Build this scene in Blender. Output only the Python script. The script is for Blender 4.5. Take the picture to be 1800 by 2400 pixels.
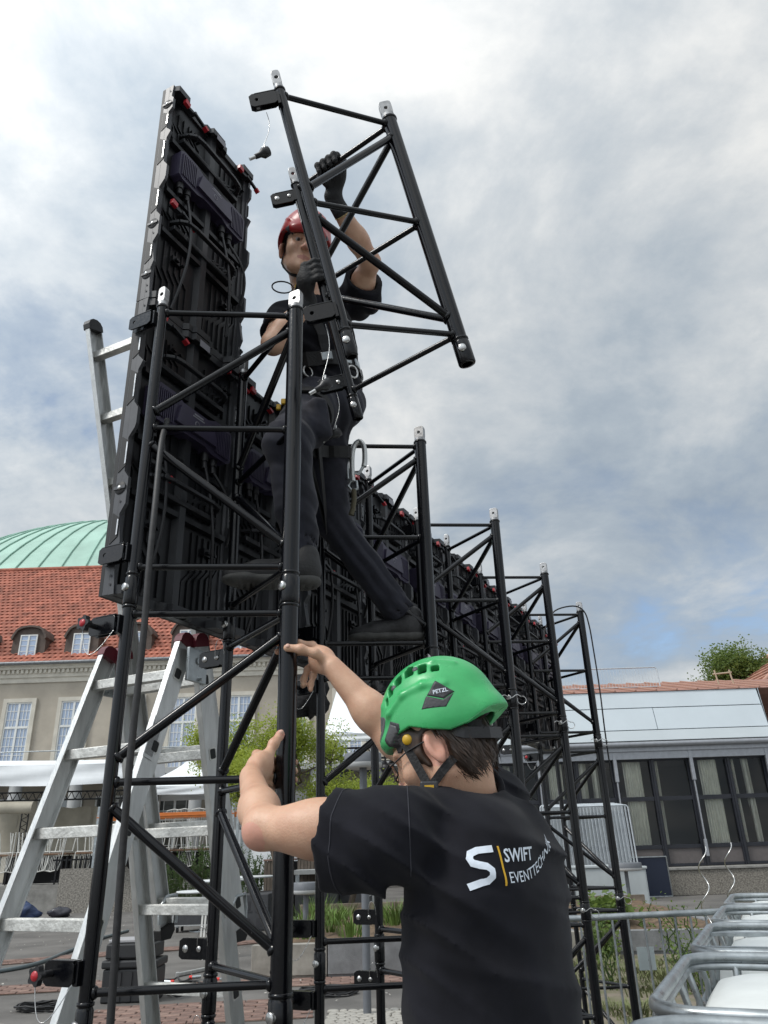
import bpy, math, random
import numpy as np
from math import sin, cos, pi, radians, hypot, atan2
from mathutils import Vector, Matrix

for _o in list(bpy.data.objects): bpy.data.objects.remove(_o)
SC = bpy.context.scene
COL = SC.collection
random.seed(7)

# ------------------------------------------------------------------ camera, sky, sun, exposure
CAM_H = 1.5
PITCH, ROLL, FPX = 0.41912, 0.03249, 1783.0
FW = Vector((0, cos(PITCH), sin(PITCH)))
UP0 = Vector((0, -sin(PITCH), cos(PITCH)))
RT = Vector((1, 0, 0)) * cos(ROLL) - UP0 * sin(ROLL)
UPV = Vector((1, 0, 0)) * sin(ROLL) + UP0 * cos(ROLL)
cd = bpy.data.cameras.new('camera'); cam = bpy.data.objects.new('camera', cd); COL.objects.link(cam)
cam.matrix_world = Matrix(((RT.x, UPV.x, -FW.x, 0), (RT.y, UPV.y, -FW.y, 0), (RT.z, UPV.z, -FW.z, CAM_H), (0, 0, 0, 1)))
cd.sensor_fit = 'HORIZONTAL'; cd.sensor_width = 36; cd.lens = FPX / 1800 * 36
cd.clip_start = 0.05; cd.clip_end = 900
SC.camera = cam

SUN_ELEV, SUN_AZ = radians(50), radians(-118)       # azimuth measured from +Y towards +X
wd = bpy.data.worlds.new('World'); SC.world = wd; wd.use_nodes = True
wn, wl = wd.node_tree.nodes, wd.node_tree.links
for n in list(wn): wn.remove(n)
def W(t, **k):
    n = wn.new(t)
    for a, b in k.items(): setattr(n, a, b)
    return n
def wmath(op, a, b=None, c=None):
    n = W('ShaderNodeMath', operation=op)
    for i, s in enumerate((a, b, c)):
        if s is None: continue
        if isinstance(s, (int, float)): n.inputs[i].default_value = s
        else: wl.new(s, n.inputs[i])
    return n.outputs[0]
def wramp(fac, stops):
    n = W('ShaderNodeValToRGB'); wl.new(fac, n.inputs[0]); e = n.color_ramp.elements
    while len(e) < len(stops): e.new(0.5)
    for q, (p, c) in zip(e, stops):
        q.position = p; q.color = (*c, 1)
    return n.outputs[0]
def wmix(f, a, b):
    n = W('ShaderNodeMix', data_type='RGBA'); wl.new(f, n.inputs[0])
    wl.new(a, n.inputs[6]); wl.new(b, n.inputs[7]); return n.outputs[2]
sky = W('ShaderNodeTexSky', sky_type='NISHITA'); sky.sun_disc = False
sky.sun_elevation = SUN_ELEV; sky.sun_rotation = SUN_AZ
sky.air_density = 1.0; sky.dust_density = 1.5; sky.ozone_density = 1.2
tc = W('ShaderNodeTexCoord'); sep = W('ShaderNodeSeparateXYZ'); wl.new(tc.outputs['Generated'], sep.inputs[0])
zc = wmath('ADD', wmath('MAXIMUM', sep.outputs[2], 0.0), 0.30)
cmb = W('ShaderNodeCombineXYZ')
wl.new(wmath('DIVIDE', sep.outputs[0], zc), cmb.inputs[0]); wl.new(wmath('DIVIDE', sep.outputs[1], zc), cmb.inputs[1])
cmb.inputs[2].default_value = 3.7
def wnoise(scale, detail, rough, dist=0.0, off=(0, 0, 0)):
    m = W('ShaderNodeMapping'); wl.new(cmb.outputs[0], m.inputs[0]); m.inputs['Location'].default_value = off
    n = W('ShaderNodeTexNoise'); n.inputs['Scale'].default_value = scale; n.inputs['Detail'].default_value = detail
    n.inputs['Roughness'].default_value = rough; n.inputs['Distortion'].default_value = dist
    wl.new(m.outputs[0], n.inputs['Vector']); return n.outputs['Fac']
n1 = wnoise(1.25, 7, 0.50, 0.15, (3.3, 1.4, 0))      # big cloud masses
n2 = wnoise(2.8, 10, 0.60, 0.2, (6.1, 0.2, 0))       # finer structure
n3 = wnoise(0.8, 5, 0.5, 0.2, (2.7, 1.0, 0))       # large light and dark areas
cov = wmath('ADD', wmath('MULTIPLY', n1, 0.6), wmath('MULTIPLY', n2, 0.4))
mask = wramp(cov, [(0.345, (0, 0, 0)), (0.40, (0.75, 0.75, 0.75)), (0.46, (1, 1, 1))])
shade = wmath('ADD', wmath('MULTIPLY', n3, 0.48), wmath('MULTIPLY', n2, 0.52))
ccol = wramp(shade, [(0.37, (0.40, 0.485, 0.59)), (0.45, (0.54, 0.62, 0.70)), (0.515, (0.75, 0.80, 0.84)), (0.585, (1.04, 1.05, 1.04))])
# the veiled sun brightens the cloud deck around its direction
sdir = Vector((sin(SUN_AZ) * cos(SUN_ELEV), cos(SUN_AZ) * cos(SUN_ELEV), sin(SUN_ELEV)))
dp = W('ShaderNodeVectorMath', operation='DOT_PRODUCT'); wl.new(tc.outputs['Generated'], dp.inputs[0]); dp.inputs[1].default_value = sdir
glow = wmath('POWER', wmath('MAXIMUM', dp.outputs['Value'], 0.0), 2.0)
gain = wmath('ADD', wmath('MULTIPLY', glow, 0.80), 0.54)
sc_ = W('ShaderNodeVectorMath', operation='SCALE'); wl.new(ccol, sc_.inputs[0]); wl.new(gain, sc_.inputs['Scale'])
s2 = W('ShaderNodeVectorMath', operation='SCALE'); wl.new(sky.outputs[0], s2.inputs[0]); s2.inputs['Scale'].default_value = 0.11
bg = W('ShaderNodeBackground'); wl.new(wmix(mask, s2.outputs[0], sc_.outputs[0]), bg.inputs[0]); bg.inputs[1].default_value = 1.0
wo = W('ShaderNodeOutputWorld'); wl.new(bg.outputs[0], wo.inputs[0])

sl = bpy.data.lights.new('sun', 'SUN'); sun = bpy.data.objects.new('sun', sl); COL.objects.link(sun)
sl.energy = 1.5; sl.angle = radians(14); sl.color = (1.0, 0.96, 0.9)
sun.rotation_euler = (-sdir).to_track_quat('-Z', 'Y').to_euler()
sun.location = (0, 0, 30)

SC.view_settings.view_transform = 'Standard'; SC.view_settings.look = 'None'
SC.view_settings.exposure = 0.55; SC.view_settings.gamma = 1; SC.view_settings.use_curve_mapping = False
SC.render.engine = 'CYCLES'
SC.cycles.max_bounces = 8; SC.cycles.diffuse_bounces = 4; SC.cycles.transparent_max_bounces = 12
SC.cycles.use_denoising = True

def ray(px, py):
    """direction through a pixel of the 1800 x 2400 frame"""
    return (FW * FPX + RT * (px - 900) - UPV * (py - 1200)).normalized()
def at_d(px, py, d):
    """world point seen at that pixel, d metres away horizontally"""
    v = ray(px, py); return Vector((0, 0, CAM_H)) + v * (d / hypot(v.x, v.y))
def at_y(px, py, y):
    v = ray(px, py); return Vector((0, 0, CAM_H)) + v * (y / v.y)
def at_z(px, py, z):
    v = ray(px, py); return Vector((0, 0, CAM_H)) + v * ((z - CAM_H) / v.z)

# ------------------------------------------------------------------ materials
MATS = {}
def mat(name, col, rough=0.5, metal=0.0, var=0.0, vscale=8.0, bump=0.0, bscale=60.0, spec=0.5, coat=0.0, col2=None, trans=0.0, sss=0.0, stretch=None, detail=5.0, thr=(0.35, 0.65), sheen=0.0, rvar=0.0):
    if name in MATS: return MATS[name]
    m = bpy.data.materials.new(name); m.use_nodes = True; MATS[name] = m
    nt = m.node_tree; N, L = nt.nodes, nt.links; b = N['Principled BSDF']
    b.inputs['Base Color'].default_value = (*col, 1); b.inputs['Roughness'].default_value = rough
    b.inputs['Metallic'].default_value = metal; b.inputs['Specular IOR Level'].default_value = spec
    b.inputs['Coat Weight'].default_value = coat; b.inputs['Transmission Weight'].default_value = trans
    if sheen: b.inputs['Sheen Weight'].default_value = sheen
    if sss:
        b.inputs['Subsurface Weight'].default_value = sss; b.inputs['Subsurface Radius'].default_value = (1.0, 0.35, 0.2)
        b.inputs['Subsurface Scale'].default_value = 0.008
    m.diffuse_color = (*col, 1)
    tcn = mp = None
    if var or bump or col2 or rvar:
        tcn = N.new('ShaderNodeTexCoord'); mp = N.new('ShaderNodeMapping'); L.new(tcn.outputs['Object'], mp.inputs[0])
        if stretch: mp.inputs['Scale'].default_value = stretch
    if var or col2:
        nz = N.new('ShaderNodeTexNoise'); nz.inputs['Scale'].default_value = vscale; nz.inputs['Detail'].default_value = detail
        nz.inputs['Roughness'].default_value = 0.6
        L.new(mp.outputs[0], nz.inputs['Vector'])
        rp = N.new('ShaderNodeValToRGB'); L.new(nz.outputs['Fac'], rp.inputs[0])
        c1 = col if col2 else tuple(max(0, c * (1 - var)) for c in col)
        c2 = col2 if col2 else tuple(min(1, c * (1 + var)) for c in col)
        rp.color_ramp.elements[0].position = thr[0]; rp.color_ramp.elements[0].color = (*c1, 1)
        rp.color_ramp.elements[1].position = thr[1]; rp.color_ramp.elements[1].color = (*c2, 1)
        L.new(rp.outputs[0], b.inputs['Base Color'])
    if rvar:
        nr = N.new('ShaderNodeTexNoise'); nr.inputs['Scale'].default_value = vscale * 2.3; nr.inputs['Detail'].default_value = 6
        L.new(mp.outputs[0], nr.inputs['Vector']); mr = N.new('ShaderNodeMapRange')
        mr.inputs[1].default_value = 0.3; mr.inputs[2].default_value = 0.7
        mr.inputs[3].default_value = max(0.02, rough - rvar); mr.inputs[4].default_value = min(1, rough + rvar)
        L.new(nr.outputs['Fac'], mr.inputs[0]); L.new(mr.outputs[0], b.inputs['Roughness'])
    if bump:
        nb = N.new('ShaderNodeTexNoise'); nb.inputs['Scale'].default_value = bscale; nb.inputs['Detail'].default_value = 4
        L.new(mp.outputs[0], nb.inputs['Vector']); bp = N.new('ShaderNodeBump'); bp.inputs['Strength'].default_value = bump
        bp.inputs['Distance'].default_value = 0.01; L.new(nb.outputs['Fac'], bp.inputs['Height']); L.new(bp.outputs[0], b.inputs['Normal'])
    return m

# ------------------------------------------------------------------ mesh builder
class MB:
    def __init__(s, M=None):
        s.v = []; s.f = []; s.sm = []; s.M = M
    def pt(s, p):
        p = Vector(p); return s.M @ p if s.M else p
    def add(s, pts, faces, smooth=False):
        o = len(s.v); s.v += [s.pt(p) for p in pts]
        for f in faces: s.f.append([o + i for i in f]); s.sm.append(smooth)
        return s
    def box(s, c, d, R=None):
        c = Vector(c); h = Vector(d) / 2
        ps = [Vector((sx * h.x, sy * h.y, sz * h.z)) for sz in (-1, 1) for sy in (-1, 1) for sx in (-1, 1)]
        ps = [c + (R @ p if R else p) for p in ps]
        return s.add(ps, [(0, 2, 3, 1), (4, 5, 7, 6), (0, 1, 5, 4), (2, 6, 7, 3), (0, 4, 6, 2), (1, 3, 7, 5)])
    def bb(s, a, b):
        a = Vector(a); b = Vector(b); return s.box((a + b) / 2, (abs(b.x - a.x), abs(b.y - a.y), abs(b.z - a.z)))
    def bar(s, p0, p1, w, h, up=(0, 0, 1)):
        p0 = Vector(p0); p1 = Vector(p1); z = (p1 - p0); l = z.length; z = z / l
        u = Vector(up); x = u.cross(z)
        if x.length < 1e-4: x = Vector((1, 0, 0)).cross(z)
        x.normalize(); y = z.cross(x)
        return s.box((p0 + p1) / 2, (w, h, l), Matrix((x, y, z)).transposed())
    def tube(s, p0, p1, r, n=12, r1=None, caps=True):
        p0 = Vector(p0); p1 = Vector(p1); r1 = r if r1 is None else r1
        z = (p1 - p0).normalized(); x = z.orthogonal().normalized(); y = z.cross(x)
        ps = []
        for p, q in ((p0, r), (p1, r1)):
            ps += [p + (x * cos(2 * pi * i / n) + y * sin(2 * pi * i / n)) * q for i in range(n)]
        s.add(ps, [(i, (i + 1) % n, n + (i + 1) % n, n + i) for i in range(n)], True)
        if caps: s.add(ps, [tuple(range(n - 1, -1, -1)), tuple(range(n, 2 * n))])
        return s
    def path(s, pts, r, n=8, closed=False, caps=True):
        pts = [Vector(p) for p in pts]; k = len(pts)
        rs = r if isinstance(r, (list, tuple)) else [r] * k
        T = []
        for i in range(k):
            a = pts[(i - 1) % k] if closed or i else pts[0]; b = pts[(i + 1) % k] if closed or i < k - 1 else pts[-1]
            t = b - a; T.append(t.normalized() if t.length > 1e-9 else Vector((0, 0, 1)))
        x = T[0].orthogonal().normalized(); ps = []
        for i in range(k):
            x = (x - T[i] * x.dot(T[i])); x = x.normalized() if x.length > 1e-6 else T[i].orthogonal().normalized()
            y = T[i].cross(x)
            ps += [pts[i] + (x * cos(2 * pi * j / n) + y * sin(2 * pi * j / n)) * rs[i] for j in range(n)]
        fs = []
        for i in range(k if closed else k - 1):
            a = i * n; b = ((i + 1) % k) * n
            fs += [(a + j, a + (j + 1) % n, b + (j + 1) % n, b + j) for j in range(n)]
        s.add(ps, fs, True)
        if caps and not closed: s.add(ps, [tuple(range(n - 1, -1, -1)), tuple(range((k - 1) * n, k * n))])
        return s
    def lathe(s, prof, c=(0, 0, 0), axis=(0, 0, 1), n=20, a0=0, a1=2 * pi, smooth=True):
        c = Vector(c); z = Vector(axis).normalized(); x = z.orthogonal().normalized(); y = z.cross(x); full = abs(a1 - a0 - 2 * pi) < 1e-6
        m = n if full else n + 1; ps = []
        for r, h in prof:
            ps += [c + z * h + (x * cos(a0 + (a1 - a0) * i / n) + y * sin(a0 + (a1 - a0) * i / n)) * r for i in range(m)]
        fs = []
        for k in range(len(prof) - 1):
            for i in range(n):
                j = (i + 1) % m; fs.append((k * m + i, k * m + j, (k + 1) * m + j, (k + 1) * m + i))
        return s.add(ps, fs, smooth)
    def prism(s, poly, O, X, Y, Z, smooth=False):
        """poly in (X, Y) at O, extruded along the vector Z"""
        O = Vector(O); X = Vector(X); Y = Vector(Y); Z = Vector(Z); n = len(poly)
        ps = [O + X * a + Y * b for a, b in poly]; ps += [p + Z for p in ps]
        s.add(ps, [tuple(range(n - 1, -1, -1)), tuple(range(n, 2 * n))])
        return s.add(ps, [(i, (i + 1) % n, n + (i + 1) % n, n + i) for i in range(n)], smooth)
    def holed(s, O, X, Y, Z, w, h, rc, hr, hc=None, n=24):
        """rounded plate w x h centred on O with a round hole, thickness vector Z"""
        O = Vector(O); X = Vector(X); Y = Vector(Y); Z = Vector(Z); hc = hc or (0, 0); out = []; inn = []
        for i in range(n):
            a = 2 * pi * (i + .5) / n; d = Vector((cos(a), sin(a))); 
            t = min((w / 2) / max(abs(d.x), 1e-6), (h / 2) / max(abs(d.y), 1e-6)); p = d * t
            cx, cy = w / 2 - rc, h / 2 - rc
            if abs(p.x) > cx and abs(p.y) > cy:
                q = Vector((abs(p.x) - cx, abs(p.y) - cy)); q = q.normalized() * rc if q.length > 1e-6 else q
                p = Vector((math.copysign(cx + q.x, p.x), math.copysign(cy + q.y, p.y)))
            out.append(p); inn.append(Vector(hc) + d * hr)
        ps = []
        for k in (0, 1):
            ps += [O + X * p.x + Y * p.y + Z * k for p in out] + [O + X * p.x + Y * p.y + Z * k for p in inn]
        fs = []
        for i in range(n):
            j = (i + 1) % n
            fs += [(i, n + i, n + j, j), (2 * n + i, 2 * n + j, 3 * n + j, 3 * n + i), (i, j, 2 * n + j, 2 * n + i), (n + j, n + i, 3 * n + i, 3 * n + j)]
        return s.add(ps, fs)
    def quad(s, a, b, c, d):
        return s.add([a, b, c, d], [(0, 1, 2, 3)])
    def mesh(s, name, m):
        me = bpy.data.meshes.new(name); me.from_pydata([tuple(p) for p in s.v], [], s.f)
        me.polygons.foreach_set('use_smooth', s.sm); me.update()
        if m is not None: me.materials.append(m)
        return me
    def build(s, name, m, parent=None, bevel=0.0, world=False, seg=2):
        if world and parent is not None:
            l = parent.location; s.v = [p - l for p in s.v]
        o = bpy.data.objects.new(name, s.mesh(name, m)); COL.objects.link(o)
        if parent is not None: o.parent = parent
        if bevel:
            b = o.modifiers.new('bevel', 'BEVEL'); b.width = bevel; b.segments = seg; b.limit_method = 'ANGLE'; b.angle_limit = radians(40)
        return o
def tag(o, label, cat, group=None):
    o['label'] = label; o['category'] = cat
    if group: o['group'] = group
    return o
def thing(name, label, cat, loc=(0, 0, 0), group=None, M=None):
    o = bpy.data.objects.new(name, None); COL.objects.link(o); o.empty_display_size = 0.1
    if M is not None: o.matrix_world = M
    else: o.location = loc
    return tag(o, label, cat, group)
def structure(o):
    o['kind'] = 'structure'; return o
def copy_tree(o, parent=None):
    c = o.copy(); COL.objects.link(c)
    if parent is not None: c.parent = parent
    for ch in o.children: copy_tree(ch, c)
    return c
def child_copy(o, loc=None, parent=None, M=None):
    c = o.copy(); COL.objects.link(c)
    if parent is not None: c.parent = parent
    if M is not None: c.matrix_local = M
    elif loc is not None: c.location = loc
    return c
V = Vector
X_, Y_, Z_ = V((1, 0, 0)), V((0, 1, 0)), V((0, 0, 1))
def lerp(a, b, t): return a + (b - a) * t
# frame of the screen row: ROW runs along the wall away from the camera, NRM points from the wall to its back side
ROW = V((0.4317, 0.9020, 0)); NRM = V((0.9020, -0.4317, 0))
B1 = V((-0.27, 2.02, 0)); A1 = B1 - ROW * 0.22 - NRM * 0.37
def row_pt(u, n, z): return A1 + ROW * u + NRM * n + Z_ * z
def row_M(u, n, z):
    p = row_pt(u, n, z); return Matrix(((ROW.x, NRM.x, 0, p.x), (ROW.y, NRM.y, 0, p.y), (0, 0, 1, p.z), (0, 0, 0, 1)))

BLK = mat('black_powder_coat', (0.003, 0.0033, 0.0048), 0.20, col2=(0.10, 0.10, 0.10), vscale=75, detail=6, thr=(0.735, 0.77), spec=0.42, rvar=0.07)
PLB = mat('black_plastic', (0.013, 0.013, 0.015), 0.45, var=0.2, vscale=20, bump=0.08, bscale=250)
CHR = mat('bright_steel', (0.55, 0.55, 0.54), 0.28, 1.0, var=0.15, vscale=40, rvar=0.1)
ZINC = mat('zinc_plated_steel', (0.36, 0.36, 0.36), 0.42, 0.9, var=0.2, vscale=40, rvar=0.1)
ALU = mat('brushed_aluminium', (0.58, 0.59, 0.58), 0.42, 0.85, var=0.10, vscale=6, bump=0.12, bscale=40, stretch=(6, 6, 1), rvar=0.1)
ALUR = mat('worn_aluminium_tread', (0.62, 0.62, 0.59), 0.5, 0.6, var=0.18, vscale=25, bump=0.3, bscale=70)
GALV = mat('galvanised_steel', (0.42, 0.45, 0.46), 0.38, 0.85, var=0.2, vscale=14, rvar=0.12)
RED = mat('red_plastic', (0.42, 0.02, 0.03), 0.35, var=0.15)
WHT = mat('white_sticker', (0.62, 0.64, 0.64), 0.5, var=0.06, vscale=20)
INK = mat('dark_ink', (0.03, 0.03, 0.035), 0.6)
CONC = mat('concrete', (0.24, 0.235, 0.22), 0.9, var=0.25, vscale=3, bump=0.3, bscale=60, detail=8)
# ------------------------------------------------------------------ ground, paving, beds
ASPH = mat('asphalt', (0.100, 0.095, 0.088), 0.93, col2=(0.165, 0.156, 0.145), vscale=0.8, bump=0.5, bscale=140, detail=15, thr=(.38, .64))
BRK = mat('red_paving_brick', (0.185, 0.118, 0.096), 0.9, var=0.35, vscale=4.5, bump=0.4, bscale=90)
BRK2 = mat('worn_paving_brick', (0.24, 0.16, 0.13), 0.92, var=0.3, vscale=5, bump=0.4, bscale=90)
JOINT = mat('sandy_joint', (0.16, 0.14, 0.115), 0.95, var=0.3, vscale=8, bump=0.3, bscale=120)
SOIL = mat('dry_soil', (0.13, 0.088, 0.055), 0.95, var=0.45, vscale=3.5, bump=0.8, bscale=40, detail=12)
GRAVEL = mat('gravel_with_weeds', (0.20, 0.17, 0.13), 0.95, col2=(0.11, 0.12, 0.05), vscale=2.2, bump=0.9, bscale=70, detail=12, thr=(.42, .62))
COB = mat('pale_granite_sett', (0.36, 0.345, 0.31), 0.85, var=0.25, vscale=6, bump=0.4, bscale=60)
structure(MB().add([(-170, -40, 0), (170, -40, 0), (170, 230, 0), (-170, 230, 0)], [(0, 1, 2, 3)]).build('ground', ASPH))
def sheet(name, pts, z, m):
    return structure(MB().add([(p[0], p[1], z) for p in pts], [tuple(range(len(pts)))]).build(name, m))
brick_me = {}
def brick_mesh(l, w, h, m):
    k = (l, w, h, m.name)
    if k not in brick_me:
        b = MB(); e = .006
        b.add([(x * (l / 2 - (e if t else 0)), y * (w / 2 - (e if t else 0)), z) for z, t in ((0, 0), (h - e, 0), (h, 1)) for x, y in ((-1, -1), (1, -1), (1, 1), (-1, 1))],
              [(0, 1, 5, 4), (1, 2, 6, 5), (2, 3, 7, 6), (3, 0, 4, 7), (4, 5, 9, 8), (5, 6, 10, 9), (6, 7, 11, 10), (7, 4, 8, 11), (8, 9, 10, 11)]); brick_me[k] = b.mesh('brick', m)
    return brick_me[k]
def brick_band(name, p0, p1, rows, l=.24, w=.115, single=True, z=.004, gap=.010):
    p0, p1 = V((p0[0], p0[1], 0)), V((p1[0], p1[1], 0)); e = (p1 - p0).normalized(); n = V((-e.y, e.x, 0)); L = (p1 - p0).length; wd = rows * (w + gap)
    base = sheet(name, [p0 - n * .01, p1 - n * .01, p1 + n * wd, p0 + n * wd], z, JOINT); rnd = random.Random(name); joined = MB()
    for r in range(rows):
        s = -(l / 2 if r % 2 else 0)
        while s < L:
            c = p0 + e * (s + l / 2) + n * (r + .5) * (w + gap) + Z_ * (z + .002 + rnd.uniform(-.003, .004)); a = atan2(e.y, e.x) + rnd.uniform(-.02, .02)
            if single:
                o = bpy.data.objects.new('brick', brick_mesh(l, w, .014, BRK if rnd.random() < .75 else BRK2)); COL.objects.link(o); o.parent = base; o.location = c; o.rotation_euler = (rnd.uniform(-.015, .015), rnd.uniform(-.015, .015), a)
            else:
                R = Matrix.Rotation(a, 3, 'Z'); joined.box(c + Z_ * .007, (l, w, .014), R)
            s += l + gap
    if not single: o = joined.build('bricks', BRK, base); o['kind'] = 'stuff'
    return base
g = lambda x, y, z=0: at_z(x, y, z)
brick_band('brick_strip_near', (-3.1, 8.75), (-1.0, 8.95), 9)
brick_band('brick_strip_kerb', (-2.6, 10.90), (.6, 11.05), 5)
brick_band('brick_strip_middle', (-8.0, 10.55), (-3.2, 11.30), 6)
brick_band('brick_strip_far', (-10.5, 11.9), (-.8, 17.0), 5, single=False)
# granite setts
def sett_patch(x0, x1, y0, y1):
    base = sheet('sett_paving', [(x0, y0), (x1, y0), (x1, y1), (x0, y1)], .004, JOINT); rnd = random.Random(2); y = y0
    while y < y1 - .05:
        h = rnd.uniform(.075, .105); x = x0 + rnd.uniform(-.04, 0)
        while x < x1 - .03:
            w = rnd.uniform(.075, .13); b = MB(); k = 7; P = []
            for zz, s in ((0, 1), (.014, 1), (.021, .80)):
                for i in range(k):
                    a = 2 * pi * i / k + .3; rx = (w - .014) / 2 * s * (1.12 - .1 * ((i * 7 + int(x * 50)) % 3) / 2); ry = (h - .014) / 2 * s * (1.12 - .1 * ((i * 5 + int(y * 70)) % 3) / 2)
                    P.append((max(-1, min(1, 1.25 * cos(a))) * rx, max(-1, min(1, 1.25 * sin(a))) * ry, zz))
            b.add(P, [(j * k + i, j * k + (i + 1) % k, (j + 1) * k + (i + 1) % k, (j + 1) * k + i) for j in range(2) for i in range(k)] + [tuple(2 * k + i for i in range(k))])
            o = b.build('sett', COB, base); o.location = (x + w / 2, y + h / 2, .004 + rnd.uniform(-.003, .004)); o.rotation_euler = (rnd.uniform(-.04, .04), rnd.uniform(-.04, .04), rnd.uniform(-.08, .08)); x += w
        y += h
sett_patch(-.72, .75, 8.45, 9.28)
# raised beds with concrete edge stones
STONE = mat('bed_edge_concrete', (0.19, 0.195, 0.20), 0.9, var=0.25, vscale=4, bump=0.35, bscale=70, detail=10)
STONE2 = mat('bed_cap_concrete', (0.27, 0.255, 0.225), 0.92, var=0.3, vscale=3, bump=0.35, bscale=70)
def bed(name, label, x0, x1, y0, y1, h, n, cap=.10, slope=0.0):
    t = thing(name, label, 'planting bed', (x0, y0, 0)); w = (x1 - x0) / n
    for i in range(n):
        xa, xb = x0 + i * w + .006, x0 + (i + 1) * w - .006; f = lambda x: y0 + slope * (x - x0)
        b = MB(); b.prism([(xa, f(xa)), (xb, f(xb)), (xb, f(xb) + .22), (xa, f(xa) + .22)], (0, 0, .05), X_, Y_, Z_ * (h - .05)); b.prism([(xa, f(xa) + .025), (xb, f(xb) + .025), (xb, f(xb) + .2), (xa, f(xa) + .2)], (0, 0, 0), X_, Y_, Z_ * .05); b.build('edge_stone', STONE if i % 3 else STONE2, t, world=True, bevel=.012)
    for xa in (x0 + .02, x1 - .22):
        MB().bb((xa, y0 + .24, 0), (xa + .2, y1, h - .02)).build('side_stone', STONE, t, world=True, bevel=.012)
    b = MB(); rnd = random.Random(name); nx, ny = 26, 14; ps = [(lerp(x0 + .1, x1 - .1, i / nx), lerp(y0 + .2, y1, j / ny) , h - .07 + rnd.uniform(-.03, .05) + .10 * (j / ny)) for j in range(ny + 1) for i in range(nx + 1)]
    b.add(ps, [(j * (nx + 1) + i, j * (nx + 1) + i + 1, (j + 1) * (nx + 1) + i + 1, (j + 1) * (nx + 1) + i) for j in range(ny) for i in range(nx)], True); b.build('soil', SOIL, t, world=True)
    MB().bb((x0, y1, 0), (x1, y1 + .09, h + .16)).build('back_edge', mat('weathered_board', (.17, .14, .11), .9, var=.3, vscale=6), t, world=True, bevel=.01)
    return t
bed('raised_bed', 'raised soil bed with a grey concrete edge behind the nearest towers', -1.95, 2.1, 11.55, 17.2, .40, 4)
bed('raised_bed', 'raised soil bed with a concrete edge behind the crowd barrier', 2.55, 5.4, 13.0, 18.6, .31, 4, slope=-.12)
sheet('gravel_patch', [(1.2, 5.6), (6.5, 5.6), (6.8, 12.9), (2.2, 13.1)], .004, GRAVEL)
GRS = mat('grass_blades', (0.10, 0.17, 0.03), 0.7, var=0.4, vscale=3)
GRS2 = mat('dry_grass', (0.20, 0.20, 0.07), 0.8, var=0.4, vscale=3)
def tufts(name, label, spots, m, hgt=(.1, .3), n=60, rad=.15, wid=.006, seed=1):
    rnd = random.Random(seed); b = MB()
    for (x, y, z, s) in spots:
        for _ in range(int(n * s)):
            a = rnd.uniform(0, 2 * pi); r = rad * s * math.sqrt(rnd.random()); p = V((x + r * cos(a), y + r * sin(a), z)); L = rnd.uniform(*hgt) * s; d = V((cos(a) * rnd.uniform(.1, .7), sin(a) * rnd.uniform(.1, .7), 1)).normalized(); w = V((-sin(a), cos(a), 0)) * wid * rnd.uniform(.6, 1.3)
            m1 = p + d * L * .55; tip = p + d * L + V((cos(a), sin(a), -.5)) * L * rnd.uniform(.05, .3); b.add([p - w, p + w, m1 + w * .8, m1 - w * .8, tip], [(0, 1, 2, 3), (3, 2, 4)])
    o = b.build(name, m); tag(o, label, 'grass'); o['kind'] = 'stuff'; return o
rnd = random.Random(11)
tufts('bed_grass', 'tufts of green grass in the raised bed', [(rnd.uniform(-1.7, 1.9), rnd.uniform(12.1, 16.5), .40, rnd.uniform(.6, 1.3)) for _ in range(26)], GRS, (.15, .38), 70, .2, .008)
tufts('gravel_weeds', 'low weeds growing over the gravel behind the barrier', [(rnd.uniform(1.6, 4.6), rnd.uniform(6.2, 12.3), .004, rnd.uniform(.5, 1.2)) for _ in range(110)], mat('weed_leaves', (.12, .135, .055), .8, var=.4, vscale=2), (.03, .12), 60, .3, .010, 3)
b = MB(); b.bb((-24, 27.45, 0), (-5.6, 37.5, .82)); structure(b.build('upper_terrace', CONC))
rnd = random.Random(21); b = MB()
for _ in range(520):                                                     # crumbs, leaf bits and paper scraps on the paving
    x, y = rnd.uniform(-9, 1.5), rnd.uniform(7.5, 25)
    s = rnd.uniform(.006, .022); a = rnd.uniform(0, 6.3); h = rnd.uniform(.003, .012); b.add([(x + s * cos(a), y + s * sin(a), .019), (x - s * sin(a), y + s * cos(a), .020), (x - s * cos(a), y - s * sin(a), .019 + h), (x + s * sin(a) * .6, y - s * cos(a) * .6, .019 + h)], [(0, 1, 2, 3)])
o = b.build('paving_litter', mat('pale_litter', (.42, .40, .36), .9, var=.4, vscale=3)); tag(o, 'small pale crumbs and scraps scattered over the paving', 'litter'); o['kind'] = 'stuff'
# ------------------------------------------------------------------ long building with red roof and dome, left behind
PLAS = mat('grey_beige_plaster', (0.40, 0.36, 0.30), 0.92, var=0.16, vscale=0.5, bump=0.25, bscale=25, detail=10)
TRIM = mat('cream_stone_trim', (0.56, 0.53, 0.46), 0.85, var=0.1, vscale=2, bump=0.1, bscale=20)
WFR = mat('white_window_frame', (0.70, 0.71, 0.69), 0.6, var=0.08, vscale=3)
TILE = mat('red_clay_tile', (0.33, 0.115, 0.075), 0.8, var=0.38, vscale=1.6, bump=0.15, bscale=30, detail=8)
COP = mat('verdigris_copper', (0.35, 0.53, 0.445), 0.7, var=0.12, vscale=0.35, bump=0.1, bscale=3, detail=9)
COPS = mat('verdigris_seam', (0.30, 0.48, 0.40), 0.7, var=0.15, vscale=0.5)
DORM = mat('brown_dormer_cladding', (0.085, 0.062, 0.050), 0.7, var=0.25, vscale=3)
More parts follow.
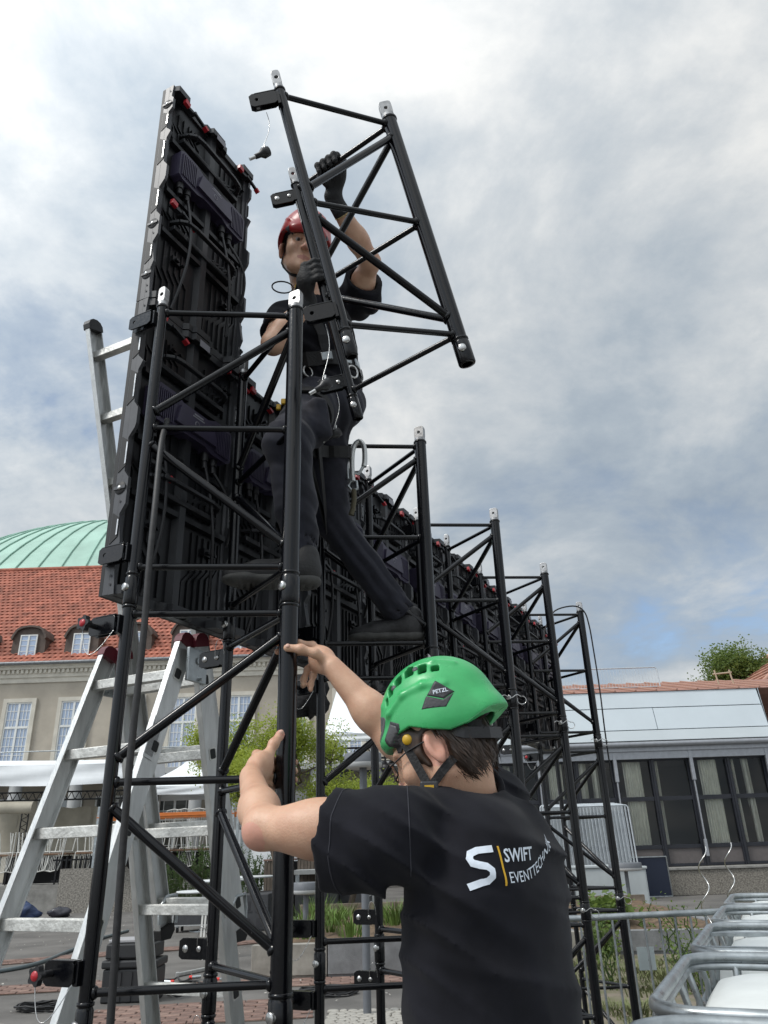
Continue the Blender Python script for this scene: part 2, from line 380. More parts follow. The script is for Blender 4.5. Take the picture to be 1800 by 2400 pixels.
def glass_mat(name, tint, rough=.03, dark=(.03, .035, .04)):
    m = bpy.data.materials.new(name); m.use_nodes = True; N, L = m.node_tree.nodes, m.node_tree.links; b = N['Principled BSDF']
    b.inputs['Base Color'].default_value = (*dark, 1); b.inputs['Roughness'].default_value = rough; b.inputs['Specular IOR Level'].default_value = 1.0; b.inputs['Coat Weight'].default_value = 1.0; b.inputs['Coat Roughness'].default_value = .02; b.inputs['Coat IOR'].default_value = 2.0
    return m
GLS = glass_mat('painted_sky_glass', None, .06, (.30, .37, .50))  # sky reflection partly painted in as a pale blue base colour
GLD = glass_mat('dark_window_glass', None, .05, (.03, .035, .035))
bl = thing('long_building', 'long beige building with a red tiled roof and green copper dome', 'building', (-20, 40, 0))
FY = 40.0; X0, X1 = -46.0, 3.0; ZE = 11.05
MB().bb((X0, FY, 0), (X1, FY + 14, ZE - .9)).build('wall', PLAS, bl, world=True)
b = MB()
for (z0, z1, o) in ((ZE - .92, ZE - .66, .08), (ZE - .66, ZE - .48, .16), (ZE - .26, ZE - .10, .34), (ZE - .10, ZE, .46)): b.bb((X0, FY - o, z0), (X1 + .05, FY + .3, z1))
b.bb((X0, FY - .17, ZE - .48), (X1, FY + .3, ZE - .26)); b.build('cornice', TRIM, bl, world=True)
b = MB(); x = X0
while x < X1: b.bb((x, FY - .28, ZE - .46), (x + .13, FY - .16, ZE - .27)); x += .24
b.build('dentils', TRIM, bl, world=True)['kind'] = 'stuff'
b = MB(); b.path([(X0, FY - .55, ZE + .02), (X1, FY - .55, ZE + .02)], .09, 8); b.build('gutter', mat('zinc', (.20, .21, .22), .5, .6, var=.2), bl, world=True)
# roof of overlapping tile rows, each row corrugated
RY0, RZ0, RY1, RZ1 = FY - .50, ZE + .06, 47.0, 19.05
nrow = 30; per = .30; nx = int((X1 - X0) / per * 4); b = MB()
for r in range(nrow):
    s0, s1 = r / nrow, (r + 1.12) / nrow; lift = .05; nv = V((0, -(RZ1 - RZ0), (RY1 - RY0))).normalized(); rows = []
    for s, up in ((s0, lift), (s1, 0)):
        rows.append([V((X0 + i * per / 4 + (.15 if r % 2 else 0), lerp(RY0, RY1, s), lerp(RZ0, RZ1, s))) + nv * (up + .045 * (1 + cos(i * pi / 2)) / 2) for i in range(nx + 1)])
    low = [p - nv * .05 for p in rows[0]]; n_ = nx + 1; ps = low + rows[0] + rows[1]
    b.add(ps, [(i, i + 1, n_ + i + 1, n_ + i) for i in range(nx)] + [(n_ + i, n_ + i + 1, 2 * n_ + i + 1, 2 * n_ + i) for i in range(nx)])
rf = b.build('roof', TILE, bl, world=True)
b = MB(); b.add([(X0, RY0 + .3, RZ0 - .1), (X1, RY0 + .3, RZ0 - .1), (X1, RY1, RZ1 - .1), (X0, RY1, RZ1 - .1), (X1, 54, RZ0), (X0, 54, RZ0)], [(0, 1, 2, 3), (3, 2, 4, 5), (1, 4, 2), (0, 3, 5)]); o = b.build('roof_back', TILE, rf); o.location = -V(bl.location)
b = MB(); b.tube((X0, RY1, RZ1 + .05), (X1, RY1, RZ1 + .05), .16, 8); o = b.build('ridge', TILE, rf); o.location = -V(bl.location)
def window(parent, cx, z0, z1, w, y, wall_glass=GLS, muntins=(1, 4), transom=.36, surround=.2, mat_=WFR):
    base = parent.location; t = MB(); t.bb((cx - w / 2, y - .02, z0), (cx + w / 2, y + .02, z1)); wn_ = t.build('window', wall_glass, parent, world=True)
    def sub(b, nm, m): o = b.build(nm, m, wn_); o.location = -V(base); return o
    if surround:
        s = surround; b = MB(); b.bb((cx - w / 2 - s, y - .12, z0 - .05), (cx - w / 2, y + .05, z1 + s)); b.bb((cx + w / 2, y - .12, z0 - .05), (cx + w / 2 + s, y + .05, z1 + s)); b.bb((cx - w / 2, y - .12, z1), (cx + w / 2, y + .05, z1 + s)); sub(b, 'surround', TRIM)
        b = MB(); b.bb((cx - w / 2 - s - .08, y - .2, z0 - .16), (cx + w / 2 + s + .08, y + .05, z0 - .052)); sub(b, 'sill', TRIM)
    f = .075; b = MB(); b.bb((cx - w / 2, y - .07, z0), (cx - w / 2 + f, y - .03, z1)); b.bb((cx + w / 2 - f, y - .07, z0), (cx + w / 2, y - .03, z1)); b.bb((cx - w / 2 + f, y - .07, z0), (cx + w / 2 - f, y - .03, z0 + f)); b.bb((cx - w / 2 + f, y - .07, z1 - f), (cx + w / 2 - f, y - .03, z1)); b.bb((cx - f * .7, y - .075, z0 + f), (cx + f * .7, y - .03, z1 - f))
    zt = lerp(z1, z0, transom)
    if transom: b.bb((cx - w / 2 + f, y - .08, zt - f * .7), (cx + w / 2 - f, y - .035, zt + f * .7))
    sub(b, 'frame', mat_)
    b = MB(); e = .014; nrow_ = muntins[1]
    for sgn in (-1, 1):
        for k in range(1, muntins[0] + 1):
            x = cx + sgn * (f + (w / 2 - 2 * f) * k / (muntins[0] + 1)); b.bb((x - e, y - .045, z0 + f), (x + e, y - .025, z1 - f))
    for k in range(1, nrow_ + 3):
        z = lerp(z0, z1, k / (nrow_ + 3)); b.bb((cx - w / 2 + f, y - .0455, z - e), (cx + w / 2 - f, y - .0245, z + e))
    sub(b, 'muntins', mat_)['kind'] = 'stuff'
    return wn_
WX = [-19.24 + 2.85 * i for i in range(-6, 8)]
for cx in WX: window(bl, cx, 5.6, 9.12, 1.32, FY - .0, muntins=(2, 5))
# dormers with segmental tops
def dormer(cx):
    y = 40.0; z0, z1 = 11.52, 12.72; w = .92; base = bl.location
    d = bpy.data.objects.new('dormer', None); COL.objects.link(d); d.parent = bl
    def P(b, nm, m): o = b.build(nm, m, d); o.location = -V(base); return o
    arc = [(-.92, 0.0), (-.88, 1.06), (-.80, 1.28)] + [(.72 * sin(a) * 1.05, 1.36 + .38 * cos(a)) for a in np.linspace(-1.0, 1.0, 11)] + [(.80, 1.28), (.88, 1.06), (.92, 0.0)]
    front = [(a, bq) for a, bq in arc]; b = MB(); b.prism(front, (cx, y, z0 - .15), X_, Z_, Y_ * 3.4); P(b, 'cheek', DORM)
    crown = [(a * 1.10, bq + .10) for a, bq in arc[1:-1]] + [(a, bq + .0) for a, bq in reversed(arc[1:-1])]; b = MB(); b.prism(crown, (cx, y - .16, z0 - .13), X_, Z_, Y_ * 3.5); P(b, 'hood', DORM)
    b = MB(); b.bb((cx - w / 2 + .05, y - .05, z0 + .05), (cx + w / 2 - .05, y - .02, z1 - .05)); P(b, 'pane', GLS)
    f = .06; b = MB(); b.bb((cx - w / 2, y - .09, z0), (cx - w / 2 + f, y - .021, z1)); b.bb((cx + w / 2 - f, y - .09, z0), (cx + w / 2, y - .021, z1)); b.bb((cx - w / 2 + f, y - .09, z0), (cx + w / 2 - f, y - .021, z0 + f)); b.bb((cx - w / 2 + f, y - .09, z1 - f), (cx + w / 2 - f, y - .021, z1)); b.bb((cx - .045, y - .10, z0 + f), (cx + .045, y - .022, z1 - f))
    for k in (1, 2, 3): z = lerp(z0, z1, k / 4); b.bb((cx - w / 2 + f, y - .07, z - .014), (cx + w / 2 - f, y - .0225, z + .014))
    P(b, 'frame', WFR)
    b = MB(); b.bb((cx - w / 2 - .3, y - .2, z0 - .17), (cx + w / 2 + .3, y + .1, z0 - .06)); P(b, 'sill', DORM)
for i in range(-4, 8): dormer(-19.32 + 2.86 * i)
# dome
dc = V((-30.2, 90, 0)); b = MB(); DR, DZ = 36.2, 2.0; prof = []
for i in range(17):
    a = lerp(.25, 1, i / 16) * pi / 2; prof.append((DR * cos(a) + .001, DZ + DR * sin(a)))
b.lathe(prof, (dc.x, dc.y, 0), n=72); dm = b.build('dome', COP, bl, world=True)
b = MB()
for k in range(88):
    a = 2 * pi * k / 88; pts = [V((dc.x + (r + .05) * cos(a), dc.y + (r + .05) * sin(a), z + .05)) for r, z in prof[:-1]]
    if pts[0].y < dc.y + 4: b.path(pts, .07, 5)
o = b.build('standing_seams', COPS, dm); o.location = -V(bl.location); o['kind'] = 'stuff'
b = MB(); b.lathe([(prof[0][0] + .3, 0), (prof[0][0] + .3, prof[0][1]), (prof[0][0], prof[0][1] + .3)], (dc.x, dc.y, 0), n=48); o = b.build('drum', PLAS, dm); o.location = -V(bl.location)
b = MB(); b.lathe([(4.2, DZ + DR - .4), (4.2, DZ + DR + .25), (0, DZ + DR + .7)], (dc.x, dc.y, 0), n=40); o = b.build('lantern', COP, dm); o.location = -V(bl.location)
# ground floor: columns, terrace slab, rail, glazed doors
LG = mat('light_grey_render', (.42, .43, .43), .85, var=.1, vscale=1)
MB().bb((X0, 37.6, 5.15), (X1, FY - .02, 5.42)).build('terrace_slab', LG, bl, world=True)
b = MB(); b.path([(X0, 37.7, 6.35), (X1, 37.7, 6.35)], .03, 6)
for i in range(17): b.tube((X0 + i * 3, 37.7, 5.42), (X0 + i * 3, 37.7, 6.35), .025, 6)
b.build('terrace_rail', GALV, bl, world=True)
for x in np.arange(-43.5, 3, 2.85):
    MB().tube((x, 38.0, 0), (x, 38.0, 5.15), .30, 18).build('column', LG, bl, world=True)
for x in np.arange(-42.1, 2, 2.85):
    window(bl, float(x), .5, 4.4, 2.2, FY - .03, GLD, (1, 2), .3, 0)
b = MB(); b.bb((X0, FY - .06, 0), (X1, FY - .001, .5)); b.build('plinth', CONC, bl, world=True)

# ------------------------------------------------------------------ low pavilion, right
PANEL = mat('pale_blue_grey_panel', (0.58, 0.645, 0.685), 0.6, var=0.04, vscale=0.6)
PANL2 = mat('pale_soffit_panel', (0.64, 0.70, 0.73), 0.6, var=0.04, vscale=0.6)
ALF = mat('light_alloy_profile', (0.36, 0.375, 0.40), 0.45, 0.5, var=0.08)
DKF = mat('dark_door_frame', (0.018, 0.020, 0.027), 0.4, var=0.15)
GRP = mat('brown_grey_infill', (0.115, 0.102, 0.10), 0.6, var=0.08)
CUR = mat('cream_curtain', (0.88, 0.86, 0.78), 0.9, var=0.08, vscale=3)
pv = thing('pavilion', 'low pavilion with pale blue grey fascia and dark framed glass doors', 'building', (9, 27, 0))
PY = 27.0; PX0, PX1 = 1.6, 15.6; TZ = .78
PXE = 12.75
def fascia(name, z0, z1, o0, o1, m, cuts):
    xs = [PX0] + cuts + [PXE]
    for a, c in zip(xs, xs[1:]):
        b = MB(); b.prism([(PY - o0, z0), (PY - o1, z1), (PY + .4, z1), (PY + .4, z0)], (a + .012, 0, 0), Y_, Z_, X_ * (c - a - .024)); b.build(name, m, pv, world=True, bevel=.01)
fascia('fascia_panel', 5.74, 6.30, .25, .12, PANEL, [3.2])
fascia('fascia_panel', 4.98, 5.715, .45, .26, PANEL, [3.2, 6.0, 9.0])
fascia('fascia_panel', 4.62, 4.955, .50, .46, PANL2, [4.9])
MB().bb((PX0, PY - .10, 4.56), (PXE, PY + .4, 6.31)).build('fascia_core', mat('dark_gap', (.05, .05, .055), .8), pv, world=True)
b = MB(); b.tube((PX0, PY - .42, 4.52), (PXE + .1, PY - .42, 4.52), .095, 12); b.bb((PX0, PY - .34, 4.30), (PXE + .05, PY - .02, 4.545)); b.build('gutter', ALF, pv, world=True)
# side of the roof box, chamfered end
b = MB(); b.add([(PXE, PY - .25, 6.30), (PXE, PY - .5, 4.62), (PXE + 1.0, PY + 2.5, 4.62), (PXE + .75, PY + 2.5, 6.30)], [(0, 1, 2, 3)]); b.build('fascia_return', PANEL, pv, world=True)
COPR = mat('red_brown_metal_roof', (.30, .145, .105), .6, var=.2, vscale=2)
b = MB(); b.prism([(PY - .16, 6.31), (PY + 4.2, 7.42), (PY + 7, 7.42), (PY + 7, 6.31)], (PX0, 0, 0), Y_, Z_, X_ * (PXE - PX0 + 3)); rr_ = b.build('roof', COPR, pv, world=True)
for i in range(18):
    x = PX0 + .5 + i * .72; b = MB(); b.bar((x, PY - .10, 6.36), (x - .45, PY + 4, 7.40), .06, .05); o = b.build('roof_batten', mat('pale_roof_batten', (.42, .26, .20), .6), rr_); o.location = -V(pv.location)
# bays
posts = [7.44 + 2.55 * k for k in range(-2, 4)]
for k, x in enumerate(posts):
    b = MB(); b.bb((x - .055, PY - .30, 3.35), (x + .055, PY - .18, 4.30)); b.bb((x - .03, PY - .28, 1.15), (x + .015, PY - .22, 3.40)); b.bb((x - .065, PY - .31, 1.05), (x + .02, PY - .21, 1.55)); b.build('downpipe', ALF, pv, world=True, bevel=.01)
MB().bb((PX0, PY - .28, 4.06), (PXE + .1, PY + .1, 4.30)).build('head_rail', ALF, pv, world=True)
def bay(x0, x1, k):
    zc, zb, zt = 2.82, 1.36, 4.06; mid = (x0 + x1) / 2; y = PY; base = pv.location
    t = bpy.data.objects.new('door_bay', None); COL.objects.link(t); t.parent = pv
    def P(b, nm, m, bv=0): o = b.build(nm, m, t, bevel=bv); o.location = -V(base); return o
    for xa, w, d in ((x0, .20, .06), (mid, .16, .10)):
        b = MB(); b.bb((xa - w / 2, y - d, TZ), (xa + w / 2, y + .08, zt)); P(b, 'mullion', DKF)
        b = MB(); b.bb((xa - .03, y - d - .04, TZ), (xa + .03, y - d + .001, zt)); P(b, 'cover_strip', DKF)
    for (a, c) in ((x0 + .10, mid - .08), (mid + .08, x1 - .10)):
        for z, h in ((zc, .13), (zb, .12), (TZ + .04, .08), (zt - .03, .06)):
            b = MB(); b.bb((a, y - .05, z - h / 2), (c, y + .06, z + h / 2)); P(b, 'transom', DKF)
        b = MB(); b.bb((a, y - .01, TZ + .08), (c, y + .03, zb - .06)); P(b, 'infill_panel', GRP)
        for z0, z1 in ((zb + .06, zc - .065), (zc + .065, zt - .06)):
            b = MB(); b.add([(a, y, z0), (c, y, z0), (c, y, z1), (a, y, z1)], [(0, 1, 2, 3)]); P(b, 'pane', PGL)
    rnd = random.Random(k * 7 + 1)
    for a, c in ((x0 + .35, x0 + rnd.uniform(.80, .95)), (mid + .05, mid + rnd.uniform(.25, .38)), (mid + .55, mid + rnd.uniform(.75, .9)))[:3 if k % 2 else 2]:
        n = 44; ps = []
        for z, ph in ((TZ, .0), (1.9, .5), (3.0, .9), (zt - .05, 1.2)):
            for i in range(n + 1): ps.append((lerp(a, c, i / n) + .012 * sin(i * 2.1 + ph), y + .16 + .05 * sin(i * .95 + ph * .4) + .02 * sin(i * 2.3 + k), z))
        b = MB(); b.add(ps, [(r * (n + 1) + i, r * (n + 1) + i + 1, (r + 1) * (n + 1) + i + 1, (r + 1) * (n + 1) + i) for r in range(3) for i in range(n)], True); P(b, 'curtain', CUR)
PGL = bpy.data.materials.new('door_glass'); PGL.use_nodes = True
_n, _l = PGL.node_tree.nodes, PGL.node_tree.links; _n.remove(_n['Principled BSDF'])
_t = _n.new('ShaderNodeBsdfTransparent'); _t.inputs[0].default_value = (.90, .93, .91, 1); _g = _n.new('ShaderNodeBsdfGlossy'); _g.inputs[1].default_value = .02
_f = _n.new('ShaderNodeFresnel'); _f.inputs[0].default_value = 1.55; _x = _n.new('ShaderNodeMixShader'); _l.new(_f.outputs[0], _x.inputs[0]); _l.new(_t.outputs[0], _x.inputs[1]); _l.new(_g.outputs[0], _x.inputs[2]); _l.new(_x.outputs[0], _n['Material Output'].inputs[0])
for k, (a, c) in enumerate(zip(posts, posts[1:])): bay(a, c, k)
b = MB(); b.bb((PX0, PY + 6, TZ), (PXE, PY + 6.1, 4.5)); b.bb((PX0, PY + .12, 4.31), (PXE, PY + 6, 4.4)); b.bb((PX0 - .1, PY + .1, TZ), (PX0, PY + 6, 4.5)); b.bb((PXE, PY + .1, TZ), (PXE + .1, PY + 6, 4.5)); b.bb((PX0, PY + .1, TZ - .02), (PXE, PY + 6, TZ)); b.build('interior', mat('dim_interior', (.20, .19, .18), .9), pv, world=True)
AGG = mat('exposed_aggregate', (.20, .185, .16), .95, var=.45, vscale=28, bump=.8, bscale=45, detail=3)
tw = thing('terrace_wall', 'low exposed aggregate concrete wall below the glass doors', 'wall', (9, 26, 0))
MB().bb((1.7, 25.85, 0), (15.5, 26.9, .70)).build('wall_block', AGG, tw, world=True, bevel=.02)
MB().bb((1.6, 25.80, .70), (15.6, 26.95, .765)).build('coping', CONC, tw, world=True, bevel=.01)
# barrier and props on the pavilion roof
PALE = mat('pale_galvanised', (.50, .54, .57), .5, .4, var=.1)
barrier_roof = (V((6.3, 29.5, 6.62)), V((10.35, 29.5, 6.62)))
# right hand house roof and tree behind
hr_ = thing('tiled_house', 'house with a red tiled hip roof behind the pavilion', 'building', (22, 40, 0))
MB().bb((18.4, 38.5, 0), (37, 53, 7.6)).build('wall', mat('brown_brick', (.16, .09, .065), .9, var=.3, vscale=4, bump=.3, bscale=12), hr_, world=True)
b = MB(); nr = 16; apex = V((27.0, 45.5, 13.8)); c0 = [V((17.4, 37.4, 7.75)), V((38, 37.4, 7.75)), V((38, 54, 7.75)), V((17.4, 54, 7.75))]
for r in range(nr):
    s0, s1 = r / nr, (r + 1) / nr
    for a, c in ((0, 1), (3, 0)):
        p, q = c0[a], c0[c]; nv = (q - p).cross(apex - p).normalized(); nv = nv if nv.z > 0 else -nv
        b.add([p.lerp(apex, s0) + nv * .09, q.lerp(apex, s0) + nv * .09, q.lerp(apex, s1), p.lerp(apex, s1), p.lerp(apex, s0), q.lerp(apex, s0)], [(0, 1, 2, 3), (4, 5, 1, 0)])
    p, q = c0[0].lerp(apex, s0), c0[0].lerp(apex, s1); 
for a in (0, 1, 3): b.tube(c0[a] + Z_ * .1, apex + Z_ * .1, .14, 6)
b.build('roof', mat('salmon_roof_tile', (.40, .22, .16), .8, var=.25, vscale=2, bump=.3, bscale=8), hr_, world=True)
b = MB(); b.path([c0[0] + V((0, -.1, -.15)), c0[1] + V((0, -.1, -.15))], .16, 8); b.path([c0[0] + V((-.1, 0, -.15)), c0[3] + V((-.1, 0, -.15))], .16, 8); b.build('gutter', mat('grey_gutter', (.30, .31, .32), .5), hr_, world=True)

# ------------------------------------------------------------------ trees
BARK = mat('bark', (.085, .065, .048), .9, var=.35, vscale=9, bump=.6, bscale=30, stretch=(1, 1, .3))
def leaf_mat(name, c, c2):
    m = mat(name, c, .55, col2=c2, vscale=1.3, thr=(.35, .65)); b = m.node_tree.nodes['Principled BSDF']; L = m.node_tree.links; N = m.node_tree.nodes
    t = N.new('ShaderNodeBsdfTranslucent'); t.inputs[0].default_value = (*[min(1, x * 1.5) for x in c2], 1); x = N.new('ShaderNodeMixShader'); x.inputs[0].default_value = .35
    L.new(b.outputs[0], x.inputs[1]); L.new(t.outputs[0], x.inputs[2]); L.new(x.outputs[0], N['Material Output'].inputs[0]); return m
LF1 = leaf_mat('lime_leaves', (.17, .23, .028), (.34, .40, .06))
LF2 = leaf_mat('mid_green_leaves', (.07, .12, .025), (.15, .21, .05))
LF3 = leaf_mat('dark_shrub_leaves', (.030, .060, .016), (.07, .12, .03))
def branch_tree(t, base, segs, rnd, lmat, nleaf, lsize, spread, trunk_r, kids=5, upw=.5, cl=7, ratio=(.58, .82)):
    """grow forked limbs, then scatter leaf clumps round the twig ends"""
    wood = MB(); tips = []
    def grow(p, d, L, r, lev):
        pts = [p]; n = 5
        for i in range(n):
            d = (d + V((rnd.gauss(0, .16), rnd.gauss(0, .16), rnd.gauss(.03, .08)))).normalized(); pts.append(pts[-1] + d * L / n)
        wood.path(pts, [lerp(r, r * .55, i / n) for i in range(n + 1)], 7 if lev < 2 else 5, caps=False)
        if lev >= segs: tips.append((pts[-1], d)); tips.append((pts[3], d)); return
        if lev >= segs - 1: tips.append((pts[-2], d))
        for k in range(kids if lev == 0 else rnd.choice((3, 3, 4))):
            a = rnd.uniform(0, 2 * pi); o = V((cos(a), sin(a), upw)).normalized(); s = rnd.choice((3, 4, 5, 5)) if lev else rnd.choice((3, 4, 5)); grow(pts[s], (d * .55 + o * spread).normalized(), L * rnd.uniform(*ratio), r * .55, lev + 1)
    grow(V(base), V((0, 0, 1)), trunk_r[1], trunk_r[0], 0)
    wood.build('trunk', BARK, t, world=True)
    lv = MB(); per = max(1, int(nleaf / max(1, len(tips) * cl))); P = []; Fc = []
    for p, d in tips:
        for _ in range(cl):
            c = p + V((rnd.gauss(0, 1), rnd.gauss(0, 1), rnd.gauss(0, .8))) * lsize * 2.6
            for _ in range(per):
                q = c + V((rnd.gauss(0, 1), rnd.gauss(0, 1), rnd.gauss(0, 1))) * lsize * 1.3; a = V((rnd.gauss(0, 1), rnd.gauss(0, 1), rnd.gauss(0, .6))).normalized() * lsize * rnd.uniform(.6, 1.2); w = a.cross(V((rnd.gauss(0, 1), rnd.gauss(0, 1), rnd.gauss(0, 1)))).normalized() * lsize * .32
                o = len(P); P += [q, q + a * .5 + w, q + a, q + a * .5 - w]; Fc.append((o, o + 1, o + 2, o + 3))
    lv.add(P, Fc); lv.build('crown', lmat, t, world=True)
def tree(name, label, base, seed, lmat, h, segs=3, nleaf=9000, lsize=.06, spread=.75, r=.09, kids=5, group=None, cat='tree', upw=.5, cl=7, ratio=(.58, .82)):
    t = thing(name, label, cat, base, group); branch_tree(t, base, segs, random.Random(seed), lmat, nleaf, lsize, spread, (r, h), kids, upw, cl, ratio); return t
tree('broadleaf_tree', 'leafy green tree rising behind the red hip roof', (26.4, 47, 0), 5, LF2, 7.4, 4, 80000, .17, .75, .30, 8, 'background trees', cl=8, ratio=(.42, .58))
tree('broadleaf_tree', 'lime green young tree between the ladder and the nearest tower', (-2.2, 17.2, .3), 12, LF1, 2.25, 4, 48000, .055, .85, .075, 7, 'background trees', ratio=(.50, .68))
tree('broadleaf_tree', 'lime green tree beside the round lamp left of the green helmet', (-1.05, 18.6, .3), 23, LF1, 1.45, 4, 42000, .055, .9, .075, 7, 'background trees', ratio=(.48, .66), upw=.3)
# ------------------------------------------------------------------ truss frame sections (thin chords A and C on the wall side, fat chord B behind)
SEG = 1.01
CH = {'A': V((0, 0, 0)), 'C': V((0.44, 0, 0)), 'B': V((0.22, 0.37, 0))}
RAD = {'A': 0.0165, 'C': 0.0165, 'B': 0.0255}
def sticker(parent, c, r, z0, z1, a0=-2.2, a1=0.6):
    b = MB(); n = 10
    ps = [V((c.x + (r + .0006) * cos(a0 + (a1 - a0) * i / n), c.y + (r + .0006) * sin(a0 + (a1 - a0) * i / n), z)) for z in (z0, z1) for i in range(n + 1)]
    b.add(ps, [(i, i + 1, n + 2 + i, n + 1 + i) for i in range(n)], True)
    s = b.build('sticker', WHT, parent); k = MB(); rnd = random.Random(3)
    z = z0 + 0.012
    while z < z1 - 0.012:
        h = rnd.choice((0.003, 0.004, 0.008)); i0 = a0 + 0.25; i1 = a0 + (a1 - a0) * rnd.uniform(0.45, 0.9)
        ps = [V((c.x + (r + .0012) * cos(i0 + (i1 - i0) * i / 4), c.y + (r + .0012) * sin(i0 + (i1 - i0) * i / 4), zz)) for zz in (z, z + h) for i in range(5)]
        k.add(ps, [(i, i + 1, 6 + i, 5 + i) for i in range(4)], True); z += h + 0.005
    k.build('print', INK, s)
def make_section():
    t = thing('truss_section', 'black steel truss section', 'truss')
    for nm in 'ACB':
        c = CH[nm]; r = RAD[nm]
        b = MB(); b.tube(c + Z_ * 0.03, c + Z_ * 0.962, r, 20)
        b.lathe([(r, 0), (r + .003, .002), (r + .003, .008), (r, .010)], c + Z_ * 0.95, n=20)
        b.lathe([(r, 0), (r + .003, .002), (r + .003, .008), (r, .010)], c + Z_ * 0.034, n=20)
        ch = b.build('chord', BLK, t)
        k = MB(); d = V((1, 0, 0)); q = V((0, 1, 0))
        k.tube(c + Z_ * 0.958, c + Z_ * 0.975, r * 0.92, 16)
        k.holed(c + Z_ * 1.003 - d * 0.011, q, Z_, d * 0.022, r * 1.75, 0.062, 0.010, 0.0065, n=24)
        k.build('spigot', ZINC, ch, bevel=0.0015)
        f = MB(); f.lathe([(r * .7, -.050), (r + .001, -.050), (r + .003, -.046), (r + .003, .026), (r, .032)], c, n=20)
        f.build('fork', BLK, ch)
        h = MB(); sd = V((-1, -0.25, 0)).normalized()
        h.lathe([(0, .006), (.006 + r * .2, .006), (.008 + r * .2, .004), (.008 + r * .2, -.004)], c + sd * (r + .003) - Z_ * 0.002, sd, 16)
        h.build('bolt', CHR, ch)
        for zz in (.925, .085): h = MB(); h.lathe([(0, .0008), (.0035, .0008)], c + V((-.7, -.71, 0)) * r + Z_ * zz, (-.7, -.71, 0), 8); h.build('drill_hole', INK, ch)
    for s in 'AC':
        a, bq = CH[s], CH['B']; d = (bq - a).normalized()
        for z0, z1, rr in ((.060, .060, .0095), (.505, .505, .0095), (.935, .935, .0095), (.555, .885, .0125), (.455, .115, .0125)):
            p = a + Z_ * z0; q = bq + Z_ * z1; e = (q - p).normalized()
            b = MB(); b.tube(p + e * RAD[s] * .7, q - e * RAD['B'] * .7, rr, 12)
            for w, sgn, R0 in ((p, 1, RAD[s]), (q, -1, RAD['B'])):       # weld beads
                cpt = w + e * sgn * (R0 + .002)
                b.lathe([(rr, .006), (rr + .004, .002), (rr + .006, -.003), (rr + .003, -.006)], cpt, e * sgn, 12)
            b.build('brace', BLK, t)
        for z in (.10, .905):
            b = MB(); c = CH[s] + Z_ * z + (X_ * -.022 if s == 'A' else X_ * 0)
            for off in (-.011, .008):                                       # U-shaped bracket of two cheeks
                b.holed(c + V((off, -.060, 0)), Y_, Z_, X_ * .004, .090, .052, .008, .006, (-.022, 0))
            b.box(c + V((0, -.05, .0245)), (.024, .070, .004)); b.box(c + V((.010 if s == 'A' else 0, -.012, 0)), (.030, .012, .050))
            br = b.build('bracket', BLK, t, bevel=0.001)
            kx = c + V((-.013, -.082, 0))
            if s == 'A':
                k = MB(); k.tube(kx + X_ * .03, kx - X_ * .030, .0075, 12)
                ang = [(.0185 + .0035 * cos(5 * i * 2 * pi / 30)) for i in range(30)]
                k.prism([(ang[i] * cos(2 * pi * i / 30), ang[i] * sin(2 * pi * i / 30)) for i in range(30)], kx - X_ * .030, Y_, Z_, X_ * -.014, True)
                kn = k.build('knob', PLB, br, bevel=.002)
                e = MB(); e.lathe([(0, .003), (.0095, .002), (.011, -.001)], kx - X_ * .044, -X_, 16); e.build('cap', RED, kn)
                w = MB(); pts = []
                for i in range(15):
                    tt = i / 14; pts.append(kx + V((-.03, -.012, -.005)).lerp(V((.0, .07, -.02)), tt) + Z_ * (-.075 * sin(pi * tt)) + X_ * (-.02 * sin(pi * tt)))
                w.path(pts, .0011, 6); w.build('lanyard', CHR, br)
            else:
                k = MB(); k.lathe([(0, .004), (.006, .003), (.008, 0)], c + V((-.013, -.035, 0)), -X_, 12); k.build('bolt', CHR, br); k = MB()
                k.lathe([(0, .003), (.009, .002), (.010, 0)], c + V((-.012, -.082, 0)), -X_, 12)
                kn = k.build('bolt', CHR, br)
                w = MB(); pts = []
                for i in range(17):
                    tt = i / 16; a_ = pi * 1.15 * tt; pts.append(c + V((-.018 - .01 * sin(a_), -.035 + .016 * (1 - cos(a_)), .055 * sin(a_ * .87))))
                w.path(pts, .0010, 6); w.build('lanyard', CHR, br)
    return t
proto = make_section()
ORD = ['nearest', 'second', 'third', 'fourth', 'farthest']
PITCH_R = 1.015; BASE_Z = 1.17
first = True
for k in range(5):
    for j, nm in ((1, 'top section'), (0, 'middle section'), (-1, 'bottom section')):
        t = copy_tree(proto)
        t.matrix_world = row_M(k * PITCH_R, 0, BASE_Z + j * SEG)
        ends = {1: 'with bright open spigots', 0: 'below the screen edge', -1: 'reaching down to the ground'}[j]
        tag(t, f'black tubular steel truss, {nm} of the {ORD[k]} tower {ends}', 'truss', 'stacked truss towers behind the screen')
        if j == 1:
            for q in [c for c in t.children if c.name.startswith('bracket')]:
                if q.children and any(g.name.startswith('knob') for g in q.children):
                    for g in list(q.children_recursive): bpy.data.objects.remove(g)
                else:
                    for g in list(q.children_recursive): bpy.data.objects.remove(g)
                    bpy.data.objects.remove(q)
        if j >= 0: sticker([c for c in t.children if c.name.startswith('chord')][1], CH['C'], RAD['C'], .60, .72)
        if k == 0 and j >= 0: sticker([c for c in t.children if c.name.startswith('chord')][0], CH['A'], RAD['A'], .16, .30, -2.4, -1.2)
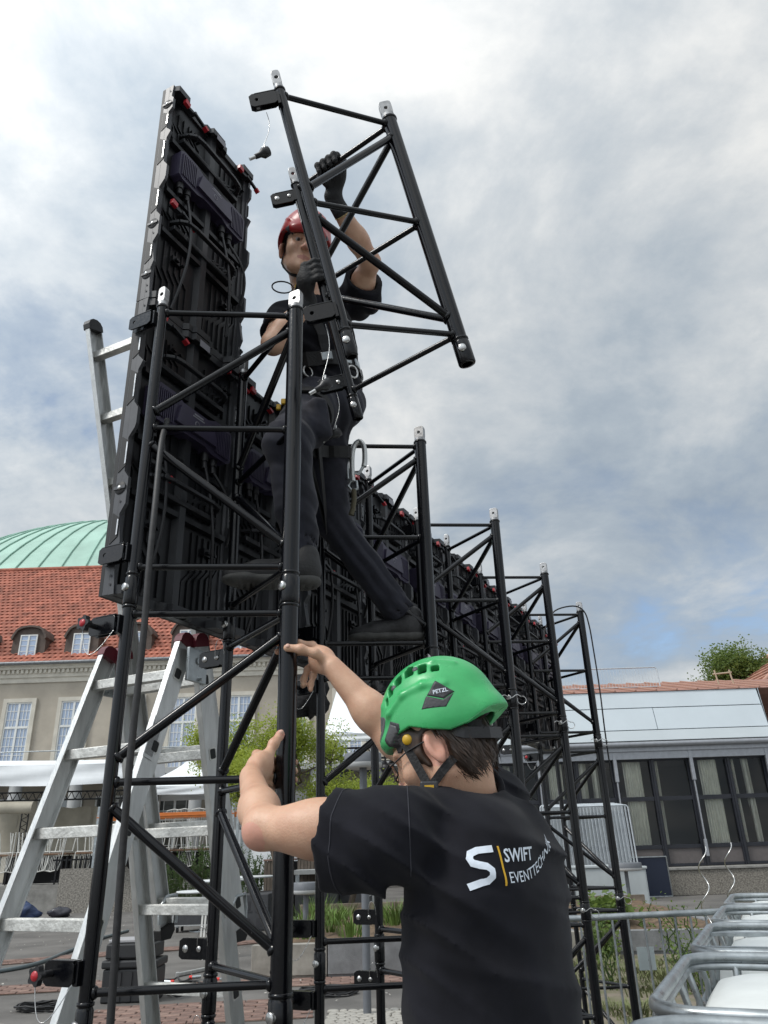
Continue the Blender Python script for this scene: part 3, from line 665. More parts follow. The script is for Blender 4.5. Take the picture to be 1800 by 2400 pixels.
# section held up by the worker, tilted
HM = ((-0.0006, 0.9761, -0.2175), (0.9927, -0.0257, -0.1181), (0.1209, 0.2159, 0.9689)); HO = (-0.089, 1.823, 2.858)
held = copy_tree(proto)
held.matrix_world = Matrix([[*HM[i], HO[i]] for i in range(3)] + [[0, 0, 0, 1]])
tag(held, 'tilted black truss section lifted by the worker in the red helmet', 'truss')
for q in [c for c in held.children_recursive if c.name.startswith(('knob', 'lanyard', 'cap'))]: bpy.data.objects.remove(q)
sticker([c for c in held.children if c.name.startswith('chord')][1], CH['C'], RAD['C'], .78, .92)
HMX = held.matrix_world.copy()
for q in list(proto.children_recursive) + [proto]: bpy.data.objects.remove(q)
def held_pt(p): return HMX @ V(p)
# locking pins hanging on wire lanyards from the held section
for (loc, ln, lb) in (((-.0, -.06, .88), .17, 'loose black locking pin hanging on a wire from the top bracket'), 
                      ((0, -.05, .075), .20, 'locking pin hanging on a wire before the harness belt'), ((.44, -.05, .075), .16, 'locking pin hanging on a wire below the lowest bracket')):
    p0 = held_pt(loc); t = thing('locking_pin', lb, 'pin', p0 - Z_ * (ln + .05), 'pins hanging from the lifted section')
    w = MB(); w.path([p0 + V((.012 * sin(i * .5), 0, -ln * i / 8)) for i in range(9)], .0012, 6)
    w.lathe([(.003, 0), (.003, .02)], p0 - Z_ * ln, n=8); w.build('lanyard', CHR, t, world=True)
    e = p0 - Z_ * (ln + .012); dd = V((-.75, -.1, -.55)).normalized()
    k = MB(); k.path([e + V((.008 * cos(a), 0, .008 * sin(a))) for a in np.linspace(0, 2 * pi, 12)[:-1]], .0012, 6, True); k.tube(e + dd * .02, e + dd * .055, .0055, 10); k.build('shank', CHR, t, world=True)
    k = MB(); k.lathe([(.0, -.024), (.015, -.02), (.017, 0), (.009, .012), (.008, .03), (.0, .032)], e + dd * .004, dd, 12); k.build('grip', PLB, t, world=True)
# R-clips through the joints
for k in (2, 3, 4):
    for z in ((BASE_Z + SEG, BASE_Z) if k > 2 else (BASE_Z + SEG,)):
        c = B1 + ROW * k * PITCH_R + Z_ * (z + .005) + V((-.2, -1, 0)).normalized() * .03
        b = MB(); pts = [V((-.05 + .1 * i / 10, 0, -.004 + .008 * sin(i))) for i in range(11)] + [V((.05 + .022 * sin(a), 0, -.012 - .012 + .02 * cos(a))) for a in np.linspace(0, 5.2, 12)]
        b.path([c + p for p in pts], .0022, 6)
        tag(b.build('spring_clip', CHR), f'bent wire spring clip in the {"lower" if z < 2 else "upper"} joint of the {ORD[k]} tower', 'clip', 'spring clips in the tower joints')

# ------------------------------------------------------------------ LED wall panels, seen from behind
LED = mat('led_cabinet', (0.0050, 0.0054, 0.0070), 0.40, var=0.2, vscale=15, spec=0.35)
LED2 = mat('led_cabinet_rail', (0.017, 0.018, 0.021), 0.42, var=0.15, vscale=12, spec=0.45)
DEEP = mat('recess_shade_black', (0.004, 0.004, 0.005), 0.6)  # near-black standing in for the shade inside recesses
RAILM = mat('lit_led_side_rail', (0.055, 0.057, 0.063), 0.45, var=0.15, vscale=12)  # lighter than the other rails: light on the near edge put into the colour
BOXM = mat('control_box_violet_grey', (0.034, 0.028, 0.056), 0.42, var=0.15, vscale=20)
LFACE = mat('led_face', (0.006, 0.006, 0.007), 0.6)
LBL = mat('grey_print', (0.22, 0.22, 0.25), 0.5)
PW, PH, PD = 0.5105, 1.028, 0.078
def make_panel():
    t = thing('led_panel', 'led panel', 'led panel')
    MB().bb((.001, 0, .001), (PW - .001, .013, PH - .001)).build('screen_face', LFACE, t)
    MB().bb((.004, .0135, .004), (PW - .004, .030, PH - .004)).build('back_tray', LED, t)
    def rail(x0, x1):
        b = MB(); b.bb((x0, .014, 0), (x1, .036, PH))
        zz = [(0, 0.045), (.125, 0.033), (.155, 0.045), (.245, 0.030), (.275, 0.049), (.36, 0.049), (.385, 0.030), (.50, 0.029), (.53, 0.050), (.545, 0.054), (.60, 0.054), (.625, 0.036), (.745, 0.036), (.775, 0.052), (.80, 0.030), (.885, 0.030), (.905, 0.047), (.955, 0.047), (.97, 0.037), (PH, .042)]
        def side(z):
            for (a, p), (c, q) in zip(zz, zz[1:]):
                if a <= z <= c: return p + (q - p) * (z - a) / (c - a)
        poly = [(.036, 0)] + [(max(.038, .012 + p), z) for z, p in zz] + [(.036, PH)]
        w = .012
        b.prism(poly, (x0 if x0 < .1 else x1 - w, 0, 0), Y_, Z_, X_ * w)
        r = b.build('side_rail', RAILM, t, bevel=.0012)
        xs = -1 if x0 < .1 else 1; xe = x0 - .001 if x0 < .1 else x1 + .001
        for z0, z1 in ((.395, .495), (.63, .74), (.805, .88), (.165, .24)):       # raised near-black plates paint the pocket shade, with bright guide strips
            pk = MB(); ch = MB(); pk.prism([(.018, z0 - .012), (.046, z0 + .008), (.046, z1 - .008), (.018, z1 + .012)], (xe - xs * .001, 0, 0), Y_, Z_, X_ * xs * .0018); pk.build('pocket_shade', DEEP, r)
            ch.prism([(.041, z0 + .012), (.0455, z0 + .014), (.0455, z1 - .014), (.041, z1 - .012)], (xe, 0, 0), Y_, Z_, X_ * xs * .0030); ch.build('guide_strip', CHR, r)
        for z in (.93, .33, .105):
            pk = MB(); gl = MB(); ch = MB(); pk.lathe([(0, .0012), (.020, .0012), (.021, 0)], (xe, .034, z), X_ * xs, 20); pk.build('lock_recess_shade', DEEP, r)  # near-black disc paints the shade of the lock recess
            gl.box((xe + xs * .002, .034, z), (.004, .044, .010)); gl.build('lock_bar', RAILM, r)
            ch.lathe([(0, .006), (.006, .006), (.007, .002)], (xe, .034, z), X_ * xs, 12); ch.build('lock_pin', CHR, r)
        for z in (1.0, .285, .03, .055): pk = MB(); pk.lathe([(0, .0015), (.004, .0015)], (xe, .04, z), X_ * xs, 10); pk.build('screw_hole', INK, r)
        return r
    rail(0, .03); rail(PW - .03, PW)
    for z0, z1, nm in ((0, .03, 'bottom_rail'), (PH - .03, PH, 'top_rail')):
        b = MB(); b.bb((.0125, .014, z0 + .0005), (PW - .0125, .040, z1 - .0005))
        for x0, x1, y in ((.013, .075, .074), (.20, .225, .058), (.225, .30, .072), (.30, .33, .058), (.43, PW - .013, .074)):
            b.prism([(x0 - .012, .039), (x0, y), (x1, y), (x1 + .012, .039)], (0, 0, z0 + .002), X_, Y_, Z_ * .026)
        r = b.build(nm, LED2, t, bevel=.0012)
        h = MB(); zf = z0 - .0006 if z0 == 0 else z1 + .0006; zs = -1 if z0 == 0 else 1
        for x in (.11, .16, .36, .40): h.lathe([(0, .001 * zs), (.007, .001 * zs), (.0075, 0)], (x, .028, zf), Z_, 12)
        h.build('locating_hole', INK, r)
    # inner ribs and the raised chevron relief of the module backs
    b = MB(); b.prism([(-.024, .030), (-.014, .052), (.014, .052), (.024, .030)], (PW / 2, 0, .03), X_, Y_, Z_ * (PH - .06)); b.build('centre_rib', LED2, t)
    for z in (.33, .52, .765):
        b = MB(); b.prism([(-.014, .030), (-.009, .050), (.009, .050), (.014, .030)], (.03, 0, z), Z_, Y_, X_ * (PW - .06)); b.build('cross_rib', LED, t)
    rl = MB()
    for cx in (.03, PW / 2 + .028):
        for z0 in (.045, .36, .545, .80):
            hgt = .145 if z0 > .3 else .26
            for i in range(6):
                x = cx + .012 + i * .030; k = .035 * (1 if cx > .2 else -1); zz = [0, .30 + .04 * i, .45 + .04 * i, 1]
                xs = [x, x, min(max(x + k, cx), cx + .185), min(max(x + k, cx), cx + .185)]
                for a in range(3):
                    p = V((xs[a], .0325, z0 + hgt * min(1, zz[a]))); q = V((xs[a + 1], .0325, z0 + hgt * min(1, zz[a + 1])))
                    if (q - p).length > .004: rl.bar(p, q, .006, .007, (0, 1, 0))
    rl.build('relief', LED, t)['kind'] = 'stuff'
    mk = MB()
    for x, z in ((.10, .24), (.38, .24), (.10, .47), (.40, .47), (.11, .74), (.40, .73), (.13, .90), (.41, .90)):
        mk.bb((x, .030, z), (x + .036, .046, z + .026)); mk.bb((x + .008, .046, z + .006), (x + .026, .056, z + .014)); mk.tube((x + .05, .03, z + .01), (x + .05, .056, z + .01), .006, 8)
    mk.build('module_latch', LED, t)['kind'] = 'stuff'
    # control box with cooling fins
    cb = MB(); z = .665
    cb.prism([(.055, -.058), (.075, -.070), (.16, -.070), (.20, -.056), (.31, -.056), (.345, -.070), (.43, -.070), (.452, -.055), (.452, .055), (.43, .068), (.36, .068), (.32, .052), (.19, .052), (.15, .068), (.075, .068), (.055, .055)], (0, .030, z), X_, Z_, Y_ * .045)
    cb.prism([(.15, -.040), (.36, -.040), (.34, .034), (.17, .034)], (0, .074, z), X_, Z_, Y_ * .014)
    cbx = cb.build('control_box', BOXM, t, bevel=.004)
    fn = MB()
    for i in range(9):
        for x0 in (.066, .362): fn.bb((x0 + i * .0092, .0745, z - .054), (x0 + .004 + i * .0092, .081, z + .050))
    fn.build('cooling_fins', BOXM, cbx)['kind'] = 'stuff'
    lg = MB(); lg.lathe([(.0085, .001), (.011, .001), (.011, 0)], (.25, .088, z - .006), Y_, 16); lg.bb((.225, .088, z + .016), (.285, .0888, z + .020)); lg.bb((.232, .088, z + .024), (.278, .0888, z + .030)); lg.build('print', LBL, cbx)
    for x in (.09, .13, .34, .385):
        cn = MB(); cn.tube((x, .052, z - .066), (x, .052, z - .097), .014, 12); cn.tube((x, .052, z - .095), (x, .055, z - .125), .010, 12); cn.build('connector', PLB, cbx)
    for z in (.845, .405):                                                    # carrying handles
        h = MB(); pts = [(.085, .032, z), (.095, .066, z), (.115, .088, z), (.155, .094, z), (.345, .094, z), (.385, .088, z), (.405, .066, z), (.415, .032, z)]
        for p, q in zip(pts, pts[1:]): h.bar(p, q, .018, .012, (0, 0, 1))
        h.bb((.08, .030, z - .040), (.42, .058, z - .022)); hd = h.build('handle', LED2, t, bevel=.002)
        s = MB(); s.bb((.15, .0585, z - .035), (.22, .0592, z - .027)); s.bb((.28, .0585, z - .035), (.35, .0592, z - .027)); s.build('slot', INK, hd)
    for x, z in ((.07, .985), (.42, .985), (.06, .455)):                       # red quick locks
        l = MB(); l.bar((x - .01, .056, z), (x + .035, .066, z - .012), .020, .012); l.tube((x + .035, .05, z - .014), (x + .035, .082, z - .014), .007, 10)
        lk = l.build('quick_lock', LED2, t); r = MB(); r.prism([(0, 0), (.026, -.004), (.028, .016), (.002, .022)], (x - .02, .062, z - .008), X_, Z_, Y_ * .014); r.build('red_tip', RED, lk, bevel=.002)
        r = MB(); r.bar((x + .035, .076, z - .014), (x + .085, .084, z - .040), .012, .008); r.build('lever', ALU if False else LED2, lk)
        r = MB(); r.bar((x + .083, .084, z - .039), (x + .10, .086, z - .049), .018, .010); r.build('red_lever_tip', RED, lk)
    s = MB(); s.bb((.245, .0745, .985), (.30, .0752, 1.012)); s.build('type_plate', LBL, t)
    return t
def wall_cables(t, seed):
    rnd = random.Random(seed)
    for x0, dx, z1 in ((.34, .06, .10), (.385, .09, .30), (.13, -.03, .02)):
        pts = []; ph = rnd.uniform(-.02, .02)
        for i in range(12):
            s = i / 11; pts.append(V((x0 + dx * s + ph * sin(pi * s), .06 + .035 * sin(pi * s), lerp(.54, z1, s))))
        MB().path(pts, .0055, 8).build('cable', PLB, t)
pp = make_panel(); wall_cables(pp, 1)
PN = ['first', 'second', 'third', 'fourth', 'fifth', 'sixth', 'seventh', 'eighth', 'ninth', 'tenth']
LED_N = -0.117; LED_Z = 2.172
cells = [(0, 1), (0, 0)] + [(i, 0) for i in range(1, 10)]
for q, (i, j) in enumerate(cells):
    t = pp if q == 0 else copy_tree(pp)
    t.matrix_world = row_M(-.005 + i * (PW + .0006), LED_N, LED_Z + j * (PH + .0015))
    if i == 0: lb = 'black led panel standing alone above the wall at its near end' if j else 'black led panel in the lower row at the near end of the wall'
    else: lb = f'black led panel, {PN[i]} from the near end in the lower row of the wall'
    tag(t, lb, 'led panel', 'led panels of the screen wall')
# ------------------------------------------------------------------ aluminium combination ladder, straddling along the row in front of the screen
LP = V((-1.0, 2.68, 0)); LWID = 0.36
def lad(r, n, z): return LP + ROW * r + NRM * n + Z_ * z
CAPR = mat('dark_red_cap', (0.11, 0.010, 0.020), 0.45)
RUBB = mat('black_rubber', (0.012, 0.012, 0.012), 0.7)
HOLE = mat('hollow_shade_dark', (0.02, 0.022, 0.022), 0.8)  # dark colour for the painted shade inside hollow rungs
ld = thing('folding_ladder', 'tall aluminium folding ladder with an extended upper part beside the screen', 'ladder', lad(0, LWID / 2, 0))
def lad_section(f, z0, z1, n0, n1, rungs, cap, foot, side_holes=True):
    for n, sg in ((n0, -1), (n1, 1)):
        p, q = lad(f(z0), n, z0), lad(f(z1), n, z1)
        b = MB(); e = (q - p).normalized(); w = NRM.cross(e)
        for o, th, wd in ((0, .004, .066), ):
            b.bar(p, q, .066, .006, NRM)
        for s in (-1, 1):                                               # flanges of the C profile
            b.bar(p + w * s * .031 - NRM * sg * .009, q + w * s * .031 - NRM * sg * .009, .005, .022, NRM)
        st = b.build('stile', ALU, ld, world=True, bevel=.001)
        if cap:
            c = MB(); R = Matrix((w, NRM, e)).transposed()
            c.prism([(-.035, -.012), (-.035, .010), (-.026, .026), (-.010, .034), (.010, .034), (.026, .026), (.035, .010), (.035, -.012)], q - NRM * (sg * .008 + .016), w, e, NRM * .032)
            c.build('end_cap', cap, st, bevel=.003).location = -ld.location
        if foot:
            c = MB(); c.prism([(-.036, .02), (-.036, -.004), (-.01, -.024), (.036, -.012), (.036, .02)], p - NRM * (sg * .008 + .016), w, e, NRM * .032)
            c.build('foot', RUBB, st, bevel=.003).location = -ld.location
        if side_holes:
            for z in rungs:
                h = MB(); k = MB(); o = lad(f(z), n, z) + NRM * sg * .0045
                h.prism([(-.009, -.016), (.009, -.016), (.013, -.012), (.013, .012), (.009, .016), (-.009, .016), (-.013, .012), (-.013, -.012)], o, w, e, NRM * sg * .002)  # dark plate on the stile paints the shade inside the rung
                k.prism([(-.013, -.021), (.013, -.021), (.018, -.016), (.018, .016), (.013, .021), (-.013, .021), (-.018, .016), (-.018, -.016)], o - NRM * sg * .002, w, e, NRM * sg * .0025)
                h.build('rung_hollow_shade', HOLE, st).location = -ld.location; k.build('rung_rim', ALUR, st).location = -ld.location
    for z in rungs:
        b = MB(); b.bar(lad(f(z), n0 + .003, z), lad(f(z), n1 - .003, z), .030, .030)
        for s in (-.009, 0, .009): b.bar(lad(f(z) + s, n0 + .006, z + .0155), lad(f(z) + s, n1 - .006, z + .0155), .003, .003)
        b.build('rung', ALUR, ld, world=True, bevel=.002)
RZ = [2.05 - .236 * i for i in range(9)]
lad_section(lambda z: -.324 * (2.15 - z) - .015, .04, 2.16, 0, LWID, RZ, CAPR, True)
lad_section(lambda z: .052 + .262 * (2.15 - z), .04, 2.17, .012, LWID + .014, RZ, CAPR, True)
lad_section(lambda z: .122 + .320 * (2.15 - z), 1.26, 3.41, -.006, LWID - .03, [3.30 - .243 * i for i in range(9)], PLB, True)
for n in (.0, LWID):                                                      # apex hinge, lower guide hooks
    b = MB(); b.bb((-.03, -.006, -.11), (.065, .006, .0)); b.tube((.018, -.012, -.04), (.018, .012, -.04), .012, 12); b.tube((.03, -.02, -.10), (.03, .02, -.10), .006, 8)
    M = row_M(0, 0, 0); p = lad(0, n - .022 if n < .1 else n + .026, 2.14); b2 = MB(Matrix(((ROW.x, NRM.x, 0, p.x), (ROW.y, NRM.y, 0, p.y), (0, 0, 1, p.z), (0, 0, 0, 1)))); b2.v = [b2.M @ q for q in b.v]; b2.f = b.f; b2.sm = b.sm
    b2.build('hinge', GALV, ld, world=True, bevel=.002)
    b = MB(); p = lad(.40, n + (.03 if n < .1 else -.03), 1.34)
    b.path([p + ROW * x + Z_ * z for x, z in ((-.055, -.05), (-.06, 0), (-.03, .035), (.02, .04), (.03, .0), (.028, -.05))], .007, 8); b.build('guide_hook', GALV, ld, world=True)
    b = MB(); p = lad(-.30, n + (.02 if n < .1 else -.02), 1.22); q = lad(.36, n + (.02 if n < .1 else -.02), 1.22)
sb = MB(); q = lad(-.05, LWID + .0045, 1.98); e = (lad(-.324 * .17, 0, 1.98) - lad(-.324 * .40, 0, 1.75)).normalized(); w = NRM.cross(e)
sb.prism([(-.022, -.13), (.022, -.13), (.022, 0), (-.022, 0)], lad(-.324 * .30 - .015, LWID + .0042, 1.90), w, e, NRM * .0012); st = sb.build('sticker', WHT, ld, world=True)
kb = MB(); o = lad(-.324 * .30 - .015, LWID + .0056, 1.90)
rnd = random.Random(5)
for i in range(9): kb.prism([(-.016 + i * .004, -.12), (-.0145 + i * .004, -.12), (-.0145 + i * .004, -.12 + rnd.uniform(.05, .11)), (-.016 + i * .004, -.03)], o, w, e, NRM * .0004)
kb.build('print', INK, st).location = -ld.location

# ------------------------------------------------------------------ heavy cable hanging down the near truss chord
pts = [at_d(x, y, d) for x, y, d in ((392, 985, 2.13), (378, 1040, 2.06), (364, 1180, 2.00), (350, 1320, 1.985), (337, 1480, 1.985), (320, 1640, 1.985), (303, 1800, 1.985), (290, 1960, 1.985), (278, 2120, 1.985), (266, 2290, 1.985), (254, 2470, 1.985), (240, 2700, 1.99))]
def smooth_path(pts, k=5):
    out = []; P = [pts[0]] + list(pts) + [pts[-1]]
    for i in range(1, len(P) - 2):
        for j in range(k):
            t = j / k; a, b, c, d = P[i - 1], P[i], P[i + 1], P[i + 2]
            out.append(0.5 * ((2 * b) + (c - a) * t + (2 * a - 5 * b + 4 * c - d) * t * t + (3 * b - a - 3 * c + d) * t ** 3))
    out.append(pts[-1]); return out
CAB = mat('grey_black_cable', (0.022, 0.022, 0.023), 0.55, var=0.3, vscale=60)
tag(MB().path(smooth_path(pts), .0085, 10).build('power_cable', CAB), 'thick black cable hanging down along the nearest truss chord', 'cable')
# wire hanging from the last tower
p0 = B1 + ROW * 4 * PITCH_R + Z_ * (BASE_Z + 2 * SEG - .05)
tag(MB().path(smooth_path([p0 + V(q) for q in ((-.32, -.02, -.25), (-.27, -.02, -.1), (-.20, -.04, 0), (-.06, -.05, .03), (.02, -.04, -.01), (.050, -.02, -.12), (.062, 0, -.3), (.066, 0, -.6), (.060, 0, -.9), (.066, .02, -1.25))]), .006, 6).build('thin_cable', PLB), 'thin dark cable looped over the top of the farthest tower', 'cable')

# ------------------------------------------------------------------ water tanks in wire cages
TANK = mat('white_tank_plastic', (0.78, 0.81, 0.79), 0.45, var=0.05, vscale=5, bump=0.15, bscale=5, sss=0.0)
PAL = mat('pallet_wood', (0.22, 0.16, 0.10), 0.85, var=0.3, vscale=6, stretch=(1, 8, 8))
def rrect(x0, x1, y0, y1, r, k=6):
    out = []
    for cx, cy, a0 in ((x1 - r, y0 + r, -pi / 2), (x1 - r, y1 - r, 0), (x0 + r, y1 - r, pi / 2), (x0 + r, y0 + r, pi)):
        out += [(cx + r * cos(a0 + pi / 2 * i / k), cy + r * sin(a0 + pi / 2 * i / k)) for i in range(k + 1)]
    return out
def make_tank():
    t = thing('caged_water_tank', 'tank', 'water tank')
    U, N, ZT = 1.0, 1.2, 1.145
    lp = rrect(0, U, 0, N, .13)
    b = MB(); b.path([(x, y, ZT) for x, y in lp], .0165, 10, True); b.path([(x, y, ZT - .026) for x, y in lp], .0125, 10, True); b.build('top_rim', GALV, t)
    for z in (.98, .72, .46, .22):
        MB().path([(x, y, z) for x, y in lp], .010, 8, True).build('cage_ring', GALV, t)
    per = []
    for i in range(4): per += [(.13 + .74 * i / 3, 0, 0), (.13 + .74 * i / 3, N, 0)]
    for i in range(5): per += [(0, .14 + .92 * i / 4, 1), (U, .14 + .92 * i / 4, 1)]
    for x, y, s in per:
        b = MB(); cx, cy = U / 2, N / 2; dx, dy = (math.copysign(.018, cx - x), 0) if s else (0, math.copysign(.018, cy - y))
        b.path([(x, y, ZT - .02), (x + dx * .6, y + dy * .6, ZT - .06), (x + dx * 1.3, y + dy * 1.3, ZT - .11), (x + dx, y + dy, ZT - .17), (x + dx, y + dy, .15)], .0105, 8); b.build('cage_bar', GALV, t)
    # plastic bottle with a domed, slightly sunken top
    m = 28; b = MB(); rows = []
    prof = [(.15, .05), (.97, .05), (1.06, .065), (1.105, .10), (1.122, .15), (1.128, .22), (1.122, .34)]
    for z, ins in prof: rows.append([(x, y, z + .006 * sin(9 * x) * cos(7 * y)) for x, y in rrect(ins, U - ins, ins, N - ins, max(.06, .17 - ins * .2))])
    k = len(rows[0]); ps = [p for r_ in rows for p in r_]
    fs = [(i * k + j, i * k + (j + 1) % k, (i + 1) * k + (j + 1) % k, (i + 1) * k + j) for i in range(len(rows) - 1) for j in range(k)]
    b.add(ps, fs, True); b.add(rows[-1], [tuple(range(k))], True)
    bo = b.build('bottle', TANK, t)
    c = MB(); c.lathe([(.09, 0), (.09, .025), (.075, .035), (0, .036)], (U / 2, N / 2, 1.115), n=24); c.build('filling_cap', mat('tank_cap', (.03, .03, .03), .5), bo)
    for x in (.25, .75):
        b = MB(); b.bb((x - .014, .0, ZT - .004), (x + .014, N, ZT + .010)) if False else b.bar((x, .012, ZT - .012), (x, N - .012, ZT - .012), .024, .014); b.build('top_bar', GALV, t)
    for y in (.40, .80):
        b = MB(); b.bar((.012, y, ZT - .02), (.055, y, ZT - .075), .030, .006); b.bar((U - .012, y, ZT - .02), (U - .055, y, ZT - .075), .030, .006); b.build('clamp', GALV, t)
    b = MB()
    for i in range(5): b.bb((0.02 + i * .205, .01, .10), (.16 + i * .205, N - .01, .125))
    for y in (.06, .56, 1.06): b.bb((.02, y, 0), (U - .02, y + .09, .10))
    b.build('pallet', PAL, t)
    return t
TBAR = []; tk = make_tank(); TP = V((.568, 2.067, 0)); TD = V((.4145, .9100, 0)); TN = V((.9100, -.4145, 0))
for q, k in enumerate((-1, 0, 1, 2, 3)):
    t = tk if q == 0 else copy_tree(tk)
    p = TP + TD * k * 1.094
    if k != 1:
        for o_ in [c for c in t.children if c.name.startswith('top_bar')]: TBAR.append(o_)
    t.matrix_world = Matrix(((TD.x, TN.x, 0, p.x), (TD.y, TN.y, 0, p.y), (0, 0, 1, 0), (0, 0, 0, 1)))
    tag(t, ['white tank in a galvanised cage, nearest of the row, cut off by the frame edge', 'white tank in a galvanised cage, large in the lower right corner', 'white tank in a galvanised cage, third of the row with cross bars', 'white tank in a galvanised cage, fourth of the row', 'white tank in a galvanised cage, farthest of the row'][q], 'water tank', 'row of caged water tanks')

for o_ in TBAR: bpy.data.objects.remove(o_)
# ------------------------------------------------------------------ crowd barrier behind the towers
def barrier(name, label, p0, p1, h, nb, mesh_z0=.22, lean=V((0, 0, 0)), r=.019, rb=.007, legs=True, group=None, sign=False, grm=GALV):
    t = thing(name, label, 'barrier', (p0 + p1) / 2 - Z_ * ((p0.z + p1.z) / 2 - min(p0.z, p1.z)), group)
    e = (p1 - p0); L = e.length; e = e / L; up = (Z_ * h + lean)
    f = lambda s, z: p0 + e * s + up * (z / h)
    c = .09; loop = [f(0, mesh_z0), f(0, h - c)] + [f(c * (1 - cos(a)), h - c + c * sin(a)) for a in (.4, .8, 1.2, pi / 2)] + [f(L - c * (1 - cos(a)), h - c + c * sin(a)) for a in (pi / 2, 1.2, .8, .4)] + [f(L, h - c), f(L, mesh_z0)]
    MB().path(loop, r, 10).build('frame', grm, t, world=True)
    MB().tube(f(0, mesh_z0), f(L, mesh_z0), r * .8, 8).build('bottom_rail', grm, t, world=True)
    for i in range(nb):
        s = L * (i + 1) / (nb + 1); MB().tube(f(s, mesh_z0), f(s, h - .005), rb, 6).build('bar', grm, t, world=True)
    if legs:
        nn = e.cross(Z_)
        for s in (.25, L - .25): MB().path([f(s, mesh_z0), f(s, .05) + nn * .02, f(s, .012) + nn * .27], r * .7, 6).tube(f(s, .02) - nn * .27, f(s, .05) + nn * .02, r * .7, 6).build('leg', grm, t, world=True)
    return t
bp0, bp1 = at_z(1335, 2153, 1.09), at_z(1690, 2136.5, 1.09)
ee = (bp1 - bp0).normalized(); bp0 = bp0 - ee * .55; bp1 = bp1 + ee * .30; bp0.z = bp1.z = 0
br = barrier('crowd_barrier', 'galvanised crowd barrier standing behind the towers beside the tanks', bp0, bp1, 1.09, int((bp1 - bp0).length / .108))
sp = at_d(1512, 2245, (bp0.xy + ee.xy * 1.2).length + .03)
sg = MB(); sg.box(sp - Y_ * .03, (.105, .004, .125)); sg.build('sign_plate', mat('pale_sign', (.50, .56, .56), .5, var=.1), br, world=True)
# ------------------------------------------------------------------ middle ground, left: canopies, racks, chairs, cases
g = lambda x, y, z=0: at_z(x, y, z)
TENT = mat('white_tent_fabric', (.78, .81, .83), .6, var=.05, vscale=1.5, bump=.15, bscale=3)
CREAM = mat('cream_canvas', (.42, .39, .32), .85, var=.14, vscale=1.2, bump=.2, bscale=4)
ORG = mat('orange_beam', (.55, .155, .025), .5, var=.12, vscale=4)
WHC = mat('white_painted_steel', (.58, .58, .55), .5, var=.1, vscale=6)
DKG = mat('dark_grey_lacquer', (.045, .047, .052), .6, var=.15, vscale=8, bump=.1, bscale=120)
WOODB = mat('dark_slat_wood', (.105, .085, .068), .85, var=.3, vscale=4, stretch=(6, 6, 1), bump=.3, bscale=30)
def sagging(b, p0, p1, p2, p3, n=14, m=6, sag=.12, wr=.02, seed=0):
    rnd = random.Random(seed); ph = [rnd.uniform(0, 6) for _ in range(4)]; ps = []
    for j in range(m + 1):
        for i in range(n + 1):
            s, t = i / n, j / m; p = V(p0).lerp(V(p1), s).lerp(V(p3).lerp(V(p2), s), t); ps.append(p - Z_ * sag * 4 * s * (1 - s) * (.5 + t * .5) * (1 - t * .3) + V((0, 1, .5)) * wr * sin(9 * s + ph[0] + 3 * t) * sin(5 * t + ph[1]))
    b.add(ps, [(j * (n + 1) + i, j * (n + 1) + i + 1, (j + 1) * (n + 1) + i + 1, (j + 1) * (n + 1) + i) for j in range(m) for i in range(n)], True)
def girder(b, p0, p1, h, r=.022, n=12, side=None):
    p0, p1 = V(p0), V(p1); up = V(side) * h if side else Z_ * h
    b.tube(p0, p1, r, 6); b.tube(p0 + up, p1 + up, r, 6)
    for i in range(n):
        a, c = p0.lerp(p1, i / n), p0.lerp(p1, (i + 1) / n); q = p0.lerp(p1, (i + .5) / n) + up; b.tube(a, q, r * .55, 5); b.tube(q, c, r * .55, 5)
cn = thing('tent_canopy', 'white flat tent canopy on a black truss left of the ladder', 'canopy', (-12.5, 31, 0))
b = MB(); sagging(b, (-17.5, 30, 4.52), (-9.85, 30, 4.45), (-9.85, 34.5, 5.5), (-17.5, 34.5, 5.6), sag=.05, seed=1); b.build('roof_sheet', TENT, cn, world=True)
b = MB(); sagging(b, (-17.5, 29.98, 4.90), (-9.85, 29.98, 4.83), (-9.85, 29.92, 4.10), (-17.5, 29.92, 4.18), n=40, sag=.03, wr=.05, seed=2); b.build('valance', TENT, cn, world=True)
b = MB(); sagging(b, (-17.5, 30, 4.90), (-9.85, 30, 4.83), (-9.85, 34.5, 5.45), (-17.5, 34.5, 5.5), sag=.02, seed=3); b.build('roof_top', TENT, cn, world=True)
b = MB(); sagging(b, (-9.85, 29.98, 4.83), (-9.85, 34.5, 5.4), (-9.80, 34.5, 4.5), (-9.80, 29.98, 4.10), n=20, sag=.03, wr=.04, seed=8); b.build('side_valance', TENT, cn, world=True)
b = MB(); girder(b, (-17.5, 30.3, 3.66), (-9.9, 30.3, 3.60), .28, .03, 26); b.build('truss_beam', BLK, cn, world=True)
for x in (-13.6, -9.95):
    b = MB(); girder(b, (x, 30.3, 0), (x, 30.3, 3.6), .25, .025, 14, (-1, 0, 0)); b.build('truss_post', BLK, cn, world=True)
b = MB(); b.tube((-17.5, 30.2, 3.42), (-13.4, 30.2, 3.38), .22, 12); b.build('rolled_side', CREAM, cn, world=True)
cw = thing('canvas_wall', 'cream canvas side walls hanging below the white canopy', 'canvas wall', (-14, 33, 0))
for x0, x1 in ((-17.5, -15.2), (-15.2, -13.7), (-13.7, -12.3), (-12.3, -11.6)):
    b = MB(); sagging(b, (x0, 33 + .1 * sin(x0), 3.5), (x1, 33 + .1 * sin(x1), 3.5), (x1, 33 + .1 * sin(x1), .2), (x0, 33 + .1 * sin(x0), .2), sag=0, wr=.10, seed=int(x0 * 10)); b.build('canvas_panel', CREAM, cw, world=True)
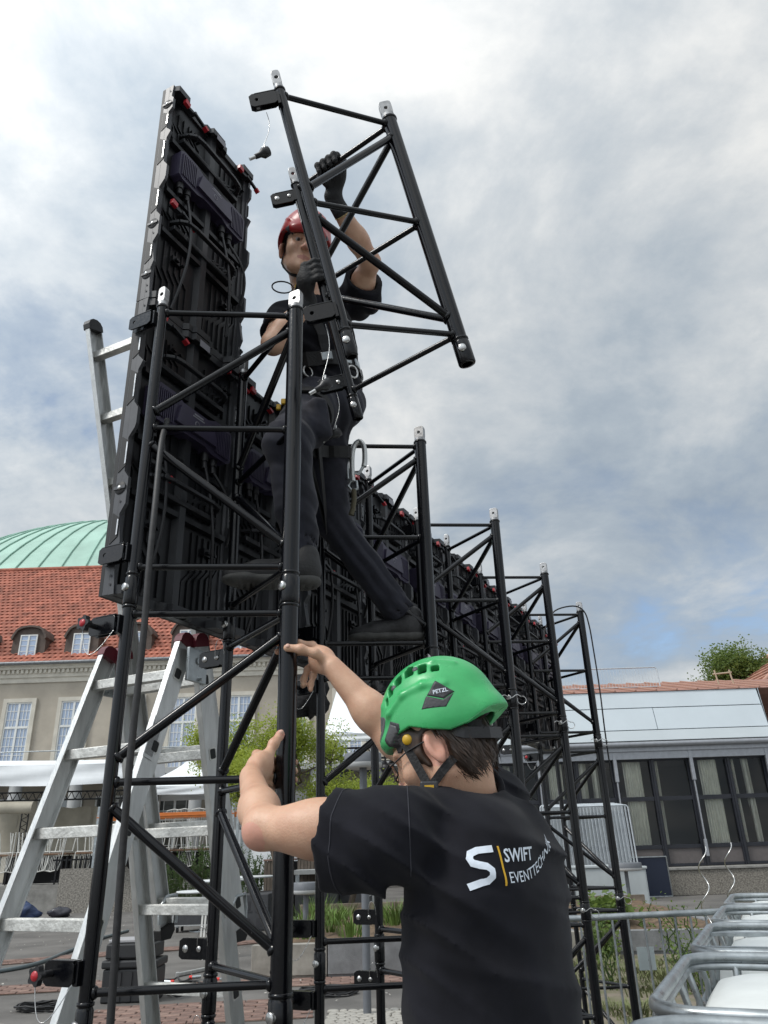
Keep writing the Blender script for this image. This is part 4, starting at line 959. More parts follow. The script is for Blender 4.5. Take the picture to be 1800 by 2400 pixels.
def pagoda(label, c, half, z0, zp, seed):
    t = thing('pagoda_tent', label, 'tent', (c[0], c[1], 0), 'white pagoda tents'); n = 10
    for k in range(4):
        a = [(-1, -1), (1, -1), (1, 1), (-1, 1)][k]; e = [(-1, -1), (1, -1), (1, 1), (-1, 1)][(k + 1) % 4]; ps = []
        for j in range(n + 1):
            s = j / n; r = half * (1 - s) ** 1.5 + .06 * s; z = lerp(z0, zp, s)
            for i in range(9): q = i / 8; ps.append((c[0] + lerp(a[0], e[0], q) * r, c[1] + lerp(a[1], e[1], q) * r, z - .05 * sin(pi * q) * (1 - s)))
        b = MB(); b.add(ps, [(j * 9 + i, j * 9 + i + 1, (j + 1) * 9 + i + 1, (j + 1) * 9 + i) for j in range(n) for i in range(8)], True); b.build('roof_panel', TENT, t, world=True)
        b = MB(); p, q = V((c[0] + a[0] * half, c[1] + a[1] * half, z0)), V((c[0] + e[0] * half, c[1] + e[1] * half, z0)); sagging(b, p, q, q - Z_ * .28, p - Z_ * .28, n=16, sag=0, wr=.03, seed=seed + k); b.build('valance', TENT, t, world=True)
        b = MB(); b.tube((c[0] + a[0] * half * .97, c[1] + a[1] * half * .97, 0), (c[0] + a[0] * half * .97, c[1] + a[1] * half * .97, z0), .045, 8); b.build('post', ALU, t, world=True)
pagoda('white pointed pagoda tent seen between the ladder legs', (-7.35, 29), 1.5, 3.75, 4.85, 3)
# hanging tarpaulin roof beyond the small tree
tp = thing('stage_roof', 'white tarpaulin stage roof above the lime tree', 'canopy', (-.6, 24, 0))
b = MB(); sagging(b, (-1.95, 23, 4.72), (1.6, 23, 4.62), (.2, 25.2, 6.15), (-1.75, 25.2, 6.35), n=18, m=10, sag=.03, wr=.09, seed=5); b.build('sheet', TENT, tp, world=True)
b = MB(); sagging(b, (-1.97, 22.98, 4.72), (1.6, 22.98, 4.62), (1.6, 22.96, 4.42), (-1.97, 22.96, 4.52), n=18, sag=.02, wr=.03, seed=6); b.build('valance', TENT, tp, world=True)
for x, y in ((-1.8, 23.1), (1.4, 23.1), (-1.6, 25.1), (.6, 25.1)):
    MB().tube((x, y, 0), (x, y, 4.6), .05, 8).build('post', BLK, tp, world=True)
b = MB(); girder(b, (-1.9, 23.3, 4.0), (1.5, 23.3, 4.0), .3, .03, 10); b.build('truss_beam', BLK, tp, world=True)
for i, x in enumerate((-1.3, -.75, -.2)):
    q = thing('stage_light', ['leftmost dark stage lamp hanging under the white stage roof', 'middle dark stage lamp hanging under the white stage roof', 'rightmost dark stage lamp hanging under the white stage roof'][i], 'stage light', (x, 23.3, 3.6), 'lamps under the stage roof')
    b = MB(); b.lathe([(0, -.18), (.13, -.16), (.15, .05), (.11, .16), (0, .17)], (x, 23.3, 3.72), (.3 * (i - 1), -.8, -.6), 14); b.build('lamp_body', PLB, q, world=True); b = MB(); b.path([(x - .17, 23.3, 3.72), (x - .17, 23.3, 3.92), (x + .17, 23.3, 3.92), (x + .17, 23.3, 3.72)], .015, 6); b.tube((x, 23.3, 3.9), (x, 23.3, 4.02), .03, 6); b.build('yoke', PLB, q, world=True)
# orange beams on grey posts
def rack(label, x0, x1, y, z, h, z2=None):
    t = thing('orange_beam_rack', label, 'rack', ((x0 + x1) / 2, y, 0), 'orange racks in front of the building')
    b = MB(); b.bb((x0, y - .03, z), (x1, y + .03, z + h)); b.bb((x0, y - .05, z + h * .35), (x1, y - .031, z + h * .55)); b.build('beam', ORG, t, world=True, bevel=.008)
    b = MB(); b.bb((x0, y + .85, z), (x1, y + .91, z + h)); b.build('beam', ORG, t, world=True, bevel=.008)
    for x in (x0 + .05, x1 - .05):
        for yy in (y, y + .88): b = MB(); b.bb((x - .04, yy - .04 + .001, 0), (x + .04, yy + .04, z + h + .25)); b.build('upright', GALV, t, world=True)
    return t
rack('orange rack beam behind the ladder and its front legs', -9.9, -5.3, 27.2, 2.72, .17)
rack('orange rack beam just right of the ladder', -5.2, -3.5, 27.0, 2.72, .17)
b = thing('orange_sign_beam', 'short orange beam high behind the pagoda tent', 'beam', (-6.8, 33, 0))
MB().bb((-7.2, 33, 5.25), (-5.9, 33.06, 5.45)).build('board', ORG, b, world=True); MB().tube((-7.0, 33.1, 0), (-7.0, 33.1, 5.3), .05, 8).build('post', GALV, b, world=True); MB().tube((-6.1, 33.1, 0), (-6.1, 33.1, 5.3), .05, 8).build('post', GALV, b, world=True)
# white wire chairs, stacked upside down on tables
def make_chair():
    t = thing('wire_chair', 'chair', 'chair'); w, d, h = .42, .42, .45
    for sx in (-1, 1):
        for sy in (-1, 1): MB().tube((sx * w / 2 * .85, sy * d / 2 * .85, h), (sx * w / 2 * 1.08, sy * d / 2 * 1.1, 0), .014, 6).build('leg', WHC, t)
    b = MB(); b.path([(x, y, h) for x, y in rrect(-w / 2, w / 2, -d / 2, d / 2, .06, 3)], .013, 6, True)
    for i in range(9): x = -w / 2 + w * (i + 1) / 10; b.tube((x, -d / 2, h), (x, d / 2, h), .006, 5)
    b.build('seat', WHC, t)
    b = MB(); loop = [(-w / 2, d / 2, h), (-w / 2 * .98, d / 2 + .05, h + .25), (-w / 2 * .8, d / 2 + .09, h + .40), (0, d / 2 + .10, h + .43), (w / 2 * .8, d / 2 + .09, h + .40), (w / 2 * .98, d / 2 + .05, h + .25), (w / 2, d / 2, h)]; b.path(loop, .014, 6)
    for i in range(8): x = (-w / 2 + w * (i + 1) / 9) * .9; b.tube((x, d / 2 + .01, h + .02), (x, d / 2 + .095, h + .415), .006, 5)
    b.build('backrest', WHC, t); return t
ck = make_chair(); k = 0
spots = []
for i in range(7): spots.append((-12.95 + i * .28, 28.0 + .12 * (i % 2), 1.78, True, .25 * (i % 3 - 1)))
for i in range(6): spots.append((-10.35 + i * .31, 28.0 + .10 * (i % 2), 1.76, True, .3 * (i % 3 - 1) + .2))
for i in range(7): spots.append((-7.75 + i * .29, 28.0 + .10 * (i % 2), 1.78, i % 3 == 0, .2 * (i % 3 - 1)))
ordn = ['first', 'second', 'third', 'fourth', 'fifth', 'sixth', 'seventh']
for q, (x, y, z, inv, rz) in enumerate(spots):
    t = ck if q == 0 else copy_tree(ck); gi = 0 if q < 7 else (1 if q < 13 else 2); i = q - (0, 7, 13)[gi]
    t.location = (x, y, z + (.66 if inv else 0)); t.scale = (1.4, 1.4, 1.4); t.rotation_euler = (pi if inv else 0, 0, rz + (pi if not inv else 0))
    tag(t, f'white wire chair, {ordn[i]} from the left {["on the table at the left frame edge", "on the table right of the first ladder leg", "behind the ladder legs"][gi]}', 'chair', 'stacked white wire chairs')
for i, (x0, x1, y) in enumerate(((-13.3, -10.95, 28.0), (-10.65, -8.6, 28.0), (-8.0, -5.8, 28.0))):
    t = thing('folding_table', ['long table under the chairs at the left frame edge', 'long table under the chairs behind the aggregate planter', 'long table under the chairs behind the ladder legs'][i], 'table', (x0, y, 0), 'tables carrying the white chairs')
    MB().bb((x0, y - .35, 1.71), (x1, y + .38, 1.765)).build('table_top', mat('brown_table_top', (.16, .09, .05), .6, var=.2), t, world=True, bevel=.008)
    for x in (x0 + .15, x1 - .15):
        for yy in (y - .28, y + .3): MB().tube((x, yy, .82), (x, yy, 1.71), .02, 6).build('leg', BLK, t, world=True)
    MB().bb((x0 + .05, y + .32, .85), (x1 - .05, y + .34, 1.68)).build('skirt', mat('black_cloth', (.012, .012, .013), .9), t, world=True)
# dark case and picket fence under the first table
fc = thing('picket_fence', 'black picket fence behind the concrete planters', 'fence', (-9, 26, 0))
for i in range(20): MB().bb((-11.2 + i * .16, 27.5, .82), (-11.15 + i * .16, 27.53, 1.65)).build('picket', BLK, fc, world=True)
for z in (.9, 1.52): MB().bb((-11.3, 27.531, z), (-7.9, 27.56, z + .05)).build('rail', BLK, fc, world=True)
# concrete planters
def planter(label, x0, x1, y0, y1, h, m):
    t = thing('concrete_planter', label, 'planter', ((x0 + x1) / 2, y0, 0), 'concrete planters left'); w = .14
    b = MB(); b.bb((x0, y0, 0), (x1, y0 + w, h)); b.bb((x0, y1 - w, 0), (x1, y1, h)); b.bb((x0, y0 + w, 0), (x0 + w, y1 - w, h)); b.bb((x1 - w, y0 + w, 0), (x1, y1 - w, h)); b.build('shell', m, t, world=True)
    MB().bb((x0 + w, y0 + w, 0), (x1 - w, y1 - w, h - .08)).build('soil', SOIL, t, world=True); return t
AGG2 = mat('pebble_aggregate', (.24, .225, .20), .95, var=.5, vscale=22, bump=.9, bscale=40, detail=3)
p = g(128, 2142); planter('tall pebble concrete planter behind the ladder legs', p.x, p.x + 3.2, p.y, p.y + .9, 1.28, AGG2)
p = g(-60, 2146); p2 = g(128, 2144); planter('low concrete planter at the left edge beside the pebble planter', p.x, p2.x - .15, p.y - .2, p.y + .6, .70, CONC)
def lump(name, label, cat, c, r, m, seed, k=.18, group=None):
    rnd = random.Random(seed); ph = [rnd.uniform(0, 6) for _ in range(6)]; ps = []; n, q = 20, 12
    for j in range(q + 1):
        for i in range(n):
            a, t = 2 * pi * i / n, pi * j / q; d = V((sin(t) * cos(a), sin(t) * sin(a), cos(t))); s = 1 + k * (sin(3 * a + ph[0] + 2 * t) * sin(2 * t + ph[1]) + .6 * sin(7 * a + ph[2]) * sin(5 * t + ph[3]) + .4 * sin(11 * a + 4 * t + ph[4])); ps.append(V(c) + V((d.x * r[0], d.y * r[1], max(d.z, -.75) * r[2])) * s)
    b = MB(); b.add(ps, [(j * n + i, j * n + (i + 1) % n, (j + 1) * n + (i + 1) % n, (j + 1) * n + i) for j in range(q) for i in range(n)], True); o = b.build(name, m); tag(o, label, cat, group); return o
BAG = mat('black_bin_bag', (.010, .010, .012), .25, bump=.3, bscale=12)
lump('bin_bag', 'shiny black bin bag standing on the pebble planter', 'bag', (-8.3, 27.0, 1.62), (.52, .34, .46), BAG, 1)
lump('bin_bag', 'small dark bag on the ground before the planters', 'bag', V(g(138, 2150)) + Z_ * .12, (.32, .2, .15), mat('grey_bag', (.035, .035, .045), .35, bump=.3, bscale=12), 2)
lump('plastic_bag', 'crumpled silver plastic bag on the planter edge', 'bag', (-9.2, 26.85, 1.38), (.45, .22, .12), mat('silver_foil', (.45, .46, .48), .35, .5), 3)
lump('blue_tarp', 'crumpled dark blue tarp on the ground at the left edge', 'tarp', V(g(35, 2158)) + Z_ * .18, (.62, .3, .25), mat('blue_tarp', (.025, .045, .11), .4, bump=.4, bscale=10), 4, .25)
# flight case with castors, white round table tops on it
def flight_case(label, c, w, d, h, m=DKG, wheels=True):
    t = thing('flight_case', label, 'case', c); x, y, z0 = c[0], c[1], .13 if wheels else 0
    MB().bb((x - w / 2, y, z0), (x + w / 2, y + d, z0 + h)).build('body', m, t, world=True)
    b = MB(); e = .022
    for zz in (z0 + .011, z0 + h - .011, z0 + h * .72): b.bb((x - w / 2 - .006, y - .006, zz - .011), (x + w / 2 + .006, y + .03, zz + .011)); b.bb((x + w / 2 - .02, y + .0301, zz - .011), (x + w / 2 + .006, y + d, zz + .011))
    for xx in (x - w / 2, x + w / 2): b.bb((xx - .012, y - .009, z0 - .002), (xx + .012, y + .022, z0 + h + .002))
    b.build('edge_profile', ALU, t, world=True)
    if wheels:
        for xx in (x - w / 2 + .09, x + w / 2 - .09):
            for yy in (y + .09, y + d - .09):
                b = MB(); b.tube((xx - .02, yy, .055), (xx + .02, yy, .055), .055, 14); wo = b.build('castor', RUBB, t, world=True); b = MB(); b.bb((xx - .03, yy - .03, .10), (xx + .03, yy + .03, .13)); b.bb((xx - .03, yy - .012, .05), (xx - .024, yy + .012, .10)); b.bb((xx + .024, yy - .012, .05), (xx + .03, yy + .012, .10)); o = b.build('fork', GALV, wo); o.location = -V(t.location)
    b = MB(); b.bb((x - .05, y - .012, z0 + h * .66), (x + .05, y - .0065, z0 + h * .80)); b.build('latch', CHR, t, world=True); return t
p = g(448, 2186); flight_case('dark flight case with silver edges on castors behind the ladder', (p.x, p.y, 0), .84, .6, .46)
for i, (dx, dy, z, r) in enumerate(((.15, .35, .78, .62), (.55, .9, .98, .60), (1.05, 1.3, 1.02, .58))):
    c = V((p.x + dx, p.y + dy, z)); t = thing('round_table', ['white round table top resting above the flight case', 'white round table top behind the flight case, middle one', 'white round table top behind the flight case, farthest one'][i], 'table', (c.x, c.y, 0), 'white round tables')
    b = MB(); b.lathe([(0, .03), (r - .02, .03), (r, .015), (r - .02, -.01), (0, -.01)], c, n=32); b.build('table_top', mat('white_table_top', (.62, .65, .66), .45), t, world=True); b = MB(); b.tube((c.x, c.y, .03), (c.x, c.y, z - .01), .04, 10); b.lathe([(.28, 0), (.28, .02), (.04, .04)], (c.x, c.y, 0), n=20); b.build('pedestal', GALV, t, world=True)
# subwoofer speakers
def speaker(label, c, w, d, h, rows, cols=2):
    t = thing('subwoofer', label, 'speaker', c, 'grey subwoofers'); x, y, z = c
    MB().bb((x, y, z), (x + w, y + d, z + h)).build('cabinet', DKG, t, world=True, bevel=.02)
    for r in range(rows):
        for k_ in range(cols):
            a = x + w * (.16 + .42 * k_ + .02); b = MB(); b.bb((a, y - .006, z + h * (.10 + .46 * r)), (a + w * .22, y + .01, z + h * (.10 + .46 * r) + h * .26)); b.build('port', INK, t, world=True, bevel=.01)
            b = MB(); b.bb((a - .03, y - .012, z + h * (.10 + .46 * r) - .03), (a + w * .22 + .03, y - .0005, z + h * (.10 + .46 * r) - .005)); b.build('port_lip', DKG, t, world=True)
p = g(556, 2184); speaker('dark grey speaker cabinet with square ports right of the flight case', (p.x, p.y, 0), .66, 1.6, .72, 2)
p = g(684, 2172); speaker('wide dark speaker cabinet behind the short round lamp', (p.x, p.y + .5, .15), 1.0, .8, .72, 2, 2)
p = g(790, 2166); t = speaker('black speaker cabinet left of the tall lamp pole', (p.x, p.y + .7, .15), .85, .8, .78, 1, 1)
st_ = thing('stage_platform', 'long grey platform edge above the speakers', 'platform', (-.5, 21.5, 0))
MB().bb((-2.6, 21.3, 1.02), (1.5, 23, 1.12)).build('deck', mat('grey_deck', (.30, .31, .31), .8, var=.1), st_, world=True); 
for x in (-2.5, -.6, 1.4): MB().bb((x - .05, 21.4, 0), (x + .05, 21.5, 1.02)).build('leg', GALV, st_, world=True)
b = MB(); girder(b, (-.78, 19.4, .3), (-.78, 19.4, 2.2), .25, .025, 9, (1, 0, 0)); o = b.build('aluminium_truss', ALU); tag(o, 'short upright aluminium truss behind the second tower', 'truss')
# slatted wooden planters
def slat_box(label, x0, x1, y, z0, z1):
    t = thing('slatted_planter', label, 'planter', ((x0 + x1) / 2, y, 0), 'slatted wooden planters'); n = int((x1 - x0) / .085)
    for i in range(n): a = x0 + (x1 - x0) * i / n; MB().bb((a, y, z0), (a + (x1 - x0) / n - .012, y + .03, z1)).build('slat', WOODB, t, world=True)
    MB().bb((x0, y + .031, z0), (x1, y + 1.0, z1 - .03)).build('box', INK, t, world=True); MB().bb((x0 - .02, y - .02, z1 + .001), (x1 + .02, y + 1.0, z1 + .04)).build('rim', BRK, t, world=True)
p = at_y(618, 2060, 22.5); q = at_y(690, 2030, 22.5); slat_box('slatted wooden planter directly right of the shrubs', p.x, q.x, 22.5, 0, 1.35)
p = at_y(697, 2060, 22.3); q = at_y(752, 2030, 22.3); slat_box('slatted wooden planter behind the short round lamp', p.x, q.x, 22.3, 0, 1.40)
# shrubs
def shrub(label, x, y, h, w, seed, m=None):
    t = thing('shrub', label, 'shrub', (x, y, 0), 'shrubs behind the cases'); rnd = random.Random(seed); b = MB(); s = MB()
    for _ in range(46):
        a = rnd.uniform(0, 2 * pi); L = h * rnd.uniform(.6, 1.1); o = V((x + rnd.gauss(0, w * .35), y + rnd.gauss(0, w * .25), 0)); d = V((cos(a) * .28, sin(a) * .28, 1)).normalized(); s.tube(o, o + d * L * .9, .008, 4, r1=.003, caps=False)
        for _ in range(80):
            f = rnd.uniform(.12, 1); p = o + d * L * f; e = V((rnd.gauss(0, 1), rnd.gauss(0, 1), rnd.uniform(.2, 1.6))).normalized() * rnd.uniform(.05, .13); w_ = e.cross(V((rnd.gauss(0, 1), rnd.gauss(0, 1), 0.1))).normalized() * .012; b.add([p - w_, p + w_, p + e], [(0, 1, 2)])
    s.build('stems', BARK, t, world=True); b.build('foliage', m or LF3, t, world=True)
for i, (x, y, h, w) in enumerate(((-6.4, 24.4, 1.55, .8), (-5.55, 24.2, 1.8, .8), (-4.75, 24.0, 1.7, .8), (-4.0, 23.8, 1.45, .7))): shrub(['leftmost dark green shrub behind the white tables', 'second dark green shrub behind the ladder leg', 'third dark green shrub near the slatted planter', 'rightmost dark green shrub beside the slatted planter'][i], x, y, h, w, i + 3)
t = thing('canvas_screen', 'large white canvas screen behind the shrubs', 'screen', (-4.2, 28, 0)); b = MB(); sagging(b, (-5.9, 28, 2.35), (-2.6, 28, 2.25), (-2.6, 28, .1), (-5.9, 28, .1), n=16, sag=0, wr=.05, seed=9); b.build('sheet', TENT, t, world=True)
for x in (-5.9, -4.2, -2.6): MB().tube((x, 28.05, 0), (x, 28.05, 2.4), .03, 6).build('post', GALV, t, world=True)
# round headed lamps
def lamp(label, base, ztop, r=.21):
    t = thing('round_lamp', label, 'lamp', base, 'round headed lamps'); LGM = mat('lamp_grey', (.13, .14, .155), .5, var=.08)
    MB().tube(base, V((base[0], base[1], ztop - .1)), .042, 14).build('pole', LGM, t, world=True)
    b = MB(); b.lathe([(0, ztop), (r - .01, ztop), (r, ztop - .01), (r, ztop - .105)], (base[0], base[1], 0), n=36); hd_ = b.build('head', LGM, t, world=True)
    b = MB(); b.lathe([(r + .004, ztop - .106), (r + .004, ztop - .150), (r - .05, ztop - .165), (.04, ztop - .15)], (base[0], base[1], 0), n=36); o = b.build('rim', mat('lamp_rim', (.50, .51, .51), .5), hd_); o.location = -V(t.location)
lamp('tall round headed grey lamp left of the green helmet', V((-.33, 9.02, 0)), 2.52)
p = at_d(716, 2192, 13.0); lamp('short round headed lamp in the raised bed', V((p.x, p.y, .36)), 1.10)
# cables, hose, tool boxes on the ground
def coil(label, c, r, n, m, seed, rr=.008, thingname='cable_coil'):
    rnd = random.Random(seed); pts = []
    for i in range(n * 16):
        a = 2 * pi * i / 16; q = r * (1 + .12 * sin(i * .37 + seed) + rnd.gauss(0, .02)); pts.append(V(c) + V((q * cos(a) + .03 * sin(i * .13), q * .75 * sin(a), .012 + .05 * (i / (n * 16)) + .012 * sin(i * 1.7))))
    o = MB().path(pts, rr, 6).build(thingname, m); tag(o, label, 'cable'); return o
CBL = mat('black_cable', (.015, .015, .016), .5)
coil('black cable coil on the ground below the lower left knob', g(100, 2368), .26, 8, CBL, 1, .009)
coil('black cable coil before the raised bed', g(765, 2332), .30, 8, CBL, 2, .009)
coil('tangled cable coil left of the second tower foot', g(700, 2340), .28, 6, CBL, 5, .009)
for i, (px, py, s) in enumerate(((395, 2300, 1), (425, 2318, 2), (455, 2305, 3), (402, 2335, 4), (470, 2322, 6))):
    c = g(px, py); rnd = random.Random(s); t = thing('connector_lead', ['short lead with red marked plugs nearest the tool box', 'short lead with red marked plugs, second in the heap', 'short lead with red marked plugs, top right of the heap', 'short lead with red marked plugs, lowest in the heap', 'short lead with red marked plugs by the tower foot'][i], 'cable', c, 'leads heaped on the paving')
    pts = [c + V((-.30 + .6 * j / 9, .12 * sin(j * 1.3 + s), .02 + .015 * sin(j * 2.1 + s))) for j in range(10)]; MB().path(smooth_path(pts, 3), .012, 6).build('cord', CBL, t, world=True)
    for q, dd in ((pts[0], -1), (pts[-1], 1)):
        MB().tube(q, q + V((.12 * dd, .03, .005)), .022, 10).build('plug', GALV, t, world=True); MB().tube(q + V((-.03 * dd, 0, 0)), q + V((.01 * dd, 0, 0)), .025, 10).build('red_band', mat('signal_red', (.65, .03, .02), .5), t, world=True)
hp_ = [g(-60, 2290), g(0, 2281), g(60, 2270), g(110, 2255), g(150, 2238), g(185, 2224), g(230, 2205), g(300, 2185)]
tag(MB().path(smooth_path([q + Z_ * .03 for q in hp_]), .030, 8).build('hose', mat('blue_grey_hose', (.12, .15, .16), .5)), 'blue grey hose running across the paving at left', 'hose')
tb_ = thing('tool_box_stack', 'stack of black plastic tool boxes behind the front ladder leg', 'tool box', V(g(296, 2352))); p = tb_.location
PLD = mat('tool_box_plastic', (.022, .023, .025), .5, bump=.1, bscale=100)
MB().bb((p.x - .31, p.y, 0), (p.x + .31, p.y + .42, .34)).build('bottom_box', PLD, tb_, world=True, bevel=.02); b = MB()
for i in range(5): b.bb((p.x - .27 + i * .125, p.y - .012, .02), (p.x - .21 + i * .125, p.y + .01, .31))
b.build('ribs', PLD, tb_, world=True)['kind'] = 'stuff'
MB().bb((p.x - .33, p.y - .02, .345), (p.x + .33, p.y + .43, .43)).build('lid', PLD, tb_, world=True, bevel=.02); MB().bb((p.x - .30, p.y, .44), (p.x + .28, p.y + .4, .60)).build('top_box', PLD, tb_, world=True, bevel=.02); MB().bb((p.x - .28, p.y + .02, .605), (p.x + .24, p.y + .38, .64)).build('tray', mat('grey_tray', (.35, .35, .36), .6, bump=.5, bscale=40), tb_, world=True, bevel=.01)
for x in (-.18, .14): MB().bb((p.x + x, p.y - .03, .34), (p.x + x + .06, p.y - .012, .47)).build('latch', PLB, tb_, world=True, bevel=.005)
wr_ = thing('slatted_rack', 'white slatted folding rack leaning behind the third ladder rung', 'rack', V(g(488, 2250))); p = wr_.location
for i in range(6): MB().bar((p.x - .15 + i * .05, p.y, 0), (p.x - .15 + i * .05, p.y + .12, .88), .028, .02).build('slat', WHC, wr_, world=True)
for z in (.05, .84): MB().bar((p.x - .18, p.y + z * .13 + .02, z), (p.x + .13, p.y + z * .13 + .02, z), .03, .02).build('cross_rail', WHC, wr_, world=True)
p = g(415, 2290); q = g(462, 2275); al_ = MB().bar(p + Z_ * .03, q + V((.3, .2, .03)), .06, .04).bar(p + V((-.02, 0, .03)), p + V((.02, .01, .03)), .075, .055); tag(al_.build('alloy_profile', ALU, bevel=.006), 'aluminium profile bar lying on the paving', 'bar')
# black bag hanging from the second tower
c = at_d(724, 1634, 3.05); o = lump('hanging_bag', 'black fabric bag hanging from the second tower bracket', 'bag', c, (.075, .06, .085), mat('bag_fabric', (.014, .014, .016), .7, bump=.4, bscale=60), 8, .22)
# ------------------------------------------------------------------ middle ground, right
GC = mat('grey_cabinet', (.42, .455, .465), .55, var=.06, vscale=3)
def cabinet(label, x0, x1, y, d, h, vent=None):
    t = thing('electrical_cabinet', label, 'cabinet', ((x0 + x1) / 2, y, 0), 'grey cabinets by the terrace'); MB().bb((x0, y, .04), (x1, y + d, h)).build('housing', GC, t, world=True, bevel=.012); MB().bb((x0 - .03, y - .04, h + .001), (x1 + .03, y + d + .03, h + .06)).build('lid', GC, t, world=True, bevel=.015); MB().bb((x0 + .03, y - .008, .10), (x1 - .03, y + .001, h - .05)).build('door', GC, t, world=True, bevel=.004); MB().bb((x0 + .02, y + .02, 0), (x1 - .02, y + d - .02, .04)).build('base', CONC, t, world=True)
    if vent:
        for i in range(6):
            for j in range(3): MB().bb((vent + i * .06, y - .012, .13 + j * .05), (vent + .04 + i * .06, y - .0081, .165 + j * .05)).build('vent_slot', INK, t, world=True)
    return t
q0 = at_d(1350, 2040, 20.4); q1 = at_d(1455, 2040, 20.2); q2 = at_d(1533, 2040, 20.0)
cabinet('grey cabinet left of its twin behind the towers', q0.x, q1.x - .05, 20.0, .6, .98); cabinet('grey cabinet with a vent grid next to the dark panel', q1.x, q2.x, 19.75, .6, .94, q1.x + .18)
cabinet('small grey cabinet half hidden behind the fourth tower', q0.x - 1.1, q0.x - .15, 20.2, .5, .80)
lamp('round headed lamp in front of the grey cabinets', V((5.15, 18.9, 0)), 1.10, .36)
dp_ = thing('dark_panel', 'dark blue framed panel leaning against the terrace wall', 'panel', (7.2, 25, 0)); a = at_y(1485, 2008, 25.3); c = at_y(1560, 2007, 25.3); e = at_z(1576, 2100, .02)
u_ = V((e.x - c.x, e.y - c.y, e.z - c.z)); b = MB(); b.prism([(0, 0), (1.55, 0), (1.55, 1), (0, 1)], V((c.x - 1.55, c.y, c.z)), X_, u_, V((0, -.03, .015))); b.build('face', mat('navy_face', (.035, .045, .075), .3), dp_, world=True)
b = MB()
for s0, s1 in (((0, 0), (1.55, 0)), ((1.55, 0), (1.55, 1)), ((0, 1), (1.55, 1))): b.bar(V((c.x - 1.55 + s0[0], c.y - .035, c.z)) + u_ * s0[1], V((c.x - 1.55 + s1[0], c.y - .035, c.z)) + u_ * s1[1], .035, .03)
b.build('rim', GALV, dp_, world=True)
for i in range(5):
    y = 25.2 - .12 * i; barrier('fence_panel', ['front most mesh fence panel of the stack by the terrace', 'second mesh fence panel of the stack by the terrace', 'third mesh fence panel of the stack by the terrace', 'fourth mesh fence panel of the stack by the terrace', 'rear most mesh fence panel of the stack by the terrace'][4 - i], V((4.55 + .04 * i, y, .80)), V((6.92 + .05 * i, y, .80)), 1.84 - .02 * i, 22, .08, V((-.02, .10, 0)), .022, .011, False, 'stack of fence panels', grm=PALE)
fp_ = thing('pallet_platform', 'low platform carrying the stacked fence panels', 'platform', (5.8, 24.6, 0)); MB().bb((4.3, 24.5, .70), (7.1, 25.8, .80)).build('deck', mat('plank_deck', (.20, .17, .13), .85, var=.3), fp_, world=True)
for x in (4.4, 5.7, 6.95): MB().bb((x, 24.55, 0), (x + .1, 25.7, .70)).build('bearer', CONC, fp_, world=True)
barrier('roof_barrier', 'pale crowd barrier standing on the pavilion roof', V((5.9, 28.3, 6.68)), V((9.95, 28.3, 6.68)), .78, 34, .05, V((0, .1, 0)), .022, .006, False, grm=PALE)
t = thing('roof_trestle', 'small wooden trestle on the pavilion roof right of the barrier', 'trestle', (12.5, 28.5, 6.7))
for x in (12.2, 12.75): MB().tube((x, 28.5, 6.7), (x - .08, 28.5, 7.3), .03, 6).build('leg', mat('pale_wood', (.45, .36, .26), .8), t, world=True)
MB().tube((12.05, 28.5, 7.15), (12.75, 28.5, 7.2), .03, 6).build('cross_bar', MATS['pale_wood'], t, world=True)
# spiral plant stakes and plants
for i, (x, y0_, y1_, d, tl_) in enumerate(((1652, 1985, 2240, 9.5, 'left'), (1712, 1975, 2200, 10.5, 'right'))):
    p0, p1 = at_d(x, y1_, d), at_d(x - 8, y0_, d); p0.z = .0; pts = [p0.lerp(p1, j / 60) + V((.045 * cos(j * .42), .045 * sin(j * .42), 0)) for j in range(61)]; tag(MB().path(pts, .0065, 6).build('spiral_stake', CHR), f'bright spiral plant stake, {tl_} one above the tanks', 'plant stake', 'spiral plant stakes')
def vine(label, c, h, w, seed, n=900, ls=.05):
    t = thing('climbing_plant', label, 'plant', c, 'plants behind the barrier'); rnd = random.Random(seed); s = MB(); b = MB()
    for _ in range(9):
        p = V(c) + V((rnd.gauss(0, w * .15), rnd.gauss(0, w * .15), 0)); pts = [p]
        for j in range(8): p = p + V((rnd.gauss(0, w * .16), rnd.gauss(0, w * .16), h / 8 * rnd.uniform(.6, 1.2))); pts.append(p)
        s.path(pts, .006, 5, caps=False)
        for _ in range(n // 9):
            q = rnd.choice(pts[1:]) + V((rnd.gauss(0, .07), rnd.gauss(0, .07), rnd.gauss(0, .07))); e = V((rnd.gauss(0, 1), rnd.gauss(0, 1), rnd.gauss(-.2, .7))).normalized() * ls * rnd.uniform(.6, 1.4); w_ = e.cross(V((rnd.gauss(0, 1), rnd.gauss(0, 1), 1))).normalized() * ls * .35; b.add([q, q + e * .5 + w_, q + e, q + e * .5 - w_], [(0, 1, 2, 3)])
    s.build('stem', LF3, t, world=True); b.build('foliage', LF2, t, world=True)
vine('leafy climbing plant behind the fourth tower', g(1430, 2320), .8, .25, 1, 160, .04); vine('leafy plant growing against the bed beside the tanks', g(1610, 2300), .85, .35, 2, 420, .04); vine('bushy green plant just behind the nearest tank', g(1640, 2330), .6, .35, 5, 320, .04)
vine('broad leaved plant in the right raised bed', V((3.6, 14.4, .3)), .35, .8, 3, 500, .14); vine('low green plant at the right raised bed corner', V((3.0, 12.6, .0)), .45, .4, 4, 400, .09)
